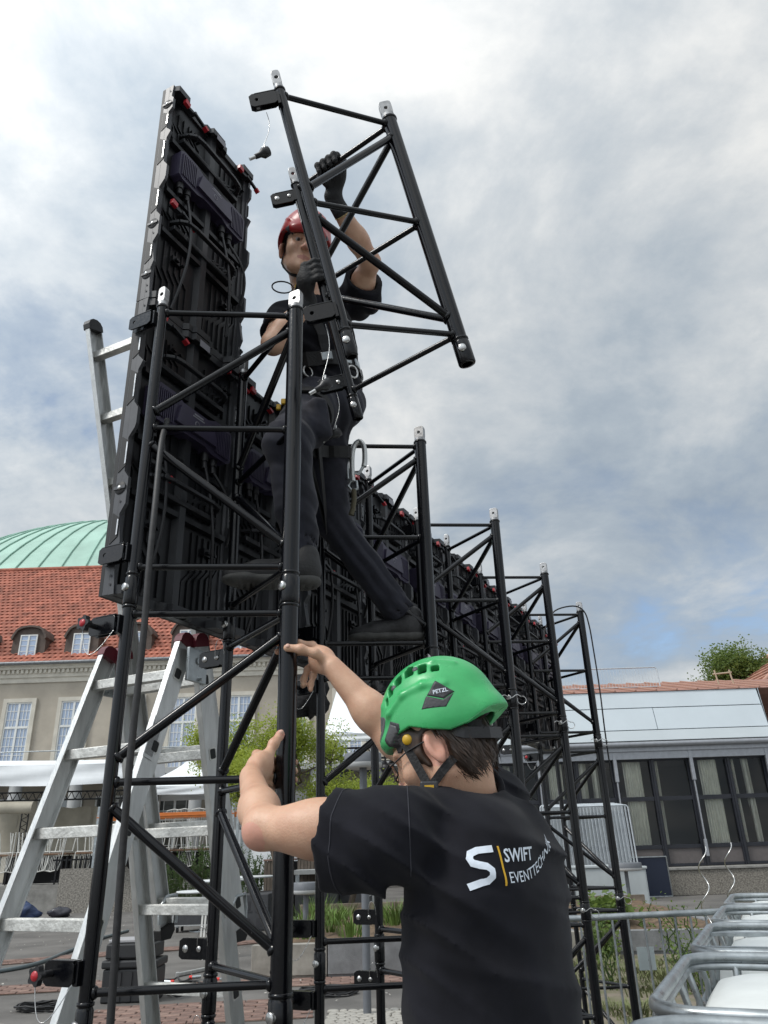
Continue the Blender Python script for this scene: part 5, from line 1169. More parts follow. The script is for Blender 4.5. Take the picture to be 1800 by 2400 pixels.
# ------------------------------------------------------------------ implicit-surface modelling for people
class Field:
    def __init__(s, lo, hi, h):
        s.lo = np.array(lo, np.float32); s.h = h
        s.n = np.maximum(((np.array(hi) - s.lo) / h).astype(int) + 2, 4)
        s.ax = [s.lo[i] + h * np.arange(s.n[i], dtype=np.float32) for i in range(3)]
        s.f = np.full(tuple(s.n), 0.25, np.float32)
    def sub(s, lo, hi):
        a = np.clip(((np.array(lo) - s.lo) / s.h).astype(int) - 1, 0, s.n); b = np.clip(((np.array(hi) - s.lo) / s.h).astype(int) + 2, 0, s.n)
        sl = tuple(slice(int(a[i]), int(b[i])) for i in range(3))
        return sl, [s.ax[0][sl[0]][:, None, None], s.ax[1][sl[1]][None, :, None], s.ax[2][sl[2]][None, None, :]]
    def put(s, sl, d, k, mode):
        f = s.f[sl]
        if f.size == 0: return
        if mode == 'cut': d = -d; g = np.maximum(f, d); hh = np.maximum(k - np.abs(f - d), 0) / max(k, 1e-6); s.f[sl] = g + hh * hh * k / 4
        else: g = np.minimum(f, d); hh = np.maximum(k - np.abs(f - d), 0) / max(k, 1e-6); s.f[sl] = g - hh * hh * k / 4
    def cone(s, a, b, ra, rb=None, k=.01, mode='add', flat=None):
        a = np.array(a, np.float32); b = np.array(b, np.float32); rb = ra if rb is None else rb; m = max(ra, rb) + k + .03
        sl, (x, y, z) = s.sub(np.minimum(a, b) - m, np.maximum(a, b) + m); e = b - a; l2 = max(float(e @ e), 1e-9)
        px, py, pz = x - a[0], y - a[1], z - a[2]
        t = np.clip((px * e[0] + py * e[1] + pz * e[2]) / l2, 0, 1)
        qx, qy, qz = px - t * e[0], py - t * e[1], pz - t * e[2]
        if flat is not None:
            ax, fs = np.array(flat[0], np.float32), flat[1]; c = qx * ax[0] + qy * ax[1] + qz * ax[2]
            qx, qy, qz = qx + c * ax[0] * (fs - 1), qy + c * ax[1] * (fs - 1), qz + c * ax[2] * (fs - 1)
        s.put(sl, np.sqrt(qx * qx + qy * qy + qz * qz) - (ra + (rb - ra) * t), k, mode); return s
    def ell(s, c, r, R=None, k=.015, mode='add'):
        c = np.array(c, np.float32); r = np.array(r, np.float32); m = float(r.max()) + k + .03
        sl, (x, y, z) = s.sub(c - m, c + m); p = [x - c[0], y - c[1], z - c[2]]
        if R is not None: p = [p[0] * R[i][0] + p[1] * R[i][1] + p[2] * R[i][2] for i in range(3)]   # rows of R: local axes
        k0 = np.sqrt((p[0] / r[0]) ** 2 + (p[1] / r[1]) ** 2 + (p[2] / r[2]) ** 2); k1 = np.sqrt((p[0] / r[0] ** 2) ** 2 + (p[1] / r[1] ** 2) ** 2 + (p[2] / r[2] ** 2) ** 2)
        s.put(sl, k0 * (k0 - 1) / np.maximum(k1, 1e-6), k, mode); return s
    def boxy(s, c, hd, R, k=.004, mode='cut', rnd=.003):
        c = np.array(c, np.float32); m = float(np.linalg.norm(hd)) + k + .02
        sl, (x, y, z) = s.sub(c - m, c + m); p = [x - c[0], y - c[1], z - c[2]]
        p = [np.abs(p[0] * R[i][0] + p[1] * R[i][1] + p[2] * R[i][2]) - (hd[i] - rnd) for i in range(3)]
        d = np.sqrt(sum(np.maximum(q, 0) ** 2 for q in p)) + np.minimum(np.maximum(np.maximum(p[0], p[1]), p[2]), 0) - rnd
        s.put(sl, d, k, mode); return s
    def half(s, o, nrm, k=.004):
        """cut away everything on the side nrm points to"""
        x, y, z = s.ax[0][:, None, None], s.ax[1][None, :, None], s.ax[2][None, None, :]
        d = (x - o[0]) * nrm[0] + (y - o[1]) * nrm[1] + (z - o[2]) * nrm[2]; s.f = np.maximum(s.f, d); return s
    def chain(s, pts, rs, k=.006, **kw):
        for i in range(len(pts) - 1): s.cone(pts[i], pts[i + 1], rs[i], rs[i + 1], k, **kw)
        return s
    def wave(s, fn, band=.04):
        x, y, z = s.ax[0][:, None, None], s.ax[1][None, :, None], s.ax[2][None, None, :]
        w = fn(x, y, z); s.f = s.f + np.where(np.abs(s.f) < band, w, 0).astype(np.float32); return s
    def surface(s):
        f = s.f; ins = f < 0; n = s.n
        c = [ins[i:n[0] - 1 + i, j:n[1] - 1 + j, k:n[2] - 1 + k] for i in (0, 1) for j in (0, 1) for k in (0, 1)]
        anyi = np.logical_or.reduce(c); alli = np.logical_and.reduce(c); act = np.argwhere(anyi & ~alli)
        idx = -np.ones((n[0] - 1, n[1] - 1, n[2] - 1), np.int64); idx[tuple(act.T)] = np.arange(len(act))
        acc = np.zeros((len(act), 3)); cnt = np.zeros(len(act)); C = [np.array(q) for q in np.ndindex(2, 2, 2)]
        for a in C:
            for ax in range(3):
                if a[ax]: continue
                b = a.copy(); b[ax] = 1; fa = f[tuple((act + a).T)]; fb = f[tuple((act + b).T)]; m = (fa < 0) != (fb < 0)
                t = np.where(m, fa / np.where(fa == fb, 1, fa - fb), 0); p = a + 0.0 + np.outer(t, (b - a)); acc[m] += p[m]; cnt[m] += 1
        P = s.lo + s.h * (act + acc / cnt[:, None]); Q = []
        for ax in range(3):
            u, v = (ax + 1) % 3, (ax + 2) % 3; a = ins; sl0 = [slice(None)] * 3; sl1 = [slice(None)] * 3; sl0[ax] = slice(0, -1); sl1[ax] = slice(1, None)
            e = np.argwhere(a[tuple(sl0)] != a[tuple(sl1)]); e = e[(e[:, u] > 0) & (e[:, v] > 0) & (e[:, u] < n[u] - 1) & (e[:, v] < n[v] - 1)]
            d = a[tuple(e.T)]; q = []
            for du, dv in ((-1, -1), (0, -1), (0, 0), (-1, 0)):
                t = e.copy(); t[:, u] += du; t[:, v] += dv; q.append(idx[tuple(t.T)])
            q = np.stack(q, 1); q[~d] = q[~d][:, ::-1]; Q.append(q)
        return P, np.concatenate(Q)
def field_mesh(name, parts, mats, slot=None, relax=1):
    """parts: fields; joined into one mesh"""
    P, Q, o = [], [], 0
    for F_ in parts:
        p, q = F_.surface()
        for _ in range(relax):                                               # light smoothing
            acc = np.zeros_like(p); cn = np.zeros(len(p))
            for a, b in ((0, 1), (1, 2), (2, 3), (3, 0)):
                np.add.at(acc, q[:, a], p[q[:, b]]); np.add.at(cn, q[:, a], 1); np.add.at(acc, q[:, b], p[q[:, a]]); np.add.at(cn, q[:, b], 1)
            p = .5 * p + .5 * acc / np.maximum(cn, 1)[:, None]
        P.append(p); Q.append(q + o); o += len(p)
    P = np.concatenate(P); Q = np.concatenate(Q)
    me = bpy.data.meshes.new(name); me.vertices.add(len(P)); me.vertices.foreach_set('co', P.astype(np.float32).ravel())
    me.loops.add(len(Q) * 4); me.loops.foreach_set('vertex_index', Q.astype(np.int32).ravel())
    me.polygons.add(len(Q)); me.polygons.foreach_set('loop_start', np.arange(0, len(Q) * 4, 4, dtype=np.int32)); me.polygons.foreach_set('loop_total', np.full(len(Q), 4, np.int32))
    me.polygons.foreach_set('use_smooth', np.ones(len(Q), bool))
    for m in mats: me.materials.append(m)
    if slot is not None: me.polygons.foreach_set('material_index', slot(P[Q].mean(1)).astype(np.int32))
    me.update(calc_edges=True); me.validate(); return me
def mesh_obj(name, me, parent, world=True):
    o = bpy.data.objects.new(name, me); COL.objects.link(o)
    if parent is not None:
        o.parent = parent
        if world:
            l = np.array(parent.location); n = len(me.vertices); co = np.empty(n * 3, np.float32); me.vertices.foreach_get('co', co)
            me.vertices.foreach_set('co', (co.reshape(-1, 3) - l).astype(np.float32).ravel()); me.update()
    return o
from mathutils.bvhtree import BVHTree
def world_bvh(o):
    M = Matrix.Translation(o.parent.location if o.parent else (0, 0, 0)) if o.parent and o.parent.parent is None else Matrix()
    return BVHTree.FromPolygons([M @ v.co for v in o.data.vertices], [p.vertices for p in o.data.polygons])
import bmesh
def decal(name, polys, O, X, Y, N, bvh, m, parent, eps=.0012, maxe=.006, thick=0.0, world=True):
    """flat polygons in (X, Y) pressed on a surface along -N"""
    bm = bmesh.new()
    for poly in polys:
        vs = [bm.verts.new((a, b, 0)) for a, b in poly]; bm.faces.new(vs)
    bmesh.ops.triangulate(bm, faces=bm.faces[:])
    for _ in range(5):
        es = [e for e in bm.edges if e.calc_length() > maxe]
        if not es: break
        bmesh.ops.subdivide_edges(bm, edges=es, cuts=1); bmesh.ops.triangulate(bm, faces=bm.faces[:])
    O, X, Y, N = V(O), V(X), V(Y), V(N)
    for v in bm.verts:
        p = O + X * v.co.x + Y * v.co.y; h = bvh.ray_cast(p + N * .25, -N, .6)
        v.co = (h[0] + h[1] * eps if h[1].dot(N) > 0 else h[0] - h[1] * eps) if h[0] is not None else p
    me = bpy.data.meshes.new(name); bm.to_mesh(me); bm.free(); me.materials.append(m)
    me.polygons.foreach_set('use_smooth', [True] * len(me.polygons))
    o = mesh_obj(name, me, parent, world)
    if thick:
        s = o.modifiers.new('thickness', 'SOLIDIFY'); s.thickness = thick; s.offset = 1
    return o
def text_polys(txt, size, bold=0.0, shear=0.0):
    cu = bpy.data.curves.new('lettering', 'FONT'); cu.body = txt; cu.size = size; cu.offset = bold; cu.shear = shear; cu.resolution_u = 2
    ob = bpy.data.objects.new('lettering', cu); COL.objects.link(ob)
    me = bpy.data.meshes.new_from_object(ob.evaluated_get(bpy.context.evaluated_depsgraph_get()))
    out = [[(me.vertices[i].co.x, me.vertices[i].co.y) for i in p.vertices] for p in me.polygons]
    bpy.data.objects.remove(ob); bpy.data.meshes.remove(me); bpy.data.curves.remove(cu); return out
def D(x, y, d): return at_d(x * 1.085, y * 1.085, d)
def ribbon(pts, w, th, nrm):
    b = MB(); P = [V(p) for p in pts]; L = []
    for i, p in enumerate(P):
        t = (P[min(i + 1, len(P) - 1)] - P[max(i - 1, 0)]).normalized(); n = nrm(p) if callable(nrm) else V(nrm); s = t.cross(n).normalized(); n = s.cross(t)
        L += [p - s * w / 2, p + s * w / 2, p + s * w / 2 + n * th, p - s * w / 2 + n * th]
    fs = []
    for i in range(len(P) - 1):
        a = i * 4; fs += [(a + j, a + (j + 1) % 4, a + 4 + (j + 1) % 4, a + 4 + j) for j in range(4)]
    fs += [(3, 2, 1, 0), tuple(len(L) - 4 + j for j in range(4))]
    return b.add(L, fs)
def axes(F_, up=(0, 0, 1), roll=0.0):
    F_ = V(F_).normalized(); L = V(up).cross(F_).normalized(); U = F_.cross(L)
    if roll: q = Matrix.Rotation(roll, 3, F_); L = q @ L; U = q @ U
    return F_, L, U
SKIN = mat('skin', (0.52, 0.285, 0.19), 0.48, col2=(0.66, 0.42, 0.29), vscale=18, bump=0.12, bscale=260, sss=0.12, detail=9, thr=(.25, .7))
SEAM = mat('cotton_seam', (0.030, 0.031, 0.040), 0.9)
SKIN2 = mat('skin_rosy', (0.60, 0.31, 0.23), 0.5, var=0.08, vscale=30, bump=0.05, bscale=200, sss=0.15)
LIP = mat('lips', (0.46, 0.215, 0.17), 0.45, sss=0.1)
BROW = mat('brow_hair', (0.10, 0.055, 0.03), 0.7)
TEE = mat('black_cotton', (0.0100, 0.0102, 0.0140), 0.88, var=0.25, vscale=9, bump=0.10, bscale=600, sheen=0.05, spec=0.15)
TRO = mat('black_work_trousers', (0.0200, 0.0210, 0.0310), 0.8, var=0.25, vscale=14, bump=0.10, bscale=500, spec=0.3, sheen=0.08)
SHOE = mat('black_shoe', (0.016, 0.016, 0.017), 0.6, var=0.3, vscale=20, bump=0.2, bscale=120)
SOLE = mat('dark_sole', (0.060, 0.060, 0.057), 0.75, var=0.3, vscale=25, bump=0.2, bscale=90)
GLOVE = mat('black_glove', (0.013, 0.0135, 0.015), 0.7, var=0.3, vscale=40, bump=0.4, bscale=160)
GLOVEC = mat('grey_glove_cuff', (0.035, 0.036, 0.040), 0.85, bump=0.5, bscale=220)
WEB = mat('black_webbing', (0.010, 0.010, 0.011), 0.75, var=0.2, vscale=50, bump=0.3, bscale=180)
YEL = mat('yellow_plastic', (0.60, 0.36, 0.02), 0.45, var=0.1)
PRW = mat('white_print', (0.62, 0.68, 0.76), 0.7, var=0.08, vscale=60)
PRY = mat('yellow_print', (0.62, 0.36, 0.02), 0.7, var=0.08)
DGR = mat('dark_grey_plastic', (0.030, 0.031, 0.036), 0.5, bump=0.1, bscale=200)
MGR = mat('mid_grey_plastic', (0.085, 0.088, 0.092), 0.5, bump=0.1, bscale=200)
HAIR = mat('dark_brown_hair', (0.040, 0.024, 0.016), 0.45, var=0.5, vscale=90, stretch=(1, 1, .15))
HAIRB = mat('blond_hair', (0.18, 0.12, 0.06), 0.5, var=0.4, vscale=90)
HGRN = mat('green_helmet_shell', (0.050, 0.40, 0.130), 0.36, var=0.10, vscale=14, bump=0.05, bscale=60, rvar=0.12, detail=9)
HRED = mat('red_helmet_shell', (0.33, 0.018, 0.022), 0.35, var=0.12, vscale=8)

def head_field(F_, C, ax, sc=1.0):
    """skull, face, ears in frame ax = (forward, left, up) at C"""
    f, l, u = ax; R = [tuple(f), tuple(l), tuple(u)]
    q = lambda x, y, z: V(C) + (f * x + l * y + u * z) * sc
    s = sc
    F_.ell(q(-.012, 0, .035), (.098 * s, .077 * s, .095 * s), R, k=.02)
    F_.ell(q(.030, 0, -.020), (.062 * s, .064 * s, .085 * s), R, k=.03)
    F_.ell(q(.048, 0, -.085), (.040 * s, .043 * s, .034 * s), R, k=.035)      # jaw and chin
    F_.ell(q(.078, 0, -.100), (.016 * s, .020 * s, .015 * s), R, k=.02)
    for sg in (-1, 1):
        F_.ell(q(.055, .043 * sg, -.022), (.028 * s, .022 * s, .022 * s), R, k=.02)    # cheekbones
        F_.cone(q(-.005, .058 * sg, -.055), q(.050, .038 * sg, -.095), .018 * s, .015 * s, k=.025)
        F_.ell(q(.080, .032 * sg, .010), (.014 * s, .017 * s, .011 * s), R, k=.012, mode='cut')   # eye sockets
        F_.ell(q(.0715, .031 * sg, .008), (.0125 * s, .0135 * s, .0125 * s), R, k=.003)
        F_.cone(q(.088, .018 * sg, .026), q(.074, .050 * sg, .028), .007 * s, .006 * s, k=.010)      # brow
        F_.cone(q(.0815, .022 * sg, .0155), q(.0745, .043 * sg, .0135), .0032 * s, .0028 * s, k=.003)   # lids
        # ears
        e = q(-.012, .078 * sg, -.008)
        eo = (l * sg * .75 - f * .65).normalized(); ev = (u - eo * u.dot(eo)).normalized(); ef = ev.cross(eo); RE = [tuple(eo), tuple(ev), tuple(ef)]
        F_.ell(e + eo * .006 * s, (.0065 * s, .032 * s, .019 * s), RE, k=.006)
        F_.ell(e + (eo * .012 + ef * (.004 * sg)) * s, (.005 * s, .022 * s, .011 * s), RE, k=.004, mode='cut')
        F_.ell(e + (eo * .005 - ev * .024) * s, (.006 * s, .011 * s, .009 * s), RE, k=.006)
    F_.cone(q(.086, 0, .020), q(.108, 0, -.026), .008 * s, .0115 * s, k=.012)           # nose
    for sg in (-1, 1): F_.ell(q(.098, .011 * sg, -.030), (.011 * s, .0085 * s, .008 * s), R, k=.006)
    for sg in (-1, 1): F_.ell(q(.103, .006 * sg, -.0385), (.004 * s, .0035 * s, .003 * s), R, k=.002, mode='cut')
    for y0, y1 in ((-.020, 0), (0, .020)):
        F_.cone(q(.086 - abs(y0) * .35, y0, -.060), q(.086 - abs(y1) * .35, y1, -.060), .0055 * s, .0055 * s, k=.005)
        F_.cone(q(.085 - abs(y0) * .35, y0, -.071), q(.085 - abs(y1) * .35, y1, -.071), .0065 * s, .0065 * s, k=.005)
    F_.cone(q(.094, -.022, -.0655), q(.094, .022, -.0655), .0016 * s, .0016 * s, k=.003, mode='cut')
    return q
def helmet_field(ax, C, h=.0022, vents=True, sc=1.0, ridge=1.0):
    f, l, u = ax; R = [tuple(f), tuple(l), tuple(u)]; q = lambda x, y, z: V(C) + (f * x + l * y + u * z) * sc
    F_ = Field(V(C) - V((.21, .21, .21)), V(C) + V((.21, .21, .21)), h)
    F_.ell(q(0, 0, 0), (.146 * sc, .118 * sc, .128 * sc), R, k=.001)
    F_.ell(q(-.01, 0, -.045), (.150 * sc, .121 * sc, .080 * sc), R, k=.03)
    F_.ell(q(.118, 0, -.046), (.038 * sc, .080 * sc, .026 * sc), R, k=.03)               # brow peak
    F_.ell(q(-.118, 0, -.045), (.040 * sc, .080 * sc, .030 * sc), R, k=.03)
    for sg in (-1, 1):                                                                # raised shell panels either side of the vent bow
        pts = [q(.134, .040 * sg, -.008), q(.113, .058 * sg, .038), q(.075, .066 * sg, .076), q(.02, .068 * sg, .100), q(-.04, .064 * sg, .098), q(-.085, .055 * sg, .080)]
        F_.chain(pts, [.0065 * sc * ridge] * 6, k=.008)
        pts = [q(.120, .064 * sg, -.020), q(.095, .090 * sg, .012), q(.045, .104 * sg, .040), q(-.01, .108 * sg, .046), q(-.06, .100 * sg, .034)]
        F_.chain(pts, [.0055 * sc * ridge] * 5, k=.010)
    F_.ell(q(0, 0, -.012), (.134 * sc, .106 * sc, .114 * sc), R, k=.002, mode='cut')
    F_.ell(q(0, 0, -.075), (.136 * sc, .107 * sc, .080 * sc), R, k=.004, mode='cut')
    x, y, z = F_.ax[0][:, None, None] - C[0], F_.ax[1][None, :, None] - C[1], F_.ax[2][None, None, :] - C[2]
    lx = (x * f[0] + y * f[1] + z * f[2]) / sc; lz = (x * u[0] + y * u[1] + z * u[2]) / sc
    zc = np.interp(lx, [-.17, -.14, -.09, -.045, 0, .045, .085, .11, .17], [-.040, -.046, -.066, -.071, -.056, -.036, -.042, -.064, -.070]).astype(np.float32)
    F_.f = np.maximum(F_.f, (zc - lz) * sc * .8)
    if vents:
        for sg in (-1, 1):
            for vx, w_, h_ in ((.098, .006, .013), (.082, .009, .017), (.055, .011, .020), (.022, .012, .021), (-.014, .011, .019), (-.046, .010, .013)):
                vy = .078 + .006 * (vx < 0); vz = .128 * math.sqrt(max(.02, 1 - (vx / .146) ** 2 - (vy / .118) ** 2)); o = q(vx, vy * sg, vz); nrm = (f * vx / .146 ** 2 + l * vy * sg / .118 ** 2 + u * vz / .128 ** 2).normalized(); t1 = (f - nrm * f.dot(nrm)).normalized(); t2 = nrm.cross(t1)
                F_.boxy(o, (w_ * sc, h_ * sc * .8, .03), [tuple(t1), tuple(t2), tuple(nrm)], k=.002, mode='cut', rnd=.003)
    return F_, q
def finger(F_, pts, r, k=.006):
    n = len(pts); rs = [r * (1.08 - .22 * i / (n - 1)) for i in range(n)]
    F_.chain(pts, rs, k=k)
    for p in pts[1:-1]: F_.ell(p, (r * 1.08,) * 3, k=.004)                              # knuckles
def shoe(F_up, F_so, heel, toe, up=(0, 0, 1)):
    heel, toe = V(heel), V(toe); e = (toe - heel).normalized(); L = (toe - heel).length; s = V(up).cross(e).normalized(); u = e.cross(s); q = lambda x, y, z: heel + e * x * L + s * y + u * z
    R = [tuple(e), tuple(s), tuple(u)]
    F_up.ell(q(.16, 0, .055), (.055, .040, .048), R, k=.03); F_up.cone(q(.14, 0, .05), q(.12, 0, .105), .042, .040, k=.03)
    F_up.cone(q(.20, 0, .055), q(.62, .004, .048), .042, .040, k=.03); F_up.ell(q(.74, .004, .036), (.078, .046, .034), R, k=.03)
    F_up.half(q(0, 0, .020), -u)
    for i in range(4): F_up.cone(q(.40 + i * .07, -.026, .086 - i * .010), q(.40 + i * .07, .026, .086 - i * .010), .0038, k=.004)
    F_so.cone(q(.14, 0, .018), q(.72, .004, .018), .043, .050, k=.02, flat=(tuple(u), 2.1)); F_so.ell(q(.80, .004, .022), (.062, .047, .020), R, k=.02); F_so.ell(q(.14, 0, .022), (.052, .042, .024), R, k=.02)
    F_so.half(q(0, 0, .034), u)
    for i in range(13): F_so.boxy(q(.06 + i * .07, 0, -.003), (.004, .06, .006), R, k=.002)

# ------------------------------------------------------------------ person in the green helmet
CB = V((-.27, 2.02, 0))
def person_green():
    base = V((.16, 1.62, 0)); t = thing('person', 'person in a green helmet and black t-shirt gripping the near tower with both hands', 'person', base)
    hd = radians(-66); pit = radians(27)
    hf = V((sin(hd) * cos(pit), cos(hd) * cos(pit), -sin(pit))); ax = axes(hf, roll=radians(-3)); HC = D(950, 1618, 1.65)
    Fh = Field(HC - V((.19, .19, .24)), HC + V((.19, .19, .16)), .0032)
    q = head_field(Fh, HC, ax)
    nk = D(1012, 1715, 1.69)
    Fh.cone(q(-.030, 0, -.050), nk + V((.0, .0, -.04)), .056, .062, k=.03)
    # arms with hands
    shL, elL, wrL = D(848, 1800, 1.52), D(570, 1788, 1.63), V((-.325, 1.838, 1.664))
    FL = Field((-.42, 1.44, 1.40), (.06, 2.12, 1.83), .0032)
    FL.cone(shL, lerp(shL, elL, .55), .052, .046, k=.02); FL.cone(lerp(shL, elL, .45), elL, .047, .039, k=.02)
    FL.ell(lerp(shL, elL, .55) + V((0, -.006, .004)), (.085, .047, .048), k=.03); FL.ell(elL + V((-.014, -.010, -.014)), (.017, .017, .019), k=.02)
    FL.cone(elL, lerp(elL, wrL, .4), .036, .037, k=.02); FL.cone(lerp(elL, wrL, .35), wrL, .037, .0262, k=.02); FL.ell(lerp(elL, wrL, .3), (.039, .042, .040), k=.02)
    def around(a, r, z): return V((CB.x + r * cos(radians(a)), CB.y + r * sin(radians(a)), z))
    mcp = [V((-.328, 1.935, 1.724)), V((-.335, 1.940, 1.703)), V((-.334, 1.936, 1.681)), V((-.327, 1.926, 1.661))]
    for i, m in enumerate(mcp): FL.cone(wrL + V((-.004 + .002 * i, .006, .012 - .008 * i)), m, .0160, .0108, k=.009); FL.ell(m + V((-.004, .002, .001)), (.0115, .0125, .0115), k=.006)
    FL.ell((-.312, 1.89, 1.688), (.024, .045, .036), k=.02)
    for i, (m, z, r) in enumerate(zip(mcp, (1.722, 1.700, 1.679, 1.660), (.0095, .010, .0095, .0085))):
        finger(FL, [m, around(196, .040, z), around(140, .037, z - .003), around(88, .036, z - .005), around(55, .036, z - .006)][:5 if i < 3 else 4], r)
    tip = D(606, 1586, 1.985)
    finger(FL, [V((-.312, 1.875, 1.692)), V((-.302, 1.935, 1.722)), lerp(V((-.302, 1.935, 1.722)), tip, .52) + V((-.002, -.004, .0)), tip], .0122, k=.012)
    FL.ell(tip + V((-.001, -.003, -.004)), (.0095, .0095, .013), k=.006); FL.ell((-.305, 1.905, 1.700), (.018, .032, .024), k=.02)
    shR, elR, wrR = D(1062, 1742, 1.83), D(855, 1598, 2.0), V((-.150, 2.012, 1.950))
    FR = Field((-.34, 1.74, 1.48), (.30, 2.16, 2.09), .0032)
    FR.cone(shR, elR, .055, .043, k=.02); FR.cone(elR, lerp(elR, wrR, .4), .043, .044, k=.025); FR.cone(lerp(elR, wrR, .35), wrR, .044, .0275, k=.025)
    mcp = [V((-.208, 2.052, 2.020)), V((-.206, 2.060, 1.999)), V((-.201, 2.056, 1.979)), V((-.194, 2.046, 1.961))]
    for i, m in enumerate(mcp): FR.cone(wrR + V((0, .004, .012 - .008 * i)), m, .0160, .0108, k=.009); FR.ell(m + V((0, .003, .002)), (.0115, .0115, .0115), k=.006)
    FR.ell((-.182, 2.032, 1.978), (.036, .020, .034), k=.02)
    for i, (m, z, r) in enumerate(zip(mcp, (2.028, 2.005), (.0092, .0095))): finger(FR, [m, around(50, .040, z), around(100, .037, z), around(150, .037, z - .002)], r)
    finger(FR, [mcp[2], V((-.222, 2.066, 1.958)), V((-.232, 2.062, 1.930)), V((-.232, 2.050, 1.912))], .0092)
    finger(FR, [mcp[3], V((-.206, 2.056, 1.938)), V((-.212, 2.052, 1.914)), V((-.211, 2.042, 1.899))], .0082)
    finger(FR, [V((-.165, 2.006, 1.968)), V((-.195, 1.990, 1.984)), V((-.232, 1.9835, 1.995)), V((-.268, 1.9835, 1.999))], .0118, k=.012)
    # hidden trunk joins the limbs
    FT = Field((-.15, 1.30, .88), (.45, 1.98, 1.66), .012)
    FT.cone(nk, V((.17, 1.70, 1.0)), .06, .07, k=.05); FT.cone(shL, shR, .05, .05, k=.05)
    earL = q(-.012, .078, -.008); kn = [np.array(v) for v in (elL + V((-.012, -.02, -.014)), mcp[0], mcp[1])]
    def slot(P):
        s = np.zeros(len(P)); s[np.linalg.norm(P - np.array(earL), axis=1) < .036] = 1; s[np.linalg.norm(P - np.array(q(.105, 0, -.03)), axis=1) < .018] = 1
        s[np.linalg.norm(P - np.array(tip), axis=1) < .016] = 1; s[np.linalg.norm(P - kn[0], axis=1) < .03] = 1; return s
    mesh_obj('body', field_mesh('body', [FT, FL, FR, Fh], [SKIN, SKIN2], slot), t)
    # nails
    nb = MB(); nb.lathe([(0, .0012), (.005, .0008), (.0062, -.0008)], tip + V((.0035, -.0115, .004)), V((.2, -1, .15)), 14)
    nb.lathe([(0, .0012), (.005, .0008), (.006, -.0008)], V((-.266, 1.9725, 2.003)), V((-.1, -1, .35)), 14); nb.build('thumb_nail', mat('nail', (.62, .38, .30), .3), t, world=True)
    # t-shirt
    tf = V((sin(radians(-62)), cos(radians(-62)), 0)); tl = Z_.cross(tf)
    S = Field((-.24, 1.16, .86), (.48, 2.02, 1.73), .005)
    mid = (shL + shR) / 2; R = [tuple(tf), tuple(tl), (0, 0, 1)]
    c = V((mid.x + .055, mid.y - .015, 0))
    S.ell(c + Z_ * 1.42 - tf * .014, (.142, .205, .19), R, k=.05); S.ell(c + V((.020, -.012, 1.22)), (.14, .17, .22), R, k=.06); S.ell(c + Z_ * 1.28 + tf * .005, (.135, .190, .20), R, k=.06); S.ell(c + Z_ * 1.10 + V((.0, -.005, 0)), (.138, .185, .20), R, k=.06)
    S.cone(c + Z_ * 1.10, c + Z_ * .95, .150, .155, k=.05, flat=(tuple(tl), .83))
    S.cone(shL + V((0, 0, .004)), nk + V((.0, -.015, -.035)), .068, .060, k=.05); S.cone(shR + V((0, 0, .004)), nk + V((.01, .015, -.035)), .070, .060, k=.05)
    S.ell(c - tf * .055 + tl * .09 + Z_ * 1.46, (.07, .085, .11), R, k=.05); S.ell(c - tf * .060 - tl * .085 + Z_ * 1.47, (.075, .085, .11), R, k=.05)
    eL = lerp(shL, elL, .46); dL = (elL - shL).normalized()
    S.cone(shL - V((0, 0, .006)), eL + dL * .03 + V((0, -.002, -.006)), .080, .086, k=.04); S.ell(lerp(shL, eL, .75) + V((.01, 0, -.055)), (.07, .06, .055), k=.04)
    S.half(eL + dL * -.012, dL * 1) if False else None
    x, y, z = S.ax[0][:, None, None], S.ax[1][None, :, None], S.ax[2][None, None, :]
    pl = (x - eL.x) * dL.x + (y - eL.y) * dL.y + (z - eL.z) * dL.z
    near = ((x - eL.x) ** 2 + (y - eL.y) ** 2 + (z - eL.z) ** 2) < .16 ** 2
    wob = .005 * np.sin(16 * z + 9 * y)
    S.f = np.where(near, np.maximum(S.f, pl + wob), S.f)
    eR = lerp(shR, elR, .55); S.cone(shR, eR, .078, .080, k=.04)
    def folds(x, y, z):
        w = 0
        # creases fanning from the left arm pit into the sleeve
        for (px, py, pz, dx, dy, dz, lam, amp, rad) in ((.00, 1.44, 1.42, .55, .1, .9, .062, .0085, .16), (shL.x, shL.y, 1.50, .8, .2, .7, .060, .0032, .15), (c.x + .10, c.y + .02, 1.52, .5, -.2, .85, .060, .0095, .15), (c.x + .05, c.y - .12, 1.20, .25, .1, 1., .10, .0060, .22), (c.x - .06, c.y - .16, 1.08, 1., .2, .35, .11, .0065, .2)):
            m = np.exp(-(((x - px) ** 2 + (y - py) ** 2 + (z - pz) ** 2) / rad ** 2)); ph = (dx * (x - px) + dy * (y - py) + dz * (z - pz)) * 2 * pi / lam
            bend = .9 * np.sin(11 * x + 5 * z) + .7 * np.sin(8 * y - 9 * z); w = w - 2.3 * amp * m * ((1 - np.abs(np.sin((ph + bend) / 2))) ** 2 - .25)
        return w + .0012 * np.sin(60 * x + 20 * z) * np.sin(45 * z - 30 * y) + .0018 * np.sin(23 * x - 31 * z + 4 * np.sin(9 * y))
    S.wave(folds)
    S.cone(lerp(shL, eL, .35), eL + dL * .10 + V((0, 0, -.010)), .056, .072, k=.004, mode='cut')
    nd = (q(-.03, 0, -.06) - nk).normalized()
    S.cone(nk - nd * .03, nk + nd * .12, .066, .070, k=.006, mode='cut'); S.half(V((0, 0, .88)), V((0, 0, -1)))
    sh = mesh_obj('tshirt', field_mesh('tshirt', [S], [TEE], relax=5), t)
    # ribbed collar
    Fc, cl, cu = nd, nd.orthogonal().normalized(), None; cu = nd.cross(cl); bv = world_bvh(sh); pts = []
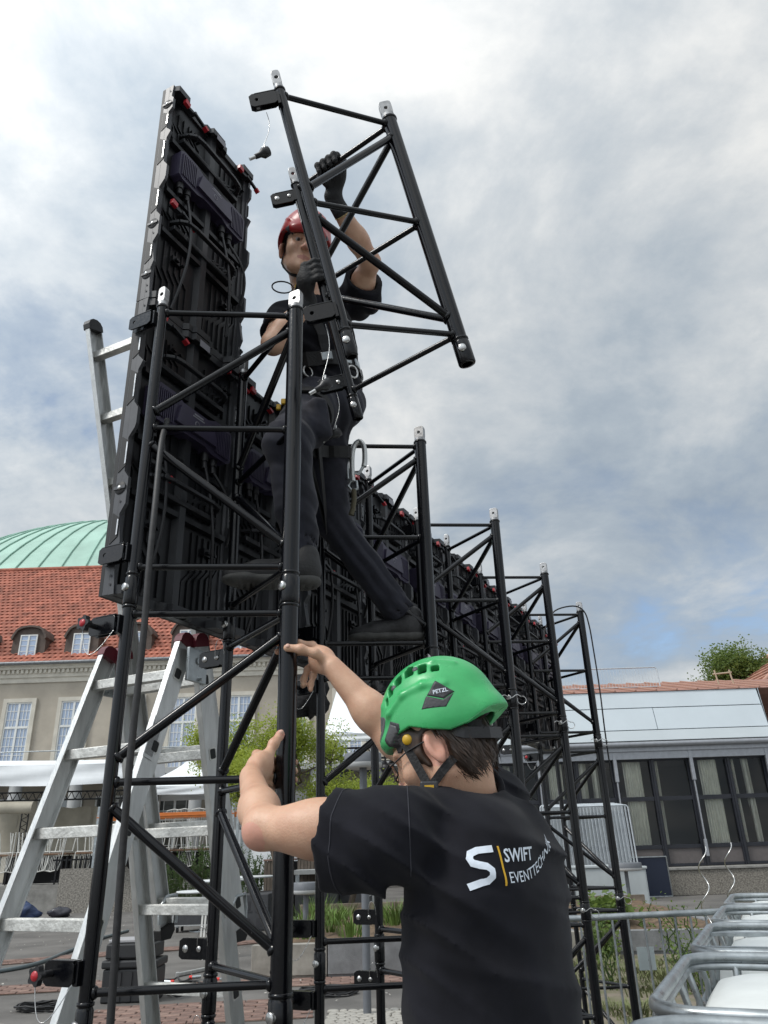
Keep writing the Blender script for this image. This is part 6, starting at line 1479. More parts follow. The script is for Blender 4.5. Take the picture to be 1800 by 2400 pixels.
    for i in range(28):
        a = 2 * pi * i / 28; pts.append(nk + nd * .012 + (cl * cos(a) + cu * sin(a)) * .069)
    MB().path(pts, .0075, 8, True).build('collar', TEE, t, world=True)
    # sleeve hem
    sx = dL.orthogonal().normalized(); sy = dL.cross(sx)
    for nm, o_, dirs, a0, a1 in (('sleeve_hem', eL - dL * .034, (sx, sy), 0, 2 * pi), ('shoulder_seam', shL + V((.030, .006, 0)), (V((0, -1, 0)), Z_), -.9, 1.9)):
        pts = []
        for i in range(49):
            a = lerp(a0, a1, i / 48); d = dirs[0] * cos(a) + dirs[1] * sin(a); h = bv.ray_cast(o_ + d * .3, -d, .4)
            if h[0] is not None and (h[0] - o_).length < .16: pts.append(h[0] + d * .0004)
        if len(pts) > 6: MB().path(pts, .0012, 5).build(nm, SEAM, t, world=True)
    # logo on the back
    N = (-tf * .62 + tl * .50 + V((.25, -.45, .1))).normalized(); N = V((N.x, N.y, .10)).normalized()
    Lc = D(1128, 1842, 1.46); N = (V((0, 0, CAM_H)) - Lc).normalized() * .45 + V((.50, -.5, .12)) ; N.normalize()
    Xd = Z_.cross(N).normalized(); Yd = N.cross(Xd); rot = radians(-2); Xr = Xd * cos(rot) - Yd * sin(rot); Yr = Xd * sin(rot) + Yd * cos(rot)
    Sc = [(.078, .083), (.040, .083), (.022, .077), (.015, .066), (.020, .055), (.034, .049), (.052, .044), (.063, .034), (.062, .021), (.050, .012), (.034, .010), (.003, .003)]; Sp = []; lo, hi = [], []
    for i, (a, b_) in enumerate(Sc):
        p0_, p1_ = V(Sc[max(i - 1, 0)]), V(Sc[min(i + 1, len(Sc) - 1)]); tg = (p1_ - p0_).normalized(); nn_ = V((-tg.y, tg.x)) * .0082; lo.append((a - nn_.x, b_ - nn_.y)); hi.append((a + nn_.x, b_ + nn_.y))
    Sp = [[lo[i], lo[i + 1], hi[i + 1], hi[i]] for i in range(len(Sc) - 1)]
    O = Lc - Xr * .088 - Yr * .045; Xr = Xr * .66; Yr = Yr * .70
    lg = decal('logo_print', Sp, O, Xr, Yr, N, bv, PRW, t, eps=.0016)
    decal('yellow_bar_print', [[(.094, -.002), (.0995, -.002), (.0965, .088), (.091, .088)]], O, Xr, Yr, N, bv, PRY, t, eps=.0016)
    for txt, sz, ox, oy, bo in (('SWIFT', .044, .104, .050, .0008), ('EVENTTECHNIK', .036, .108, .002, 0.0)):
        decal('lettering', [[(a * .88 + ox, b + oy + (1.1 if not bo else .25) * max(0, a * .88 - .03) ** 2 * 2.2) for a, b in p] for p in text_polys(txt, sz, bo, .1 if bo else 0)], O, Xr, Yr, N, bv, PRW, t, eps=.0018, maxe=.01)
    # seams
    # trousers and shoes
    T = Field((-.16, 1.28, .0), (.46, 1.96, 1.02), .009); hipL, hipR = c + tl * .09 + Z_ * .92, c - tl * .09 + Z_ * .92
    T.ell(c + Z_ * .95, (.125, .175, .12), R, k=.05)
    ft = []
    for hp, off in ((hipL, tl * .13 + tf * .05), (hipR, -tl * .12 - tf * .06)):
        an = c + off + Z_ * .10; kn_ = lerp(hp, an, .5) + tf * .03; T.cone(hp, kn_, .092, .072, k=.04); T.cone(kn_, an, .072, .062, k=.03); ft.append(an)
    T.wave(lambda x, y, z: -.004 * np.cos(z * 70 + 5 * np.sin(9 * x) + 4 * y) * np.exp(-((z - .25) / .2) ** 2))
    T.half(V((0, 0, .05)), V((0, 0, -1)))
    mesh_obj('trousers', field_mesh('trousers', [T], [TRO], relax=2), t)
    for an in ft:
        lo = an - V((.3, .3, .11)); hi = an + V((.3, .3, .08)); U_, O_ = Field(lo, hi, .006), Field(lo, hi, .006); g = V((an.x, an.y, .006)); shoe(U_, O_, g - tf * .07, g + tf * .22)
        sh_ = mesh_obj('shoe', field_mesh('shoe', [U_], [SHOE]), t); so = mesh_obj('sole', field_mesh('sole', [O_], [SOLE]), sh_, False)
        so.data.transform(Matrix.Translation(-base))
    # hair under the helmet
    Hf = Field(HC - V((.17, .17, .20)), HC + V((.17, .17, .15)), .004); f, l, u = ax; R = [tuple(f), tuple(l), tuple(u)]
    Hf.ell(q(-.018, 0, .022), (.096, .081, .088), R, k=.01); Hf.ell(q(-.046, 0, -.030), (.060, .064, .068), R, k=.03)
    for sg in (-1, 1): Hf.ell(q(.026, .068 * sg, .020), (.024, .012, .040), R, k=.012); Hf.cone(q(.018, .073 * sg, .0), q(.014, .072 * sg, -.030), .011, .007, k=.01)
    Hf.half(q(.045, 0, 0), f); Hf.half(q(-.04, 0, -.082), -u - f * .25)
    for sg in (-1, 1): Hf.ell(q(-.016, .088 * sg, -.012), (.030, .035, .038), R, k=.006, mode='cut')
    Hf.wave(lambda x, y, z: .003 * np.sin(150 * (x * f.y - y * f.x) + 40 * z) * np.sin(60 * z + 90 * x))
    hr = mesh_obj('hair', field_mesh('hair', [Hf], [HAIR], relax=0), t); hb = world_bvh(hr)
    st = MB(); rnd = random.Random(4)
    for _ in range(1700):
        a = rnd.uniform(-pi, pi); zz = rnd.uniform(-.085, .03); d0 = (f * cos(a) + l * sin(a)); 
        if cos(a) > .35: continue
        h = hb.ray_cast(q(-.03, 0, zz) + d0 * .2, -d0, .3)
        if h[0] is None: continue
        n = h[1]; dn = (-u * 1 - f * rnd.uniform(.0, .5) + l * rnd.uniform(-.3, .3)); dn = (dn - n * dn.dot(n)).normalized(); s = dn.cross(n); p = h[0]; L = rnd.uniform(.018, .042); w = .0011
        P = [p, p + dn * L * .5 + n * .003, p + dn * L + n * rnd.uniform(.0, .006)]
        st.add([P[0] - s * w, P[0] + s * w, P[1] + s * w, P[1] - s * w, P[2]], [(0, 1, 2, 3), (3, 2, 4)], True)
    ho = st.build('hair_strands', HAIR, t, world=True); ho['kind'] = 'stuff'
    # helmet
    hp = radians(13); hx = axes(V((sin(radians(-68)) * cos(hp), cos(radians(-68)) * cos(hp), -sin(hp))), roll=radians(-4)); HO_ = D(946, 1532, 1.655)
    Fm, hq = helmet_field(hx, HO_, sc=.86); hm = mesh_obj('helmet', field_mesh('helmet', [Fm], [HGRN]), t); mb = world_bvh(hm)
    f, l, u = hx
    ins = Field(HO_ - V((.17, .17, .17)), HO_ + V((.17, .17, .17)), .006); Ri = [tuple(f), tuple(l), tuple(u)]; ins.ell(hq(0, 0, -.012), (.112, .088, .095), Ri, k=.002); ins.half(hq(0, 0, -.045), -u)
    mesh_obj('helmet_liner', field_mesh('helmet_liner', [ins], [INK]), t)
    N = (l * .92 + u * .30 - f * .1).normalized(); Xh = (-f - N * (-f).dot(N)).normalized(); Yh = N.cross(Xh); Yh = Yh if Yh.z > 0 else -Yh
    # N faces the wearer's left; X runs to the back of the helmet
    P0 = hq(0, .118, 0)
    rear = decal('side_patch', [[(.037, .040), (.069, .011), (.046, .000), (.014, .015)]], P0, Xh, Yh, N, mb, DGR, hm, eps=.0008, thick=.0022, world=False); rear.data.transform(Matrix.Translation(-base))
    rear2 = decal('side_patch', [[(.012, .014), (.044, -.002), (.067, .008), (.047, -.017), (-.003, -.009)]], P0, Xh, Yh, N, mb, DGR, hm, eps=.0004, thick=.0016, world=False); rear2.data.transform(Matrix.Translation(-base))
    tx = decal('lettering', [[(a + .0275, b * 1.1 + .0125) for a, b in p] for p in text_polys('PETZL', .0108, .0002)], P0, Xh, Yh, N, mb, PRW, hm, eps=.0040, maxe=.01, world=False); tx.data.transform(Matrix.Translation(-base))
    nf = (l * .75 + f * .62 + u * .1).normalized(); Xf = (-f - nf * (-f).dot(nf)).normalized(); Yf = nf.cross(Xf); Yf = Yf if Yf.z > 0 else -Yf; Pf = hq(.095, .075, -.02)
    for nm, poly, m in (('front_clip', [(-.044, .040), (-.020, .030), (-.034, .004), (-.044, .008)], MGR), ('front_clip', [(-.018, .030), (-.002, .018), (-.022, -.006), (-.038, -.018), (-.040, -.002), (-.030, .006)], MGR), ('lamp_clip', [(.010, .010), (.034, -.004), (.030, -.026), (.002, -.054), (-.012, -.050), (-.016, -.020)], DGR), ('lamp_clip', [(.009, .004), (.026, -.007), (.024, -.022), (.000, -.044), (-.006, -.040), (-.010, -.020)], MGR)):
        o = decal(nm, [poly], Pf, Xf, Yf, nf, mb, m, hm, eps=.0006 if m is DGR or nm == 'front_clip' else .003, thick=.0026, world=False); o.data.transform(Matrix.Translation(-base))
    yw = MB(); g = hq(.064, .100, -.060); yw.lathe([(0, .005), (.0095, .005), (.0108, .002), (.0108, -.004)], g, l, 24); o = yw.build('adjusting_wheel', YEL, hm); o.data.transform(Matrix.Translation(-base))
    for vx, vz in ((.069, .068), (.004, .094)):
        b = MB(); nrm = (f * vx / .146 ** 2 + l * .080 / .118 ** 2 + u * vz / .128 ** 2).normalized(); h = mb.ray_cast(hq(vx, .080, vz) + nrm * .05, -nrm, .1)
        if h[0] is not None: b.lathe([(0, .0022), (.0055, .0018), (.0065, -.001)], h[0], h[1], 14); o = b.build('rivet', MGR, hm); o.data.transform(Matrix.Translation(-base))
    # chin straps and head band
    hbv = world_bvh([c_ for c_ in t.children if c_.name.startswith('body')][0])
    buckle = D(928, 1702, 1.575)
    def strap(p0, p1, n=9):
        pts = []
        for i in range(n):
            p = lerp(p0, p1, i / (n - 1)); h = hbv.find_nearest(p)
            pts.append(h[0] + h[1] * .003 if h[0] is not None and 0 < i < n - 1 and h[3] < .02 and (p - h[0]).dot(h[1]) < .003 else p)
        return pts
    outn = lambda p: (V((0, 0, CAM_H)) - p).normalized() * .5 + l * .5
    for a, b in ((hq(.078, .098, -.050), buckle), (hq(-.110, .062, -.075), buckle), (hq(-.110, .062, -.075), hq(-.03, .10, -.06))):
        ribbon(strap(a, b), .017, .0022, outn).build('chin_strap', WEB, t, world=True)
    ribbon([hq(-.02, .098, -.055), hq(-.07, .090, -.085), hq(-.118, .055, -.098), hq(-.132, 0, -.100), hq(-.118, -.055, -.098)], .022, .003, lambda p: (p - hq(-.03, 0, -.09)).normalized()).build('nape_band', PLB, t, world=True)
    bk = MB(); e1 = (buckle - hq(.078, .098, -.05)).normalized(); bk.box(buckle + outn(buckle) * .002, (.036, .008, .026)); o = bk.build('buckle', DGR, t, world=True, bevel=.004); bk = MB(); bk.box(buckle + outn(buckle) * .005, (.018, .008, .010)); bk.build('buckle_button', YEL, o).data.transform(Matrix.Translation(-base))
    # glasses
    f, l, u = ax; g = MB(); fr = MB()
    for sg in (-1, 1):
        c0 = q(.102, .034 * sg, .004); tr = []
        for i in range(20):
            a = 2 * pi * i / 20; tr.append(c0 + l * (.025 * cos(a)) + u * (.021 * sin(a)) - f * (.006 * cos(a) * sg + .010 * (cos(a) * sg > .7)))
        fr.path(tr, .0016, 6, True); g.add(tr, [tuple(range(20))])
        fr.path([q(.095, .058 * sg, .012), q(.04, .080 * sg, .014), q(-.01, .084 * sg, .010)], .0017, 6)
    fr.path([q(.106, .010, .008), q(.109, 0, .011), q(.106, -.010, .008)], .0016, 6)
    go = fr.build('glasses', PLB, t, world=True); le = g.build('lens', mat('glasses_lens', (.9, .9, .9), .02, trans=1.0), go); le.data.transform(Matrix.Translation(-base))
    return t
person_green()
# ------------------------------------------------------------------ person in the red helmet, standing on the truss bars
def person_red():
    base = V((-.18, 2.55, 2.24)); t = thing('person', 'person in a red helmet, harness and gloves standing on the towers and lifting a truss', 'person', base)
    HC = D(655, 545, 2.395); look = (V((-.20, .9, 2.2)) - HC).normalized(); look = V((look.x + .14, look.y, look.z * .30)).normalized()
    ax = axes(look, roll=radians(-7)); f, l, u = ax; R = [tuple(f), tuple(l), tuple(u)]
    Fh = Field(HC - V((.19, .19, .24)), HC + V((.19, .19, .17)), .0034); q = head_field(Fh, HC, ax, 1.02)
    nk = D(672, 652, 2.47)
    Fh.cone(q(-.025, 0, -.05), nk + V((0, .01, -.05)), .052, .060, k=.03)
    shR, elR, wrR = D(613, 690, 2.44), D(590, 742, 2.29), D(662, 655, 2.27)
    shL, elL, wrL = D(768, 655, 2.58), D(800, 566, 2.37), D(722, 432, 2.175)
    FR = Field((-.52, 2.08, 3.08), (-.10, 2.58, 3.60), .004)
    FR.cone(shR, elR, .050, .040, k=.02); FR.cone(elR, lerp(elR, wrR, .4), .041, .043, k=.02); FR.cone(lerp(elR, wrR, .35), wrR, .043, .029, k=.02)
    FL = Field((-.26, 2.06, 3.46), (.16, 2.72, 3.96), .004)
    FL.cone(shL, elL, .050, .038, k=.02); FL.ell(lerp(shL, elL, .5), (.045, .055, .055), k=.03); FL.cone(elL, lerp(elL, wrL, .4), .038, .041, k=.025); FL.cone(lerp(elL, wrL, .35), wrL, .041, .028, k=.025)
    FT = Field((-.46, 2.26, 3.0), (.10, 2.80, 3.70), .012); FT.cone(nk, D(705, 830, 2.53), .06, .08, k=.05); FT.cone(shR, shL, .05, .05, k=.05)
    mo = np.array(q(.086, 0, -.066)); fw = np.array(f); ww = np.array(l); uu = np.array(u)
    def slot(P):
        d = P - mo; s = np.zeros(len(P)); a = (np.abs(d @ ww) < .024) & (np.abs(d @ uu) < .0115 - np.abs(d @ ww) * .28) & (d @ fw > -.012); s[a] = 2
        for sg in (-1, 1):
            b = P - np.array(q(.083, .034 * sg, .031)); s[(np.abs(b @ ww) < .017) & (np.abs(b @ uu + .10 * np.abs(b @ ww)) < .0038) & (b @ fw > -.02)] = 3
            e = P - np.array(q(.02, .085 * sg, -.01)); s[np.linalg.norm(P - np.array(q(-.015, .085 * sg, -.01)), axis=1) < .03] = 1
        s[np.linalg.norm(P - np.array(q(.108, 0, -.03)), axis=1) < .014] = 1; return s
    mesh_obj('body', field_mesh('body', [FT, FR, FL, Fh], [SKIN, SKIN2, LIP, BROW], slot), t)
    for sg in (-1, 1):                                                      # eyes
        c = q(.0745, .0315 * sg, .0065); b = MB(); b.lathe([(.0118 * sin(a), .0118 * cos(a)) for a in np.linspace(0, pi, 9)], c, f, 14); eo = b.build('eye', mat('eye_white', (.36, .33, .31), .2), t, world=True)
        b = MB(); b.lathe([(0, .0124), (.0030, .0121), (.0058, .0108)], c, (f - u * .25), 14); o = b.build('iris', mat('iris', (.03, .025, .02), .15), eo); o.data.transform(Matrix.Translation(-base))
    # gloves
    def glove(F_, wr, wrist_dir, mcps, fingers, thumb, palm, el=None):
        if el is not None: wrist_dir = (wr - el).normalized()
        for i, m in enumerate(mcps): F_.cone(wr, m, .021, .0155, k=.016)
        F_.ell(palm, (.034, .034, .034), k=.025)
        for fp, r in fingers: finger(F_, fp, r, .007)
        finger(F_, thumb, .0135, k=.012); F_.cone(wr - wrist_dir * .055, wr + wrist_dir * .015, .034, .031, k=.012)
    def hl(ang, r, s): return held_pt((.44 + r * cos(radians(ang)), r * sin(radians(ang)), s))
    Pc = hl(0, 0, .53); Gr = Field(Pc - V((.17, .16, .20)), Pc + V((.14, .16, .15)), .0038)
    mc = [hl(-115, .052, s) for s in (.580, .557, .533, .511)]
    glove(Gr, wrR, (Pc - wrR).normalized(), mc, [([m, hl(-165, .036, s), hl(145, .034, s), hl(100, .034, s)], .0115) for m, s in zip(mc, (.582, .558, .534, .512))], [lerp(wrR, mc[0], .4), hl(-60, .045, .575), hl(-10, .036, .60)], lerp(wrR, mc[1], .72), elR)
    mesh_obj('glove', field_mesh('glove', [Gr], [GLOVE, GLOVEC], lambda P: (np.linalg.norm(P - np.array(wrR), axis=1) < .048).astype(int) * (((P - np.array(wrR)) @ np.array((Pc - wrR).normalized())) < .012)), t)
    b0, b1 = held_pt((.44, 0, .935)), held_pt((.22, .37, .935)); bd = (b1 - b0).normalized(); bc = lerp(b0, b1, .37); be = (V((0, 0, 1)) - bd * bd.z).normalized(); bf = be.cross(bd)   # be up, bf horizontal
    if bf.y > 0: bf = -bf                                                    # towards the camera
    def ha(ang, r, s): return bc + bd * s + (bf * cos(radians(ang)) + be * sin(radians(ang))) * r
    Gl = Field(bc - V((.15, .16, .17)), bc + V((.15, .20, .14)), .0038)
    mc = [ha(150, .050, s) + Z_ * .012 for s in (-.036, -.012, .012, .035)]
    glove(Gl, wrL, (bc - wrL).normalized(), mc, [([m, ha(85, .030, s * 1.05), ha(20, .028, s * 1.05), ha(-40, .028, s * 1.05)], .0115) for m, s in zip(mc, (-.036, -.012, .012, .035))], [lerp(wrL, mc[0], .4), ha(210, .040, -.045), ha(280, .030, -.05)], lerp(wrL, (mc[1] + mc[2]) / 2, .72), elL)
    mesh_obj('glove', field_mesh('glove', [Gl], [GLOVE, GLOVEC], lambda P: (np.linalg.norm(P - np.array(wrL), axis=1) < .052).astype(int) * (((P - np.array(wrL)) @ np.array((bc - wrL).normalized())) < .010)), t)
    bb = MB(); wd = (wrL - elL).normalized(); ox = wd.orthogonal().normalized(); oy = wd.cross(ox); bb.path([wrL - wd * .062 + (ox * cos(a) + oy * sin(a)) * .033 for a in np.linspace(0, 2 * pi, 19)[:-1]], .0025, 6, True); bb.build('bracelet', mat('bracelet_cord', (.45, .33, .15), .6), t, world=True)
    # t-shirt
    pel = D(715, 868, 2.52); chest = D(694, 735, 2.54); sd = (shL - shR).normalized(); fd = V((sd.y, -sd.x, 0)).normalized(); upb = (nk - pel).normalized(); fd = (fd - upb * fd.dot(upb)).normalized(); sl = upb.cross(fd); RT_ = [tuple(fd), tuple(sl), tuple(upb)]
    S = Field((-.56, 2.22, 2.98), (.16, 2.86, 3.80), .0055)
    S.ell(lerp(nk, pel, .36), (.108, .160, .16), RT_, k=.05); S.ell(lerp(nk, pel, .68), (.098, .140, .15), RT_, k=.06); S.ell(lerp(nk, pel, .95), (.100, .138, .11), RT_, k=.05)
    S.cone(shR, nk - upb * .03, .062, .055, k=.04); S.cone(shL, nk - upb * .03, .064, .055, k=.04)
    eR = lerp(shR, elR, .55); eL = lerp(shL, elL, .60); S.cone(shR, eR, .066, .068, k=.03); S.cone(shL, eL, .070, .080, k=.03); S.ell(lerp(shL, eL, .55) + V((.035, 0, -.055)), (.05, .06, .055), k=.04)
    S.wave(lambda x, y, z: -.006 * np.cos(75 * z + 25 * x + 3 * np.sin(14 * x + 9 * z)) * np.exp(-((z - pel.z - .1) / .16) ** 2) - .005 * np.cos(80 * x - 60 * z + 2 * np.sin(17 * z)) * np.exp(-(((x - shL.x) ** 2 + (y - shL.y) ** 2 + (z - shL.z) ** 2) / .15 ** 2)))
    for e_, sh_, el_, r in ((eR, shR, elR, .056), (eL, shL, elL, .066)):
        d = (el_ - sh_).normalized(); x, y, z = S.ax[0][:, None, None], S.ax[1][None, :, None], S.ax[2][None, None, :]
        pl = (x - e_.x) * d.x + (y - e_.y) * d.y + (z - e_.z) * d.z; near = ((x - e_.x) ** 2 + (y - e_.y) ** 2 + (z - e_.z) ** 2) < .12 ** 2; S.f = np.where(near, np.maximum(S.f, pl), S.f)
        S.cone(lerp(sh_, e_, .5), e_ + d * .08, r * .85, r, k=.004, mode='cut')
    nd = (q(-.025, 0, -.06) - nk).normalized(); S.cone(nk - nd * .02, nk + nd * .10, .060, .064, k=.006, mode='cut')
    ts = mesh_obj('tshirt', field_mesh('tshirt', [S], [TEE], relax=2), t)
    # trousers
    T = Field((-.50, 1.98, 2.30), (.30, 3.16, 3.22), .006)
    hipR, hipL = pel + V((-.055, -.07, -.045)), pel + V((-.022, .08, -.045))
    knR, anR = D(622, 958, 2.19), D(652, 1195, 2.30); knL, anL = D(714, 1118, 2.76), D(862, 1322, 2.97)
    T.ell(pel + V((0, 0, -.01)), (.115, .142, .11), RT_, k=.05)
    T.cone(hipR, knR, .090, .074, k=.05); T.cone(knR, lerp(knR, anR, .55), .072, .064, k=.04); T.cone(lerp(knR, anR, .5), anR, .064, .058, k=.03)
    T.cone(hipL, knL, .082, .073, k=.05); T.cone(knL, lerp(knL, anL, .5), .070, .064, k=.04); T.cone(lerp(knL, anL, .5), anL, .064, .062, k=.03)
    T.boxy(lerp(hipR, knR, .55) + V((.06, -.055, -.03)), (.055, .03, .075), RT_, k=.03, mode='add', rnd=.02)
    def tf(x, y, z):
        w = 0
        for c, d, lam, amp, rad in ((knR, (.6, .2, .9), .075, .007, .13), (lerp(knR, anR, .75), (.5, .2, 1), .085, .006, .16), (hipR, (.9, .3, .6), .085, .006, .16), (lerp(knL, anL, .5), (.9, .2, .9), .060, .007, .24), (anL, (.4, .2, 1), .040, .005, .10), (hipL, (.5, .4, .8), .055, .006, .18)):
            m = np.exp(-(((x - c.x) ** 2 + (y - c.y) ** 2 + (z - c.z) ** 2) / rad ** 2)); ph = ((x - c.x) * d[0] + (y - c.y) * d[1] + (z - c.z) * d[2]) * 2 * pi / lam + 1.2 * np.sin(18 * x + 11 * z)
            w = w - amp * m * np.cos(ph) ** 3
        return w
    T.wave(tf); dL = (anL - knL).normalized(); dR = (anR - knR).normalized(); x, y, z = T.ax[0][:, None, None], T.ax[1][None, :, None], T.ax[2][None, None, :]
    for an, d in ((anL, dL), (anR, dR)):
        near = ((x - an.x) ** 2 + (y - an.y) ** 2 + (z - an.z) ** 2) < .13 ** 2; T.f = np.where(near, np.maximum(T.f, (x - an.x) * d.x + (y - an.y) * d.y + (z - an.z) * d.z - .01), T.f)
        T.cone(an - d * .04, an + d * .09, .050, .058, k=.004, mode='cut')
    mesh_obj('trousers', field_mesh('trousers', [T], [TRO], relax=2), t)
    # socks, shoes: soles rest on the truss bars (top of the bars at z 2.241)
    zt = BASE_Z + SEG + .060 + .0095
    for an, heel, toe in ((anR, D(686, 1262, 2.27), D(478, 1262, 2.27)), (anL, D(912, 1378, 2.965), D(768, 1388, 2.965))):
        e = (V((toe.x, toe.y, 0)) - V((heel.x, heel.y, 0))).normalized(); heel = V((heel.x, heel.y, zt + .004)); toe = heel + e * .292
        MB().tube(an - V((0, 0, .03)), heel + e * .055 + Z_ * .08, .042, 14, r1=.040).build('sock', WEB, t, world=True)
        lo = heel - V((.36, .36, .03)); hi = heel + V((.36, .36, .17)); U_, O_ = Field(lo, hi, .0042), Field(lo, hi, .0042); shoe(U_, O_, heel, toe)
        so_ = mesh_obj('shoe', field_mesh('shoe', [U_], [SHOE]), t); so = mesh_obj('sole', field_mesh('sole', [O_], [SOLE]), so_, False); so.data.transform(Matrix.Translation(-base))
    # helmet
    Hh = axes(look + V((0, 0, .10)), roll=radians(-7)); HO_ = q(-.014, 0, .070); Fm, hq = helmet_field(Hh, HO_, .0030, vents=False, sc=.86, ridge=.2); hm = mesh_obj('helmet', field_mesh('helmet', [Fm], [HRED]), t); mb = world_bvh(hm)
    ins = Field(HO_ - V((.17, .17, .17)), HO_ + V((.17, .17, .17)), .007); ins.ell(hq(0, 0, -.012), (.112, .088, .095), R, k=.002); ins.half(hq(0, 0, -.042), -u); mesh_obj('helmet_liner', field_mesh('helmet_liner', [ins], [INK]), t)
    for sg in (-1, 1):
        nf = (l * .75 * sg + f * .62).normalized(); Xf = (-f - nf * (-f).dot(nf)).normalized(); Yf = nf.cross(Xf); Yf = Yf if Yf.dot(u) > 0 else -Yf
        o = decal('lamp_clip', [[(-.012, -.008), (.014, -.006), (.018, -.030), (-.008, -.044), (-.014, -.030)]], hq(.095, .075 * sg, -.03), Xf, Yf, nf, mb, DGR, hm, eps=.001, thick=.003, world=False); o.data.transform(Matrix.Translation(-base))
    yw = MB(); yw.lathe([(0, .010), (.012, .010), (.014, .004), (.014, -.004)], hq(-.05, .112, -.030), l, 18); o = yw.build('adjusting_wheel', YEL, hm); o.data.transform(Matrix.Translation(-base))
    o = decal('lettering', [[(a - .024, b * 1.1) for a, b in p] for p in text_polys('PETZL', .014, .0004)], hq(.13, 0, .03), Vector(l), Vector(u), (f + u * .3).normalized(), mb, DGR, hm, eps=.001, maxe=.02, world=False); o.data.transform(Matrix.Translation(-base))
    # hair at the temples
    st = MB(); rnd = random.Random(9)
    for _ in range(500):
        sg = rnd.choice((-1, 1)); p = q(rnd.uniform(-.03, .035), (.078 + rnd.uniform(-.002, .004)) * sg, rnd.uniform(-.005, .040)); dn = (-u + f * rnd.uniform(-.5, .3) + l * sg * .1).normalized(); s = dn.cross(l).normalized() * .0012; L = rnd.uniform(.015, .035)
        st.add([p - s, p + s, p + dn * L * .6 + s, p + dn * L * .6 - s, p + dn * L], [(0, 1, 2, 3), (3, 2, 4)], True)
    st.build('hair_strands', HAIRB, t, world=True)['kind'] = 'stuff'
    # chin strap
    hbv = world_bvh([c_ for c_ in t.children if c_.name.startswith('body')][0])
    for a, b in ((hq(.055, -.100, -.05), q(-.005, -.066, -.085)), (hq(-.08, -.09, -.06), q(-.005, -.066, -.085)), (q(-.005, -.066, -.085), q(.045, -.015, -.125)), (hq(.055, .100, -.05), q(-.005, .066, -.085)), (q(-.005, .066, -.085), q(.045, .015, -.125)), (q(.045, .018, -.125), q(.045, -.018, -.125))):
        pts = []
        for i in range(7):
            p = lerp(a, b, i / 6); h = hbv.find_nearest(p); pts.append(h[0] + h[1] * .003 if h[0] is not None and h[3] < .03 else p)
        ribbon(pts, .013, .002, lambda p: (p - q(.0, 0, -.03)).normalized()).build('chin_strap', WEB, t, world=True)
    # harness: belt, shoulder straps, leg loops, buckles
    har = bpy.data.objects.new('harness', None); COL.objects.link(har); har.parent = t
    tb = world_bvh(ts); trb = world_bvh([c_ for c_ in t.children if c_.name.startswith('trousers')][0])
    def wrap(c, X, Y, rx, bvh, n=30, lift=.006):
        out = []
        for i in range(n + 1):
            a = 2 * pi * i / n; d = X * cos(a) + Y * sin(a); h = bvh.ray_cast(c + d * .5, -d, .6); out.append((h[0] if h[0] is not None else c + d * rx) + d * lift)
        return out
    def hpart(b, nm, m, bevel=0):
        o = b.build(nm, m, har, bevel=bevel); o.data.transform(Matrix.Translation(-base)); return o
    wc = D(712, 806, 2.52); hpart(ribbon(wrap(wc, fd, sl, .15, tb), .060, .008, lambda p: (p - wc).normalized()), 'waist_belt', WEB)
    for side, sh_ in ((-1, shR), (1, shL)):
        pts = []
        for i in range(12):
            s = i / 11; p = lerp(nk + sl * side * .085 + upb * .02, wc + sl * side * .06, s) + fd * .3; h = tb.ray_cast(p, -fd, .6); pts.append((h[0] if h[0] is not None else p - fd * .2) + fd * .006)
        hpart(ribbon(pts, .042, .004, fd), 'shoulder_strap', WEB)
    for hp, kn in ((hipR, knR), (hipL, knL)):
        d = (kn - hp).normalized(); c = lerp(hp, kn, .32); X = d.orthogonal().normalized(); Y = d.cross(X); hpart(ribbon(wrap(c, X, Y, .1, trb, 24), .045, .006, lambda p, c=c: (p - c).normalized()), 'leg_loop', WEB)
    STL = CHR
    def on_belt(a, dz=0, out=.016):
        d = (fd * cos(a) + sl * sin(a)).normalized(); h = tb.ray_cast(wc + upb * dz + d * .5, -d, .6); return (h[0] if h[0] is not None else wc + d * .13) + d * out, Matrix((d.cross(upb), -d, upb)).transposed()
    for a in (.15, -.55, .75):
        p, Rb = on_belt(a); b = MB(); b.box(p, (.042, .010, .034), Rb); hpart(b, 'buckle', GALV, .003)
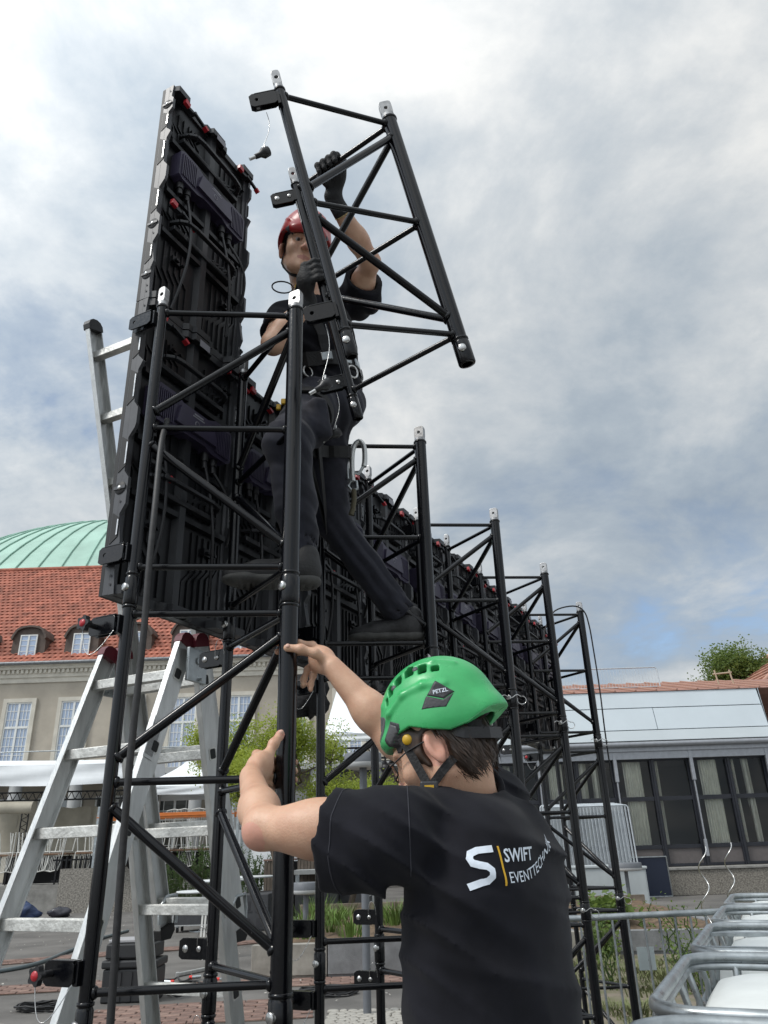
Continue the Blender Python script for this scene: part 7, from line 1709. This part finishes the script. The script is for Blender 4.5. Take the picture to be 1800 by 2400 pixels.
    for p, r in ((on_belt(.25, -.055, .012)[0], .020), (on_belt(.05, .17, .010)[0], .022), (on_belt(-1.1, -.045, .012)[0], .018)):
        b = MB(); b.path([p + sl * r * cos(a) + upb * r * 1.3 * sin(a) for a in np.linspace(0, 2 * pi, 17)[:-1]], .004, 8, True); hpart(b, 'ring', STL)
    b = MB()
    for i in range(8): p, Rb = on_belt(.95 + .10 * i, -.028); b.box(p, (.006, .006, .026), Rb)
    hpart(b, 'gear_loop', mat('pale_plastic', (.45, .45, .45), .5))['kind'] = 'stuff'
    b = MB(); p = nk - sl * .10 + upb * .025 + fd * .03; b.path([p + sl * (-.035 + .045 * cos(a)) + fd * .02 * sin(a) + upb * (.012 * sin(a)) for a in np.linspace(0, 2 * pi, 21)[:-1]], .003, 6, True); hpart(b, 'cord_loop', WEB)
    b = MB(); b.box(p + sl * .03, (.022, .016, .045)); hpart(b, 'yellow_tab', YEL, .004)
    for p in (D(612, 868, 2.30), D(602, 880, 2.32)): b = MB(); b.box(p, (.016, .012, .022)); hpart(b, 'yellow_clip', YEL, .003)
    # lanyard with big aluminium hooks clipped to the second tower
    dd = 2.66; hk = thing('scaffold_hook', 'large aluminium scaffold hook clipped to the second tower bar beside the worker', 'hook', D(775, 1090, 2.66))
    P = [D(*p, dd) for p in ((762, 1040), (760, 1000), (763, 968), (775, 953), (786, 965), (788, 992), (786, 1008))]
    MB().path(smooth_path(P, 4), .0105, 10).build('hook_body', ALU, hk, world=True)
    b = MB(); b.path([D(757, 1040, dd), D(762, 1022, dd), D(775, 1024, dd), D(788, 1002, dd)], .0065, 8); b.path([D(752, 1035, dd), D(750, 1000, dd), D(757, 975, dd)], .006, 8); b.build('gate', GALV, hk, world=True)
    b = MB(); b.path([D(x, y, dd) for x, y in ((758, 1038), (770, 1040), (772, 1056), (760, 1060), (752, 1050))], .006, 8, True); b.build('eye', GALV, hk, world=True)
    b = MB(); b.path([D(x, y, d) for x, y, d in ((764, 1058, dd), (765, 1080, dd), (762, 1100, dd), (758, 1112, dd))], .010, 8); b.build('lanyard', mat('olive_strap', (.09, .08, .05), .8), hk, world=True)
    return t
person_red()
